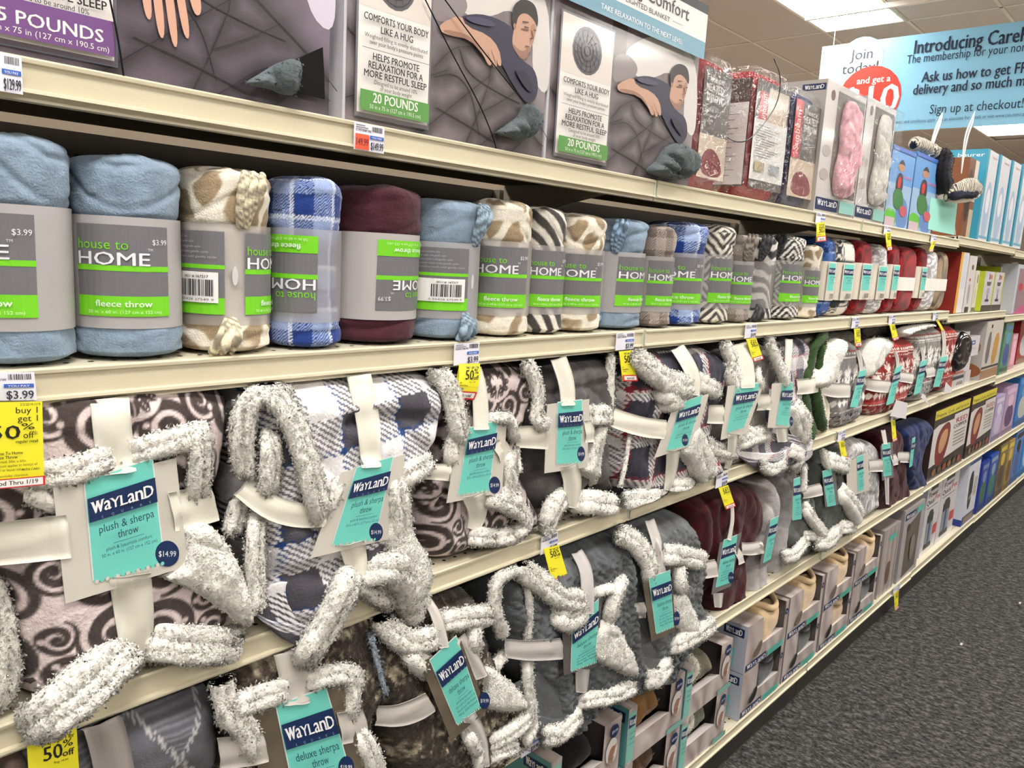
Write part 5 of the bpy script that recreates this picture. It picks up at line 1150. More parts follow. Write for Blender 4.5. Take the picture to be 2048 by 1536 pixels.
def weighted_art(P, band=(92, 148, 74), pounds='20 POUNDS', man=True, base=(120, 110, 112), tint=(205, 200, 195)):
    b = lambda h: AH - h
    P.rect(0, 0, AW, AH, base); NX, NY = 130, 104; gu, gv = np.meshgrid(np.linspace(0, AW, NX), np.linspace(0, AH, NY), indexing='ij')
    Q = np.column_stack([gu.ravel(), gv.ravel()]); seams = [chaikin(gz(l), 2, False) for l in QUILT] + [chaikin(l, 2, False) for l in QUILT2]
    dm = np.min([nearseg(s_, Q, False)[0] for s_ in seams], 0); k_ = (.70 + .36 * (1 - np.exp(-(dm / .014) ** 2))) * (1 + .10 * fbm(Q[:, 0] / .02, Q[:, 1] / .02)) * (1 + .12 * vn(Q[:, 0] / .09, Q[:, 1] / .09, 7))
    ca = np.array(base, float) * k_[:, None]; cg = ca.reshape(NX, NY, 3); V = [(float(u), float(v)) for u, v in Q]; Fc = []; cc = []
    for i in range(NX - 1):
        for j in range(NY - 1): Fc.append([i * NY + j, i * NY + j + 1, (i + 1) * NY + j + 1, (i + 1) * NY + j]); cc.append(tuple(cg[i, j]))
    P._add(V, Fc, base); P.C[-len(Fc):] = cc
    seam = tuple(int(c * .45) for c in base); hi = tuple(min(255, int(c * 1.13)) for c in base)
    P.rect(.155, .10, .20, .17, (96, 82, 78) if man else base)
    P.blob(gz([(1530, 270), (1640, 190), (1760, 180), (1920, 290), (1925, 560), (1905, 720), (1850, 640), (1860, 450), (1780, 360), (1700, 400), (1600, 400)]), tint, 2)
    P.blob(gz([(1490, 280), (1560, 270), (1620, 340), (1600, 400), (1500, 430), (1478, 380)]), hi)
    for l in QUILT: P.line(chaikin(gz(l), 3, False), .0014, seam)
    for l in QUILT2: P.line(chaikin(l, 2, False), .0014, seam)
    skin = (188, 148, 126); sd = (152, 112, 94)
    if man:
        P.blob(gz([(1580, 395), (1680, 385), (1790, 440), (1775, 510), (1810, 570), (1860, 600), (1872, 690), (1840, 745), (1800, 720), (1700, 520), (1640, 470), (1575, 430)]), (46, 44, 66))
        P.blob(gz([(1780, 500), (1800, 480), (1840, 540), (1820, 570), (1790, 550)]), sd)
        P.blob(gz([(1790, 380), (1784, 440), (1772, 500), (1788, 545), (1815, 558), (1845, 525), (1864, 455), (1868, 400), (1830, 365)]), skin)
        P.blob(gz([(1776, 430), (1778, 360), (1815, 322), (1866, 340), (1878, 400), (1872, 440), (1860, 405), (1830, 378), (1800, 392), (1790, 440)]), (42, 36, 34))
        P.blob(gz([(1779, 425), (1790, 420), (1792, 445), (1782, 448)]), sd)
        P.blob(gz([(1776, 500), (1790, 520), (1812, 535), (1842, 515), (1846, 528), (1815, 558), (1790, 548)]), (150, 114, 98)); P.blob(gz([(1845, 430), (1866, 420), (1866, 455), (1850, 510), (1842, 500), (1850, 470)]), (168, 128, 108))
        P.blob(gz([(1808, 440), (1842, 446), (1836, 452), (1812, 448)]), (120, 84, 72))
        for ln in ([(1822, 435), (1838, 440)], [(1856, 448), (1866, 450)], [(1815, 415), (1838, 418)], [(1822, 512), (1838, 516)], [(1848, 450), (1854, 480), (1840, 484)]): P.line(gz(ln), .0018, (90, 56, 48))
        P.blob(gz([(1500, 430), (1580, 392), (1600, 440), (1680, 470), (1720, 520), (1730, 590), (1716, 594), (1708, 560), (1712, 597), (1696, 598), (1692, 565), (1690, 592), (1676, 590), (1660, 550), (1610, 490), (1530, 475), (1500, 460)]), skin, 1)
        P.blob(gz([(1505, 455), (1530, 474), (1610, 489), (1650, 540), (1664, 560), (1640, 505), (1600, 470), (1540, 455)]), sd); P.blob(gz([(1590, 400), (1660, 400), (1720, 430), (1690, 440), (1620, 425)]), (66, 62, 88)); P.blob(gz([(1770, 600), (1830, 620), (1850, 700), (1820, 690)]), (34, 33, 52))
        P.line(gz([(1690, 530), (1708, 590)]), .0012, sd); P.line(gz([(1675, 540), (1694, 590)]), .0012, sd)
    else:
        for i, (x, l) in enumerate(((.185, .05), (.198, .066), (.212, .072), (.225, .060))): P.blob([(x, .255), (x + .011, .255), (x + .016 + i * .002, .255 + l), (x + .006 + i * .002, .255 + l)], (206, 160, 138), 2)
        P.blob([(.24, .25), (.255, .25), (.262, .285), (.25, .29)], (206, 160, 138), 2)
    # text panel
    w0, w1 = .016, .155
    P.rect(w0 - .004, b(.249), w1 + .004, b(.008), (96, 110, 124)); P.rect(w0 - .003, b(.248), w1 + .003, b(.009), base)
    P.rect(w0, b(.245), w1, b(.014), (226, 221, 216))
    P.rect(w0, b(.245), w1, b(.15), (214, 204, 196))
    cu, cv = (w0 + w1) / 2 - .002, b(.196)
    P.disc(cu, cv, .040, (84, 80, 86), .040); 
    for k in range(4): P.line([(cu + (.035 - .009 * k) * math.cos(a / 8 * PI), cv + (.035 - .009 * k) * math.sin(a / 8 * PI)) for a in range(17)], .002, (50, 47, 52))
    for a in range(14): P.line([(cu + .012 * math.cos(a * .45), cv + .012 * math.sin(a * .45)), (cu + .034 * math.cos(a * .45 + .25), cv + .034 * math.sin(a * .45 + .25))], .0012, (62, 58, 64))
    k = (38, 36, 40); m = (w0 + w1) / 2
    for s, h, sz, bd, ww in (('COMFORTS YOUR BODY', .133, .013, True, .125), ('LIKE A HUG', .120, .013, True, .062), ('Weighted filling is evenly distributed', .111, .008, False, .122), ('over your body\'s pressure points', .1035, .008, False, .104),
                             ('HELPS PROMOTE', .084, .013, True, .09), ('RELAXATION FOR A', .0725, .013, True, .106), ('MORE RESTFUL SLEEP', .061, .013, True, .122), ('Designed to be around 10%', .053, .008, False, .084), ('of your body weight', .046, .008, False, .062)):
        P.text(s, m, b(h), sz, k, 'c', bd, ww)
    P.rect(w0 + .004, b(.0975), w1 - .004, b(.0968), (90, 90, 90))
    bt = .0435 if man else .052
    P.rect(w0 + .002, b(bt), w1 - .002, b(.017), band); P.text(pounds, m, b(.029), .018, (236, 232, 226), 'c', True, .088 if man else .112); P.text('50 in x 75 in (127 cm x 190.5 cm)', m, b(.0205), .008, (225, 225, 215), 'c', False, .10 if man else .124)
    # header
    P.rect(0, b(.297), AW, b(.263), (112, 156, 176)); P.rect(0, b(.352), AW, b(.297), (226, 222, 220)); P.rect(0, 0, AW, b(.352), (40, 44, 46))
    P.text('TAKE RELAXATION TO THE NEXT LEVEL', .235, b(.273), .013, (232, 236, 238), 'c', True, .26)
    P.text('WEIGHTED BLANKET', .235, b(.303), .013, (60, 60, 64), 'c', False, .16); P.rect(.11, b(.3085), .145, b(.3078), (80, 80, 80)); P.rect(.325, b(.3085), .36, b(.3078), (80, 80, 80))
    P.text('Calming Comfort', .235, b(.322), .036, (40, 40, 44), 'c', False, .29)
def top_shelf():
    wp = 'weighted blanket boxes on the top shelf'
    D = .17; y = .012; z = ZS['A'] + .001
    GP = (94, 102, 104)
    for i, (x0, x1, label, kw) in enumerate(((-1.205, -.787, 'weighted blanket box with purple 15 POUNDS band, cut by the left edge', dict(band=(116, 78, 132), pounds='15 POUNDS', man=False, base=(98, 88, 98), tint=(200, 190, 206))),
                                             (-.765, -.352, 'middle weighted blanket box with green 20 POUNDS band and black elastic cords', {}), (-.345, .145, 'weighted blanket box at the shelf joint, its whole blue header visible', {}))):
        t = thing('weighted_blanket_box', label, 'box', wp, ((x0 + x1) / 2, y + D / 2, z))
        b = MB(); b.bevbox(x0, x1, y, y + D, z, z + AH, (198, 196, 202), .003); b.build('carton', m_gloss(), t)
        P = Print(); weighted_art(P, **kw); P.build('front_print', (lambda x0, x1: lambda u, v, L: np.array([x0 + .002 + (x1 - x0 - .004) * u / AW, y - .0004 - L * .00016, z + AH - v]))(x0, x1), t, m_gloss())
        P = Print(); P.rect(.02, .03, D - .03, AH - .02, (206, 203, 210)); P.rect(.1, .05, .102, .2, (60, 60, 60)); P.build('side_print', sidemap(x0, y, y + D, z, z + AH), t, m_gloss())
        if i == 0:
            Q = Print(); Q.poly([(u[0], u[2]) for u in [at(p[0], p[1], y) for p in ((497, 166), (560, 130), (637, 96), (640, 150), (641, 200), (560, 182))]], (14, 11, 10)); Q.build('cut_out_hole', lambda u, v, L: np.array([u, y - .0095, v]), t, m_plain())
            puff('swatch', [(495, 165), (530, 145), (560, 125), (600, 112), (612, 130), (608, 165), (600, 190), (570, 188), (550, 176), (520, 172)], -.004, .022, .02, p_solid(GP, .2), t, m_plush(), .0025, fuzz=.3, folds=[([(560, 130), (575, 180)], .01, .006)])
            cords = [([(220, 0), (235, 70), (247, 150)], -.0)]
        elif i == 1:
            puff('swatch', [(998, 268), (1030, 245), (1055, 228), (1060, 205), (1078, 210), (1083, 240), (1078, 270), (1050, 282), (1025, 272)], .0, .026, .02, p_solid(GP, .2), t, m_plush(), .0025, fuzz=.3, folds=[([(1040, 240), (1062, 275)], .012, .005), ([(1062, 210), (1070, 270)], .01, .005)])
            cords = [([(848, -6), (905, 110), (958, 205), (985, 270), (992, 296)], 0), ([(886, -6), (950, 82), (1020, 170), (1062, 222)], 0)]
        else:
            puff('swatch', [(1303, 342), (1330, 320), (1345, 292), (1365, 284), (1380, 290), (1395, 305), (1398, 330), (1390, 352), (1365, 360), (1335, 356)], .004, .032, .02, p_solid(GP, .2), t, m_plush(), .0025, fuzz=.3, folds=[([(1330, 322), (1360, 345), (1385, 350)], .014, .004), ([(1345, 300), (1365, 320), (1372, 350)], .014, .005)])
            cords = []
        for pts, _ in cords: tube('elastic_cord', [at(p[0], p[1], y - .012) for p in pts], .0011, (16, 14, 16), m_plain(), t, fuzz=0, seg=6, step=.01, lump=0)
    # heated throws in crinkled clear bags
    g = 'heated throws in clear bags on the top shelf'
    def bag(label, uL, uR, top, D, y, front, side, body, tl, hh=None):
        z = ZS['A'] + .002; x0, x1 = X1(uL, z, y), X1(uR, z, y); H = at(top[0], top[1], y)[2] - z
        t = thing('heated_throw', label, 'blanket', g, ((x0 + x1) / 2, y + D / 2, z)); SEED[0] += 1; sd = SEED[0]
        w2, d2 = (x1 - x0) / 2 - .004, D / 2 - .004; xc, yc = (x0 + x1) / 2, y + D / 2
        def box_soft(name, ax, ay, az, col, mat, n, e, wob, zc=H / 2):
            nu, nv = n; th = np.linspace(0, 2 * PI, nu, endpoint=False); s = np.linspace(-PI / 2, PI / 2, nv); TH, S = np.meshgrid(th, s); se = lambda a, p: np.sign(a) * np.abs(a) ** p
            cx = se(np.cos(TH), e) * np.abs(np.cos(S)) ** e; cy = se(np.sin(TH), e) * np.abs(np.cos(S)) ** e; cz = se(np.sin(S), e)
            k = 1 + wob * fbm(cx * 4 + sd, cy * 4, cz * 6)
            V = np.stack([xc + ax * cx * k, yc + ay * cy * k, z + zc + az * cz * (1 + .5 * (k - 1))], -1).reshape(-1, 3)
            i = np.arange(nv - 1)[:, None] * nu; j = np.arange(nu)[None]; jn = (j + 1) % nu
            return mesh(name, V, np.stack([i + j, i + jn, i + nu + jn, i + nu + j], -1).reshape(-1, 4), col, mat, t, True)
        box_soft('fabric', w2 - .006, d2 - .006, H / 2 - .004, p_wrap(body), m_plush(), (60, 40), .3, .03)
        if front: P = Print(); front(P, x1 - x0 - .02, H - .06); P.build('insert_card', facemap(x0 + .010, x1 - .010, y + .002, z + .03, z + H - .03), t, m_gloss())
        if side: P = Print(); side(P, D - .03, H - .06); P.build('side_card', sidemap(x0 + .002, y + .012, y + D - .018, z + .03, z + H - .03), t, m_gloss())
        box_soft('clear_bag', w2 + .006, d2 + .006, H / 2 + .006, None, m_clear(), (64, 48), .25, .035)
        return t
    def heat_front(P, w, h, strip=False):
        P.rect(0, 0, w, h, (98, 88, 84)); P.rect(0, h * .60, w, h, (206, 186, 164)); P.blob([(w * .1, h * .98), (w * .12, h * .8), (w * .4, h * .70), (w * .8, h * .78), (w * .95, h * .98)], (128, 26, 34))
        for k in range(5): P.line([(w * (.2 + .1 * k), h * .95), (w * (.35 + .1 * k), h * .76)], .0015, (160, 60, 64))
        o = .35 if strip else .08
        if strip: P.rect(0, 0, w * .28, h * .6, (196, 44, 42)); P.text('Sunbeam', w * .22, h * .52, w * .26, (236, 226, 220), 'l', False, h * .42, rot=-90)
        for s, v, sz, bd in (('Fleece', .12, .085, False), ('HEATED', .21, .10, True), ('THROW', .30, .10, True)): P.text(s, w * o, h * v, h * sz, (226, 220, 214), 'l', bd, w * (.5 if strip else .62))
        for k, s in enumerate(('Soft & Cozy Fleece', '3 Heat Settings', 'Auto Off')): P.text(s, w * o, h * (.38 + .055 * k), h * .035, (190, 184, 180), 'l')
    def instr(P, w, h):
        P.rect(0, 0, w, h, (70, 50, 48)); P.rect(w * .02, h * .22, w * .98, h * .98, (224, 220, 218))
        for k in range(26): P.rect(w * .1, h * (.27 + k * .026), w * (.5 + .4 * ((k * 7) % 5) / 5), h * (.277 + k * .026), (140, 138, 150))
        P.text('STORE INSTRUCTIONS', w * .14, h * .26, h * .022, (70, 80, 130), 'l', True, w * .6)
    def back_front(P, w, h):
        P.rect(0, 0, w, h, (92, 82, 78)); P.rect(w * .1, h * .1, w * .35, h * .42, (196, 44, 42)); P.text('Sunbeam', w * .3, h * .40, w * .2, (236, 226, 220), 'l', False, h * .28, rot=-90)
        P.rect(w * .35, h * .05, w * .95, h * .36, (200, 180, 158)); P.rect(0, h * .36, w, h * .92, (226, 222, 218))
        for k in range(13): P.rect(w * .08, h * (.41 + k * .024), w * (.45 + .4 * ((k * 3) % 4) / 4), h * (.416 + k * .024), (130, 126, 126))
        P.rect(w * .1, h * .75, w * .38, h * .84, (176, 160, 130)); P.rect(w * .55, h * .75, w * .85, h * .84, (160, 166, 170))
    bag('red fleece heated throw in clear bag, half hidden by the weighted blanket box', 1386, 1448, (1440, 112), .17, .03, heat_front, None, (150, 30, 34), 0)
    t = bag('red heated throw in crinkled bag with white instruction sheet and black cord', 1490, 1562, (1545, 140), .17, .022, back_front, instr, (168, 32, 34), 0)
    tube('power_cord', [at(p[0], p[1], .0) for p in ((1548, 118), (1562, 150), (1558, 200), (1535, 240), (1500, 280), (1475, 286), (1455, 275))], .0014, (22, 20, 20), m_shiny(), t, fuzz=0, seg=6, lump=0)
    bag('navy edged heated throw bag with vertical red strip, beside the pink box', 1568, 1624, (1618, 182), .15, .02, lambda P, w, h: heat_front(P, w, h, True), None, (40, 44, 84), 0)
    # grey window boxes
    def winbox(label, uL, uR, top, pcol):
        def fr(P, w, h):
            P.rect(0, 0, w, h, (196, 190, 186))
            P.poly([(w * .28, h * .05), (w * .98, h * .05), (w * .98, h * .85), (w * .38, h * .85), (w * .28, h * .7)], (104, 94, 90))
            P.disc(w * .16, h * .10, w * .05, (110, 80, 70), h * .04); P.text('WAYLAND', w * .97, h * .04, h * .03, (240, 240, 240), 'r', True, w * .3)
            P.disc(w * .14, h * .52, w * .10, (168, 160, 154), h * .045); P.disc(w * .14, h * .70, w * .10, (168, 160, 154), h * .045)
            P.rect(w * .02, h * .88, w * .56, h * .975, NAVY); logo(P, w * .06, h * .94, w * .46, h * .045, square=False); P.rect(w * .58, h * .88, w * .98, h * .975, (150, 205, 196))
        t, g_ = carton('gift_box', label, uL, uR, top, 'A', y=.012, D=.14, col=(176, 170, 164), front=fr, group='window gift boxes on the top shelf', side=lambda P, w, h: (P.rect(w * .5, h * .03, w * .98, h * .08, NAVY), logo(P, w * .55, h * .07, w * .4, h * .03, square=False)))
        x0, x1, y, z, W, H, D = g_
        puff('plush_roll', None, y - .003, .02, .03, pcol, t, m_plush(), .004, lump=.012, lscale=.035, back=.05, world=[(x0 + W * a_, z + H * b_) for a_, b_ in ((.36, .16), (.62, .13), (.9, .2), (.8, .33), (.9, .45), (.86, .6), (.78, .72), (.8, .9), (.45, .93), (.36, .7), (.42, .5), (.33, .35))])
        V = [(x0 + W * .28, y - .028, z + H * .12), (x0 + W * .99, y - .028, z + H * .12), (x0 + W * .99, y - .028, z + H * .97), (x0 + W * .28, y - .028, z + H * .97)]
        V += [(v[0], y - .002, v[2]) for v in V]
        mesh('window_film', V, [[0, 1, 2, 3], [0, 3, 7, 4], [3, 2, 6, 7], [0, 4, 5, 1]], None, m_clear(), t)
    winbox('grey gift box with pink plush roll behind a clear window', 1626, 1704, (1648, 152), (226, 168, 176))
    winbox('grey gift box with cream plush behind a clear window, beside the pink one', 1706, 1764, (1720, 182), (206, 200, 192))
    def kid(P, w, h):
        P.rect(0, 0, w, h, (96, 150, 206)); P.rect(0, h * .45, w, h, (150, 178, 206)); P.blob([(0, h * .75), (w * .5, h * .8), (w * .45, h), (0, h)], (98, 186, 60)); P.blob([(w * .4, h * .6), (w * .9, h * .62), (w, h), (w * .45, h)], (96, 132, 186))
        P.blob([(w * .3, h * .32), (w * .55, h * .30), (w * .62, h * .56), (w * .28, h * .58)], (58, 52, 58)); P.disc(w * .45, h * .23, w * .15, (172, 128, 104), h * .06); P.blob([(w * .28, h * .22), (w * .45, h * .12), (w * .62, h * .22), (w * .45, h * .19)], (40, 34, 34))
        P.blob([(w * .35, h * .36), (w * .5, h * .36), (w * .48, h * .5), (w * .36, h * .5)], (196, 50, 40)); P.blob([(w * .2, h * .52), (w * .6, h * .5), (w * .75, h * .75), (w * .3, h * .78)], (60, 120, 66)); P.rect(0, h * .88, w * .4, h, (196, 176, 184)); P.blob([(w * .55, h * .7), (w * .9, h * .72), (w * .85, h * .85), (w * .6, h * .84)], (190, 90, 100))
        P.text('Sneezy', w * .95, h * .36, h * .07, (214, 120, 160), 'r', True, w * .4); P.rect(0, 0, w, h * .05, (60, 100, 180))
    for uL, uR, tp, lb in ((1766, 1812, (1778, 284), 'sky blue children box with green slipper picture, left of its twin'), (1814, 1860, (1830, 300), 'sky blue children box with green slipper picture, next to the mint card')):
        carton('toy_box', lb, uL, uR, tp, 'A', y=.014, D=.10, col=(92, 140, 196), front=kid, group='blue children boxes on the top shelf')
    t = thing('slipper_display', 'mint green display card with black fuzzy slipper hung above', 'slippers', None, at(1888, 470, .02))
    slab('mint_card', pquad([(1861, 395), (1915, 405), (1908, 470), (1856, 458)], .012), .002, (150, 214, 198), m_card(), t)
    slab('grey_insert', pquad([(1866, 352), (1900, 356), (1912, 470), (1866, 462)], .03), .003, (176, 166, 160), m_card(), t)
    o = strokes('black_slipper', [(1885, 318), (1880, 340), (1882, 366)], 18, .01, None, col=(30, 30, 36), fuzz=.8, mat=m_plush()); tag(o, 'black fuzzy slipper hanging beside the brown box', 'slipper')
    t2 = thing('striped_slipper', 'navy and cream striped slipper sticking out over the shelf lip', 'slipper', None, at(1920, 385, -.02))
    st = lambda V: np.where((np.sin(V[:, 0] * 420 + V[:, 2] * 200) > 0)[:, None], np.array([216., 206, 184]), np.array([34., 36, 52]))
    tube('striped_upper', [at(*p) for p in ((1895, 392, -.01), (1915, 378, -.03), (1945, 372, -.05), (1958, 380, -.05))], [.022, .034, .036, .022], st, m_fleece(), t2, fuzz=0, flat=.6)
    tube('sole', [at(*p) for p in ((1898, 400, -.015), (1920, 402, -.03), (1952, 394, -.05), (1962, 384, -.05))], [.008, .012, .012, .008], (206, 196, 176), m_leather(), t2, fuzz=0, flat=.6)
    tube('fleece_lining', [at(*p) for p in ((1905, 392, -.03), (1930, 388, -.05), (1950, 388, -.055))], .014, (32, 34, 56), m_plush(), t2, fuzz=.6)
    for k, pts in enumerate(([(1866, 300), (1872, 306), (1884, 312)], [(1830, 286), (1845, 290), (1856, 296)])):
        o = tube('striped_cuff', [at(p[0], p[1], .03) for p in pts], .024, st, m_fleece(), None, fuzz=0); tag(o, ('striped slipper cuff above the black slipper', 'striped slipper cuff peeping over the blue boxes')[k], 'slipper')
    for k, pts in enumerate(([(1856, 318), (1867, 278), (1880, 240), (1886, 224)], [(1923, 345), (1931, 276), (1943, 245), (1950, 222)])):
        t3 = thing('tag_loop', ('white plastic tag loop standing up over the blue boxes', 'white plastic tag loop standing up over the brown box')[k], 'tag', 'plastic tag loops', at(pts[0][0], pts[0][1], .03))
        for s in (-3, 3): tube('strap', [at(p[0] + s * math.sin(i / 3 * PI), p[1], .03) for i, p in enumerate(pts)], [.006, .009, .008, .002], (226, 222, 218), m_shiny(), t3, fuzz=0, seg=8, lump=0, flat=.3)
    def brown(P, w, h):
        P.rect(0, 0, w, h, (120, 72, 42)); P.rect(w * .62, 0, w, h * .5, (214, 204, 190)); P.disc(w * .3, h * .45, w * .28, (64, 36, 22), h * .32); P.disc(w * .3, h * .5, w * .18, (30, 18, 14), h * .24); P.rect(w * .6, h * .6, w, h, (190, 176, 150))
    carton('slipper_box', 'brown slipper box with oval window behind the striped slipper', 1917, 1936, (1924, 305), 'A', y=.03, D=.12, col=(118, 70, 40), front=brown)
    def beu(P, w, h):
        P.rect(0, 0, w, h, (218, 218, 222)); P.rect(0, 0, w * .18, h, (70, 160, 184)); P.text('beurer', w * .9, h * .08, h * .05, (196, 120, 120), 'r', True, w * .45); P.blob([(w * .3, h * .35), (w * .8, h * .32), (w * .85, h * .95), (w * .3, h * .98)], (168, 188, 212)); P.disc(w * .55, h * .55, w * .16, (232, 232, 236), h * .14); P.rect(w * .2, h * .94, w, h * .97, (110, 170, 196))
    def beus(P, w, h): P.text('beurer', w * .92, h * .08, h * .06, (232, 240, 244), 'r', True, w * .7); P.disc(w * .6, h * .5, w * .25, (90, 186, 210), h * .12)
    for uL, uR, tp, lb in ((1951, 1972, (1966, 290), 'teal sided white appliance box, first of the row'), (1975, 1997, (1992, 303), 'teal sided white appliance box, second of the row'), (2000, 2018, (2016, 314), 'teal sided white appliance box, third of the row'), (2021, 2040, (2038, 322), 'teal sided white appliance box, at the right edge')):
        carton('appliance_box', lb, uL, uR, tp, 'A', y=.02, D=.16, col=(60, 150, 178), front=beu, side=beus, group='teal and white appliance boxes', z0=ZS['A'] + .016)
def p_wrap(c): return np.array(c, float)
top_shelf()
# ================================================================== shelf-edge tickets
def ticket(level, u0, u1, lab_y, price, head, promo_px=None, red=None, special=True, name_='', where='', pl=True, tw=None, y=None, bend=.0):
    """white price label in the channel (picture columns u0-u1) and, below it, a hanging yellow offer ticket"""
    z = ZS[level]; yy = -.004
    x0, x1 = X1(u0, z - .016, yy), X1(u1, z - .016, yy)
    if pl:
        t = thing('price_label', 'white price label %s' % where, 'label', 'white price labels', ((x0 + x1) / 2, yy, z - .03)); hh = .036; w = x1 - x0
        b = MB(); b.box(x0, x1, yy, yy + .0005, z - .036, z - .001, (232, 230, 240)); b.build('paper', m_print(), t)
        P = Print(); price_label(P, .046, .036, head, price, red, seed=int(u0)); P.build('print', facemap(x0, x1, yy, z - .036, z - .001, .046, .036), t)
    if promo_px:
        q = promo_px; t = thing('offer_ticket', 'yellow 50%% off ticket %s' % name_, 'label', 'yellow offer tickets', at(q[0][0], q[0][1], yy))
        T = [at(p[0], p[1], -.008 - (.004 if i > 1 else 0)) for i, p in enumerate(q)]
        TL, TR, BR, BL = T; n = 8; V = []
        for i in range(n + 1):
            s = i / n
            for a, b_ in ((TL, BL), (TR, BR)): p = a * (1 - s) + b_ * s; V.append(p + np.array([0, -bend * math.sin(s * PI), 0]))
        V2 = [v + np.array([0, .0006, 0]) for v in V]; Fc = [[2 * i, 2 * i + 1, 2 * i + 3, 2 * i + 2] for i in range(n)] + [[2 * i + 2 + len(V), 2 * i + 3 + len(V), 2 * i + 1 + len(V), 2 * i + len(V)] for i in range(n)]
        mesh('paper', V + V2, Fc, (236, 226, 48), m_print(), t)
        w = np.linalg.norm(TR - TL); h = np.linalg.norm(BL - TL); P = Print(); promo(P, w, h, special)
        mq = quadmap(TL, TR, BR, BL, .0006, w, h); P.build('print', lambda u, v, L: mq(u, v, L) + np.array([0, -bend * math.sin(v / h * PI), 0]), t)
def tickets():
    # big ticket at the left edge of the second shelf
    t = thing('price_label', 'white price label reading 3.99 at the left edge of the second shelf', 'label', 'white price labels', at(30, 800, -.006))
    q = [at(*p, -.006) for p in ((-62, 746), (68, 744), (74, 800), (-60, 803))]; slab('paper', q, .0005, (232, 230, 240), m_print(), t)
    P = Print(); price_label(P, .13, .06, 'FLEECE THROW', '$3.99', None, 3); P.rect(0, .024, .06, .058, (232, 230, 240)); P.text('19.99', .008, .052, .024, (70, 70, 80), 'l', True, .048); P.build('print', quadmap(*q, lift=.0005, w=.13, h=.06), t)
    t = thing('offer_ticket', 'large yellow 50% off ticket ending Good Thru 1/19 at the left edge', 'label', 'yellow offer tickets', at(20, 800, -.01))
    q = [at(*p, -.034) for p in ((-66, 806), (84, 803), (88, 968), (-62, 982))]; slab('paper', q, .0006, (236, 226, 48), m_print(), t)
    P = Print(); K = (38, 36, 26); w, h = 1.0, 1.15
    P.rect(0, 0, w, h, (236, 226, 48)); P.text('2/2/2019-1/19', .97, .05, .05, K, 'r'); P.text('buy 1', .93, .15, .12, K, 'r', False, .30); P.text('get 1', .93, .26, .12, K, 'r', False, .28); P.text('50', .26, .49, .26, K, 'l', True, .42); P.text('%', .70, .37, .12, K, 'l', True, .18); P.text('off*', .72, .49, .13, K, 'l', False, .2); P.text('regular retail', .92, .55, .06, K, 'r', True)
    for i, (s, z_) in enumerate((('House To Home', .06), ('Fleece Throw', .06), ('Assorted, 50in. x 60in.', .05), ('Discount applies to item(s) of', .05), ('equal or lesser value.', .05))): P.text(s, .30, .70 + i * .055, z_, K, 'l', i < 2)
    P.text('WITH CARD', .93, .93, .045, K, 'r', True); P.text('excludes clearance', .76, 1.0, .05, K, 'r'); P.rect(0, 1.02, w, h, (200, 40, 44)); P.rect(.02, 1.035, .97, 1.135, (242, 236, 230)); P.text('Good Thru 1/19', .90, 1.11, .085, K, 'r', True, .66)
    P.build('print', quadmap(*q, lift=.0007, w=1.0, h=1.15), t)
    ticket('A', -40, 44, 0, '$129.99', '', None, where='reading 29.99 at the left end of the top shelf')
    ticket('A', 708, 768, 0, '$149.99', 'CC WTD BLNKT 20LB', None, red='149.99', where='with orange patch under the middle weighted blanket box')
    ticket('B', 908, 958, 0, '$3.99', 'FLEECE THROW', [(918, 728), (960, 727), (946, 800), (905, 796)], where='under the light blue roll with barcode', name_='curling in front of the small damask throw', bend=.006)
    ticket('B', 1232, 1268, 0, '$3.99', 'FLEECE THROW', [(1238, 703), (1265, 700), (1274, 762), (1245, 762)], where='just left of the shelf joint', name_='over the red plaid throw at the shelf joint')
    ticket('C', 1082, 1115, 0, '$14.99', 'PLUSH SHERPA THROW', [(1087, 1098), (1117, 1090), (1138, 1160), (1105, 1168)], where='under the charcoal plush throw', name_='over the charcoal cable throw')
    t = thing('price_label', 'white price label half hidden under the damask throw, lower left', 'label', 'white price labels', at(90, 1450, -.006))
    q = [at(*p, -.006) for p in ((44, 1432), (150, 1400), (152, 1457), (50, 1487))]; slab('paper', q, .0005, (220, 218, 224), m_print(), t)
    P = Print(); price_label(P, .1, .06, 'PLUSH THROW', '$14.99', None, 5); P.build('print', quadmap(*q, lift=.0005, w=.1, h=.06), t)
    q2 = [(54, 1488), (153, 1456), (160, 1580), (60, 1600)]
    ticket('C', 0, 1, 0, '', '', q2, pl=False, special=False, name_='at the lower left corner over the taupe band')
    ticket('D', 1043, 1078, 0, '$19.99', 'SHERPA THROW', None, where='reading 79.99 on the fourth shelf below the charcoal throw')
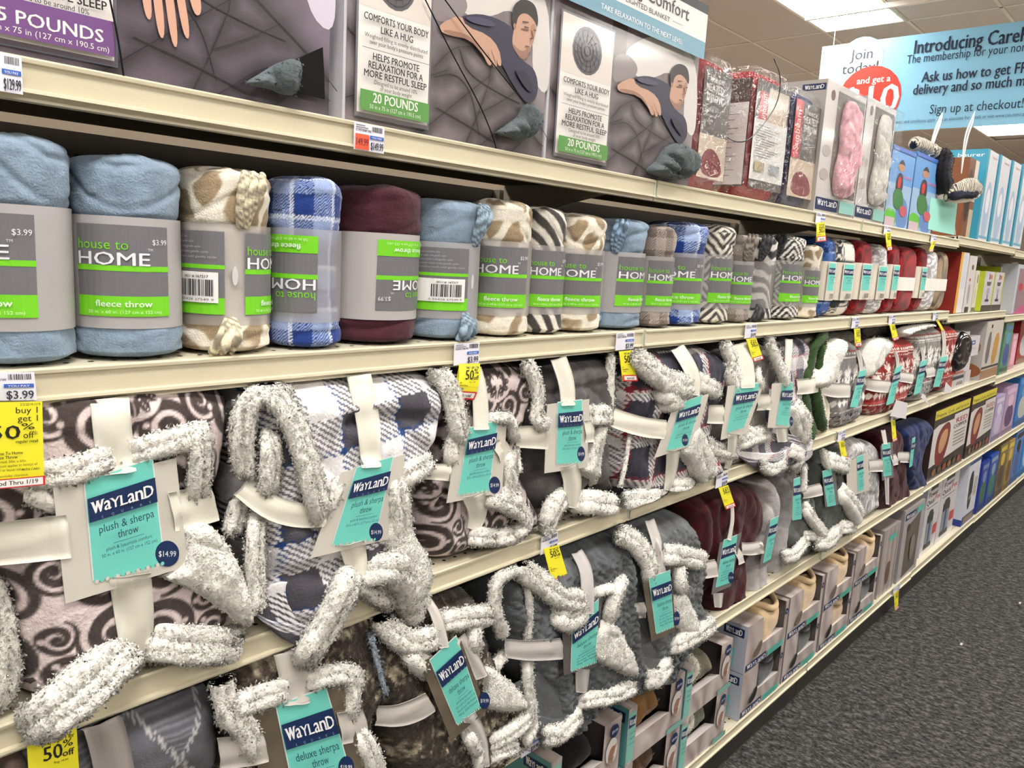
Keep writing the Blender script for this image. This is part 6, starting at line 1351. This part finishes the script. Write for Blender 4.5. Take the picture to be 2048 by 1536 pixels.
    nar = [('B', 1490, 1512, [(1492, 678), (1512, 676), (1526, 718), (1506, 724)], 'over the pale grey throw right of the shelf joint'), ('C', 1432, 1455, [(1437, 976), (1456, 970), (1470, 1012), (1451, 1019)], 'on the third shelf over the burgundy throw'),
           ('A', 1632, 1650, [(1633, 446), (1649, 444), (1651, 482), (1632, 484)], 'under the pink gift box'), ('A', 1768, 1780, [(1770, 466), (1781, 464), (1783, 500), (1774, 502)], 'narrow, under the blue children boxes'),
           ('A', 1862, 1872, [(1865, 482), (1872, 482), (1864, 504), (1857, 503)], 'narrow, below the mint display card'), ('B', 1704, 1717, [(1708, 658), (1720, 657), (1722, 692), (1710, 694)], 'over the grey knit throw'),
           ('B', 1778, 1790, [(1779, 650), (1789, 648), (1797, 678), (1786, 682)], 'over the red knit throw'), ('B', 1866, 1876, [(1872, 641), (1876, 639), (1888, 660), (1884, 663)], 'narrow, over the last red knit throw'),
           ('C', 1676, 1690, [(1677, 884), (1688, 881), (1695, 918), (1684, 922)], 'over the white plush throw on the fourth shelf'), ('C', 1782, 1791, [(1782, 842), (1790, 840), (1793, 880), (1785, 884)], 'over the far burgundy throw'),
           ('E', 1786, 1800, [(1788, 1188), (1797, 1180), (1796, 1216), (1789, 1222)], 'hanging from the bottom shelf above the carpet')]
    for lv, a, b, q, nm in nar: ticket(lv, a, b, 0, '$14.99', 'THROW', q, where=nm, name_=nm)
tickets()
# ================================================================== bottom shelf slipper boxes
def p_drape(u, v):
    w = np.sin((u * 34 + v * 9 + 1.5 * vn(u / .06, v / .08, 4)) * 2.2) ; k = np.clip(.5 + .6 * w * (vn(u / .03, v / .12, 2) * .5 + .5) + .25 * fbm(u / .05, v / .09), 0, 1)
    return mixc(k, (150, 134, 128), (206, 196, 192))
def openbox(label, x0, x1, z, H, a0, a1, hl, D=.13, y=.004, kind='R', side_panel=False, group='open front slipper boxes'):
    t = thing('slipper_box', label, 'box', group, ((x0 + x1) / 2, y + D / 2, z)); W = x1 - x0
    def panel(name, fx, fy, f, col=None, n=(30, 18)):
        V = []; Fc = []; C = []
        us = np.linspace(0, 1, n[0] + 1); vs = np.linspace(0, 1, n[1] + 1)
        us = np.sort(np.unique(np.concatenate([us, [a0, a1]]))); vs = np.sort(np.unique(np.concatenate([vs, [hl]])))
        for a in us:
            for b in vs: V.append(f(a, b)); C.append((a * fx, b * fy))
        m = len(vs)
        for i in range(len(us) - 1):
            for j in range(m - 1):
                ca, cb = (us[i] + us[i + 1]) / 2, (vs[j] + vs[j + 1]) / 2
                if name == 'front_panel' and a0 < ca < a1 and cb > hl: continue
                if name == 'top_panel' and a0 < ca < a1 and cb < .8: continue
                Fc.append([i * m + j, (i + 1) * m + j, (i + 1) * m + j + 1, i * m + j + 1])
        C = np.array(C); V = np.array(V); nv = len(V)
        col = p_drape(C[:, 0] + x0, C[:, 1])
        return mesh(name, V, Fc, col, m_gloss(), t)
    panel('front_panel', W, H, lambda a, b: (x0 + a * W, y, z + b * H)); panel('top_panel', W, D, lambda a, b: (x0 + a * W, y + b * D, z + H))
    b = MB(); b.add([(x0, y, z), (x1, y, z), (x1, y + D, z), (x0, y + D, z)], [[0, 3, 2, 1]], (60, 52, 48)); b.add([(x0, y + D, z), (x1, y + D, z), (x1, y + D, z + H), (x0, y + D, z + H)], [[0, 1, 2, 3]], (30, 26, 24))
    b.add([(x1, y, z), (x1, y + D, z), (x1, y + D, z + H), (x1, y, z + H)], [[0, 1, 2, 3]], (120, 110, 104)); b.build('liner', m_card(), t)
    sc = (176, 182, 196) if side_panel else (92, 150, 150) if kind == 'L' else (150, 140, 136)
    b = MB(); b.box(x0, x0 + .001, y, y + D, z, z + H, sc); b.build('side_panel', m_gloss(), t)
    b = MB()   # folded flap lying back from the low front
    b.box(x0 + a0 * W, x0 + a1 * W, y + .0005, y + .0015, z + hl * H - .004, z + hl * H, (226, 218, 214)); b.prism([(y + .001, z + hl * H), (y + .03, z + hl * H - .01), (y + .03, z + hl * H - .011), (y + .001, z + hl * H - .001)], x0 + a0 * W, x0 + a1 * W, (222, 212, 208)); b.build('folded_flap', m_gloss(), t)
    P = Print()
    if kind == 'R':
        P.rect(W * .03, H * .84, W * .52, H * .985, NAVY); logo(P, W * .07, H * .95, W * .42, H * .09, square=False); P.rect(W * .54, H * .84, W * .92, H * .97, (92, 186, 168))
        for k in range(3): P.rect(W * .58, H * (.87 + .03 * k), W * .85, H * (.88 + .03 * k), (60, 130, 124))
        P.blob([(W * .17, H * .72), (W * .22, H * .60), (W * .28, H * .56), (W * .30, H * .48), (W * .36, H * .48), (W * .36, H * .60), (W * .32, H * .74), (W * .22, H * .78)], (112, 96, 80) if z > ZS['E'] + .1 else (30, 28, 26))
        P.disc(W * .93, H * .22, W * .035, NAVY, H * .07); P.disc(W * .93, H * .22, W * .012, (200, 205, 215), H * .02)
    else:
        P.rect(W * .01, H * .08, W * .125, H * .95, (130, 190, 176)); P.rect(W * .015, H * .16, W * .12, H * .34, NAVY); logo(P, W * .025, H * .29, W * .09, H * .10, square=False)
        for k, s in enumerate(('memory foam', 'slippers', 'indoor outdoor')): P.text(s, W * .067, H * (.44 + .09 * k), H * .05, INK, 'c', False, W * .085)
        P.disc(W * .88, H * .16, W * .06, NAVY, H * .11); P.text('$9.99', W * .88, H * .19, H * .07, (225, 228, 235), 'c', False, W * .09)
        P.disc(W * .85, H * .48, W * .09, (206, 200, 196), H * .22)
        hand = (150, 112, 92); P.blob([(W * .80, H * .62), (W * .80, H * .50), (W * .84, H * .40), (W * .90, H * .40), (W * .90, H * .52), (W * .86, H * .62)], hand)
        for k in range(4): P.line([(W * (.82 + .02 * k), H * .58), (W * (.795 + .022 * k), H * .68)], W * .014, hand)
        P.line([(W * .90, H * .45), (W * .915, H * .38)], W * .014, hand); P.rect(W * .70, H * .87, W, H * .97, (120, 172, 160))
    P.build('front_print', facemap(x0, x1, y, z, z + H), t, m_gloss())
    if side_panel or kind == 'L':
        P = Print(); P.rect(D * .42, H * .08, D * .93, H * .26, NAVY); logo(P, D * .47, H * .22, D * .42, H * .12, square=False)
        if side_panel: P.rect(D * .5, H * .34, D * .7, H * .36, (110, 116, 130)); P.rect(D * .5, H * .40, D * .66, H * .42, (110, 116, 130)); P.rect(D * .55, H * .52, D * .75, H * .70, (104, 200, 200)); P.rect(D * .55, H * .76, D * .72, H * .92, (104, 200, 200))
        P.build('side_print', sidemap(x0, y, y + D, z, z + H), t, m_gloss())
    return t
def slipper(label, x0, x1, z, H, y, col, lining, kind='R', collar=None):
    W = x1 - x0; SEED[0] += 1
    t = thing('slipper', label, 'slipper', 'slippers in the bottom shelf boxes', ((x0 + x1) / 2, y, z))
    G = lambda pts: [(x0 + a * W, z + b * H) for a, b in pts]
    collar = collar or tuple(int(c * 1.06) for c in col)
    if kind == 'R':
        puff('upper', None, y + .05, .045, .04, p_solid(col, .08), t, m_leather(), .005, lump=.002, ridge=0, world=G([(.32, 1.0), (.50, .95), (.62, .86), (.78, .80), (.92, .86), (.93, .55), (.88, .30), (.66, .16), (.42, .12), (.34, .40)]))
        tube('collar', [(x0 + a * W, y + c, z + b * H) for a, b, c in ((.36, 1.02, .06), (.48, .98, .030), (.60, .88, .014), (.72, .81, .010), (.85, .84, .02), (.92, .98, .06))], .0105, collar, m_leather(), t, fuzz=0, lump=.04)
        puff('lining', None, y + .075, .02, .02, p_solid(lining, .3), t, m_plush(), .006, world=G([(.42, 1.02), (.52, .95), (.64, .86), (.8, .82), (.92, .9), (.92, 1.06), (.7, 1.08)]))
        tube('sole', [(x0 + a * W, y + c, z + b * H) for a, b, c in ((.34, .2, .035), (.5, .08, .022), (.7, .10, .022), (.9, .32, .04))], .006, (178, 150, 112), m_leather(), t, fuzz=0, lump=.02)
    else:
        puff('upper', None, y + .055, .05, .045, p_solid(col, .2), t, m_plush(), .005, lump=.004, relief=cable(.002) if lining[0] > 150 else None, world=G([(.16, .30), (.20, .75), (.40, .98), (.62, .95), (.74, .70), (.74, .45), (.60, .36)]))
        if lining[0] > 150: tube('fleece_collar', [(x0 + a * W, y + c, z + b * H) for a, b, c in ((.20, .45, .03), (.32, .62, .018), (.36, .80, .018), (.28, .97, .03))], .017, (226, 218, 202), m_sherpa(), t, fuzz=.6)
        else: tube('stitched_seam', [(x0 + a * W, y + c, z + b * H) for a, b, c in ((.18, .55, .03), (.4, .62, .004), (.72, .60, .02))], .002, collar, m_leather(), t, fuzz=0)
    return t
def bottom_shelf():
    z = ZS['E'] + .001; H = .152; ups = ('upper', 'lower')
    # hand-picture boxes at the left
    for k, (x0, x1, nm, cu, lu, cl, ll) in enumerate(((-.215, .045, 'first stack from the left', (26, 24, 24), (20, 18, 18), (26, 24, 24), (20, 20, 20)), (.075, .335, 'second stack from the left', (126, 92, 56), (50, 38, 28), (84, 62, 44), (40, 30, 24)), (.345, .605, 'third stack from the left', (112, 108, 92), (226, 218, 202), (108, 108, 92), (226, 218, 202)))):
        for lv in (0, 1):
            openbox('grey open slipper box with hand picture, %s, %s box' % (nm, ups[1 - lv]), x0, x1, z + lv * H, H - .002, .14, .74, .42, kind='L')
            slipper('%s slipper lying in the %s open box of the %s' % ((('black', 'brown suede', 'sage green')[k]), ups[1 - lv], nm), x0, x1, z + lv * H + .004, H - .01, .012, cu if lv else cl, lu if lv else ll, 'L')
    xs = (.700, 1.005, 1.318, 1.622); w = .293
    nth = ('first', 'second', 'third', 'fourth')
    for k, x0 in enumerate(xs):
        for lv in (0, 1):
            openbox('drape printed slipper box holding a %s slipper, %s of the four tan slipper stacks' % ('tan' if lv else 'dark', nth[k]), x0, x0 + w, z + lv * H, H - .002, .36, .92, .40, kind='R', side_panel=(k == 0))
            slipper('%s suede slipper in the %s stack' % (('tan', 'black')[1 - lv] if not (k == 2 and lv == 0) else 'beige', nth[k]), x0, x0 + w, z + lv * H + .006, (H - .004) * (1.12 if lv else .95), .006, ((196, 168, 128) if lv else ((30, 30, 28) if k != 2 else (176, 150, 116))), ((60, 44, 34) if (lv and k < 3) else (222, 216, 208) if lv else (16, 16, 16)), 'R')
    def tallp(P, w, h):
        P.rect(0, 0, w, h, (176, 164, 158)); 
        for k in range(7): P.line([(w * (.1 + .13 * k), 0), (w * (.05 + .14 * k), h * .5), (w * (.12 + .13 * k), h)], w * .035, (196, 186, 182) if k % 2 else (150, 138, 132))
        P.rect(w * .3, h * .12, w * .8, h * .20, (92, 186, 168)); P.blob([(w * .35, h * .55), (w * .6, h * .5), (w * .62, h * .8), (w * .4, h * .9)], (112, 86, 70))
    def cut(P, w, h): tallp(P, w, h); P.disc(w * .45, h * .5, w * .3, (26, 18, 14), h * .36)
    carton('slipper_box', 'tall drape printed box with teal strip beside the fourth tan stack', 1752, 1784, (1762, 1060), 'E', y=.01, D=.13, col=(160, 150, 146), front=tallp, H=.30)
    def win(P, w, h):
        P.rect(0, 0, w, h, (172, 166, 164)); P.poly([(w * .2, h * .30), (w * .38, h * .22), (w * .86, h * .14), (w * .86, h * .92), (w * .22, h * .97)], (104, 94, 84)); P.rect(w * .05, h * .06, w * .55, h * .15, NAVY); logo(P, w * .1, h * .13, w * .4, h * .05, square=False); P.rect(w * .58, h * .05, w * .92, h * .13, (92, 186, 168)); P.blob([(w * .45, h * .4), (w * .7, h * .45), (w * .65, h * .8), (w * .45, h * .75)], (140, 128, 114)); P.disc(w * .25, h * .26, w * .06, (90, 50, 40), h * .05)
    carton('gift_box', 'grey gift box with dark window on the bottom shelf', 1791, 1831, (1800, 1040), 'E', y=.006, D=.16, col=(150, 146, 148), topcol=(176, 168, 160), front=win, H=.335)
    def pot(P, w, h):
        P.rect(0, 0, w, h, (212, 206, 206)); P.rect(w * .2, h * .04, w * .7, h * .10, (70, 74, 70)); P.text('Power', w * .12, h * .19, h * .10, (56, 58, 56), 'l', True, w * .6); P.text('Quick', w * .05, h * .29, h * .10, (56, 58, 56), 'l', True, w * .5); P.text('Pot', w * .58, h * .27, h * .10, (200, 70, 64), 'l', True, w * .35)
        P.rect(w * .08, h * .33, w * .8, h * .34, (90, 90, 90)); P.rect(w * .22, h * .44, w * .62, h * .56, (60, 62, 58)); P.disc(w * .42, h * .42, w * .15, (70, 72, 68), h * .04); P.rect(w * .22, h * .56, w * .62, h * .88, (150, 154, 160)); P.rect(w * .36, h * .56, w * .48, h * .86, (80, 92, 130)); P.rect(w * .2, h * .86, w * .66, h * .93, (44, 46, 44)); P.rect(w * .7, h * .64, w * .95, h * .78, (204, 80, 74))
    carton('appliance_box', 'white pressure pot box, left one of the pair', 1837, 1867, (1845, 960), 'E', y=.03, D=.2, col=(196, 196, 208), front=pot, H=.362, group='pressure pot boxes')
    carton('appliance_box', 'white pressure pot box, right one of the pair', 1868, 1902, (1885, 930), 'E', y=.03, D=.2, col=(196, 196, 208), front=pot, H=.362, group='pressure pot boxes')
    def fry(P, w, h):
        P.rect(0, 0, w, h, (220, 220, 226)); P.rect(0, h * .86, w, h, (34, 56, 140)); P.rect(w * .1, h * .88, w * .9, h * .97, (150, 130, 100)); P.blob([(w * .2, h * .2), (w * .45, h * .14), (w * .55, h * .4), (w * .5, h * .75), (w * .3, h * .8), (w * .2, h * .5)], (52, 56, 52)); P.rect(0, 0, w, h * .05, (60, 84, 130)); P.blob([(w * .3, h * .6), (w * .6, h * .5), (w * .62, h * .53), (w * .35, h * .64)], (200, 190, 160)); P.rect(w * .65, h * .3, w * .9, h * .6, (190, 180, 176))
    def frs(P, w, h):
        P.rect(0, h * .9, w, h, (34, 56, 140)); P.rect(w * .35, h * .12, w * .8, h * .16, (200, 40, 44)); 
        for k in range(3): P.disc(w * .5, h * (.35 + .2 * k), w * .2, ((40, 36, 36), (70, 26, 26), (150, 110, 70))[k], h * .06)
    carton('appliance_box', 'white and blue fryer box with product pictures on its side', 1921, 1945, (1932, 912), 'E', y=.01, D=.24, col=(206, 208, 220), front=fry, side=frs, H=.362)
    def toy(bg, b2, b3):
        def f(P, w, h):
            P.rect(0, 0, w, h, bg); P.blob([(w * .1, h * .5), (w * .5, h * .35), (w * .9, h * .5), (w * .8, h * .85), (w * .2, h * .85)], b2); P.disc(w * .5, h * .3, w * .25, b3, h * .12); P.rect(0, h * .88, w, h, tuple(int(c * .7) for c in bg)); P.rect(w * .1, h * .05, w * .9, h * .14, b3)
        return f
    for uL, uR, H_, lb, bg, b2, b3 in ((1951, 1966, .30, 'blue toy box next to the fryer box', (36, 60, 150), (70, 110, 80), (120, 140, 190)), (1968, 1984, .31, 'bright blue box with green figures', (40, 80, 170), (70, 120, 90), (140, 160, 180)), (1986, 2002, .34, 'yellow topped box with brown print', (120, 104, 70), (90, 70, 50), (220, 190, 60)),
                                       (2004, 2016, .33, 'tan and yellow toy box', (170, 140, 80), (110, 80, 50), (226, 200, 70)), (2018, 2034, .36, 'black and yellow topped light blue box', (90, 130, 190), (60, 100, 160), (30, 30, 30)), (2037, 2056, .36, 'light blue box with black top at the right edge', (60, 140, 210), (190, 210, 230), (24, 24, 28))):
        carton('toy_box', lb + ' on the bottom shelf', uL, uR, (0, 0), 'E', y=.01, D=.25, col=bg, front=toy(bg, b2, b3), H=H_, group='far toy boxes')
    # fourth shelf, right end
    def pan(P, w, h):
        P.rect(0, 0, w, h, (52, 40, 36)); P.rect(0, 0, w, h * .13, (214, 200, 50)); P.text('Prepare, Cook, and Serve it', w * .04, h * .10, h * .07, (70, 60, 30), 'l', True, w * .9); P.poly([(0, h * .26), (w * .12, h * .22), (w * .55, h * .22), (w * .55, h * .16), (w, h * .16), (w, h * .72), (0, h * .80)], (218, 212, 206))
        P.blob([(w * .14, h * .30), (w * .42, h * .20), (w * .50, h * .40), (w * .40, h * .80), (w * .18, h * .86), (w * .10, h * .60)], (124, 30, 26)); P.blob([(w * .22, h * .36), (w * .40, h * .30), (w * .42, h * .5), (w * .30, h * .68), (w * .18, h * .62)], (196, 150, 104))
        P.text('RED', w * .62, h * .30, h * .10, (170, 36, 40), 'l', True, w * .34); P.text('COPPER', w * .56, h * .38, h * .08, (40, 36, 36), 'l', True, w * .4)
        for k in range(5): P.rect(w * .6, h * (.43 + .05 * k), w * .94, h * (.45 + .05 * k), (150, 144, 140))
        for k in range(6): P.disc(w * (.15 + .14 * k), h * .9, w * .055, ((130, 96, 60), (90, 80, 50), (150, 70, 50))[k % 3], h * .05)
    carton('pan_box', 'cookware box with yellow header strip, left of its twin', 1852, 1923, (1860, 824), 'D', y=.012, D=.12, col=(60, 44, 40), front=pan, H=.335, group='yellow header cookware boxes')
    carton('pan_box', 'cookware box with yellow header strip, nearest the lilac box', 1928, 1977, (1935, 792), 'D', y=.012, D=.12, col=(60, 44, 40), front=pan, H=.335, group='yellow header cookware boxes')
    for uL, uR, H_, lb, bg, b2, b3 in ((1980, 1998, .27, 'pale lilac toy box with clear front', (176, 160, 196), (206, 190, 216), (226, 214, 230)), (2000, 2022, .30, 'pink and purple doll box', (190, 160, 190), (90, 60, 100), (226, 190, 214)), (2026, 2052, .33, 'blue toy box at the right edge of the fourth shelf', (52, 120, 190), (190, 190, 180), (90, 170, 220))):
        carton('toy_box', lb, uL, uR, (0, 0), 'D', y=.012, D=.2, col=bg, front=toy(bg, b2, b3), H=H_, group='toy boxes on the fourth shelf')
    # third shelf, right end
    def dish(P, w, h):
        P.rect(0, 0, w, h, (206, 200, 196)); P.blob([(w * .12, h * .60), (w * .1, h * .2), (w * .4, -h * .0), (w * .8, h * .05), (w * .9, h * .35), (w * .75, h * .6), (w * .3, h * .68)], (30, 22, 22)); P.rect(0, h * .78, w * .34, h, (190, 70, 56)); P.rect(w * .34, h * .78, w, h * .84, (60, 68, 82)); P.text('000', w * .6, h * .95, h * .09, (70, 66, 66), 'l', True, w * .35); P.rect(w * .4, h * .70, w * .95, h * .74, (200, 110, 100))
    t, g_ = carton('dish_box', 'white and red box holding a shiny black oval dish', 1889, 1924, (1900, 665), 'C', y=.015, D=.14, col=(200, 194, 190), front=dish, H=.27)
    x0, x1, y, z_, W, H_, D = g_
    o = puff('black_dish', None, y - .0, .035, .05, (24, 17, 18), None, m_shiny(), .008, lump=0, back=.02, world=[(x0 + W * a, z_ + H_ * b) for a, b in ((.08, .40), (.06, .75), (.3, 1.02), (.7, 1.02), (.88, .75), (.82, .42), (.45, .28))]); tag(o, 'glossy black oval roasting dish set in the front of its box', 'dish')
    def sm(P, w, h): P.rect(0, 0, w, h, (214, 210, 214)); P.rect(w * .4, h * .2, w * .7, h * .42, (60, 90, 150)); P.rect(w * .48, h * .27, w * .62, h * .35, (226, 226, 230)); P.rect(w * .25, h * .6, w * .8, h * .63, (170, 166, 170))
    carton('small_box', 'small white box with blue square, on top of its stack', 1927, 1955, (0, 0), 'C', y=.02, D=.14, col=(206, 200, 200), front=sm, H=.10, z0=ZS['C'] + .14)
    for k, lb in enumerate(('lowest small white box of the stack', 'middle small white box of the stack')): carton('small_box', lb, 1927, 1938, (0, 0), 'C', y=.02, D=.14, col=(206, 200, 200), front=lambda P, w, h: P.rect(0, 0, w, h, (212, 206, 206)), H=.068, z0=ZS['C'] + .07 * k)
    def tray(P, w, h):
        P.rect(0, 0, w, h, (206, 198, 190)); P.blob([(w * .48, h * .78), (w * .55, h * .25), (w * .85, h * .2), (w * .8, h * .75)], (196, 146, 70), 1); P.blob([(w * .12, h * .7), (w * .16, h * .2), (w * .36, h * .18), (w * .34, h * .75)], (110, 106, 106), 1); P.rect(0, h * .78, w, h * .82, (70, 66, 64)); P.rect(0, h * .84, w, h, (170, 132, 100)); P.rect(w * .25, h * .06, w * .34, h * .12, (50, 50, 50))
    def trays(P, w, h): P.rect(w * .2, h * .1, w * .26, h * .5, (110, 110, 116)); P.rect(w * .42, h * .08, w * .5, h * .45, (90, 94, 100)); P.blob([(w * .5, h * .5), (w * .95, h * .3), (w * .95, h * .6)], (150, 110, 76)); P.disc(w * .8, h * .85, w * .2, (140, 84, 46), h * .12)
    carton('kitchen_box', 'beige kitchenware box with wooden tray picture', 1958, 1992, (0, 0), 'C', y=.01, D=.3, col=(178, 172, 170), front=tray, side=trays, H=.31)
    for uL, uR, H_, lb, bg, b2, b3, y_ in ((1997, 2013, .30, 'green and blue garden toy box', (90, 140, 110), (60, 80, 150), (80, 150, 200), .03), (2016, 2026, .22, 'narrow pink box beside the green toy box', (226, 160, 180), (236, 180, 196), (240, 200, 210), .05), (2030, 2056, .33, 'dark red box at the right edge of the third shelf', (150, 30, 36), (190, 190, 196), (200, 60, 60), .08)):
        carton('toy_box', lb, uL, uR, (0, 0), 'C', y=y_, D=.2, col=bg, front=toy(bg, b2, b3), H=H_, group='toy boxes on the third shelf', z0=ZS['C'] - .018)
    # second shelf, right end
    zb = ZS['B'] - .016
    def redb(P, w, h): P.rect(0, 0, w, h, (226, 224, 226)); P.rect(0, 0, w * .3, h, (224, 170, 60)); P.rect(w * .4, h * .05, w * .9, h * .6, (210, 216, 224))
    carton('game_box', 'dark red box with yellow front edge beside the taupe throw', 1906, 1922, (0, 0), 'B', y=.02, D=.26, col=(132, 40, 34), sidecol=(132, 40, 34), front=redb, H=.275, z0=zb)
    def mix(P, w, h): P.rect(0, 0, w, h, (216, 210, 206)); P.disc(w * .55, h * .2, w * .15, (120, 90, 84), h * .05); P.disc(w * .4, h * .42, w * .1, (180, 50, 50), h * .03); P.blob([(w * .3, h * .5), (w * .6, h * .5), (w * .6, h * .85), (w * .35, h * .85)], (170, 160, 166)); P.rect(w * .2, h * .9, w * .7, h, (50, 46, 46))
    carton('appliance_box', 'tall narrow white box at the shelf end', 1924, 1939, (0, 0), 'B', y=.02, D=.1, col=(200, 196, 196), front=mix, H=.265, z0=zb)
    def mix2(P, w, h): P.rect(0, 0, w, h, (216, 214, 190)); P.rect(w * .55, h * .1, w * .8, h * .3, (90, 86, 70)); P.blob([(w * .3, h * .4), (w * .6, h * .42), (w * .55, h * .8), (w * .3, h * .8)], (190, 188, 170)); P.rect(0, h * .9, w, h, (110, 120, 80))
    carton('appliance_box', 'cream and pale green mixer box', 1941, 1948, (0, 0), 'B', y=.03, D=.1, col=(206, 204, 176), front=mix2, H=.2, z0=zb)
    def chop(P, w, h):
        P.rect(0, 0, w, h, (206, 200, 206)); P.rect(w * .9, 0, w, h, (190, 196, 60)); P.rect(w * .42, h * .06, w * .5, h * .2, (70, 66, 66)); P.poly([(w * .25, h * .26), (w * .7, h * .26), (w * .62, h * .36), (w * .32, h * .36)], (84, 82, 84)); P.rect(w * .35, h * .42, w * .6, h * .56, (176, 172, 182)); P.rect(w * .42, h * .58, w * .5, h * .7, (70, 66, 90)); P.rect(w * .28, h * .7, w * .64, h * .76, (60, 58, 60)); P.rect(0, h * .85, w, h, (66, 60, 58)); P.rect(w * .55, h * .08, w * .7, h * .18, (206, 120, 90))
    for uL, uR, lb in ((1960, 1980, 'lime sided chopper box, left of its twin'), (1981, 1999, 'lime sided chopper box, right of its twin')): carton('chopper_box', lb, uL, uR, (0, 0), 'B', y=.02, D=.2, col=(186, 196, 54), front=chop, H=.20, group='lime chopper boxes', z0=zb)
    carton('chopper_box', 'larger lime and white box behind the chopper pair', 1990, 2009, (0, 0), 'B', y=.10, D=.2, col=(170, 178, 50), front=lambda P, w, h: (P.rect(0, 0, w, h, (206, 202, 196)), P.rect(w * .4, h * .1, w * .9, h * .2, (190, 90, 60))), H=.235, z0=zb)
    carton('toy_box', 'purple box standing behind the lime chopper boxes', 2004, 2020, (0, 0), 'B', y=.325, D=.1, col=(86, 34, 96), front=toy((70, 40, 110), (60, 130, 120), (110, 60, 130)), H=.27, z0=zb - .03)
    t, g_ = carton('doll_box', 'clear fronted doll box with pink corner at the right edge', 2022, 2056, (0, 0), 'B', y=.02, D=.12, col=(196, 198, 210), front=lambda P, w, h: (P.rect(0, 0, w, h, (200, 204, 216)), P.rect(w * .1, h * .08, w, h * .95, (150, 120, 130)), P.disc(w * .3, h * .45, w * .12, (180, 40, 60), h * .08), P.disc(w * .7, h * .5, w * .12, (200, 60, 90), h * .08), P.blob([(w * .4, h * .2), (w * .8, h * .1), (w, h * .5), (w * .8, h * .4)], (206, 210, 220)), P.poly([(0, h), (w, h * .7), (w, h)], (190, 80, 130))), H=.285, z0=zb - .03)
    # loose paper tags hanging from the knit throws
    for k, (q, lb) in enumerate((([(1793, 800), (1815, 806), (1812, 838), (1780, 832)], 'white paper tag hanging under the red knit throw'), ([(1845, 787), (1850, 790), (1862, 815), (1842, 795)], 'small white paper tag under the grey knit throw'), ([(1892, 764), (1903, 776), (1903, 786), (1888, 786)], 'small white paper tag beside the black dish box'))):
        qq = [at(*p, -.02) for p in q]; o = slab('paper_tag', qq, .0008, (212, 208, 208), m_card(), None); tag(o, lb, 'tag', 'paper tags on the knit throws')
    for k, (u, v, lb) in enumerate(((1923, 1287, 'small white scrap on the carpet near the far shelf'), (2040, 1205, 'pale straw like scrap on the carpet at the right edge'))):
        p = atz(u, v, .004); b = MB(); b.box(p[0] - .01, p[0] + .01, p[1] - .004, p[1] + .004, .0, .003, (206, 200, 190)); tag(b.build('scrap', m_card()), lb, 'litter')
bottom_shelf()
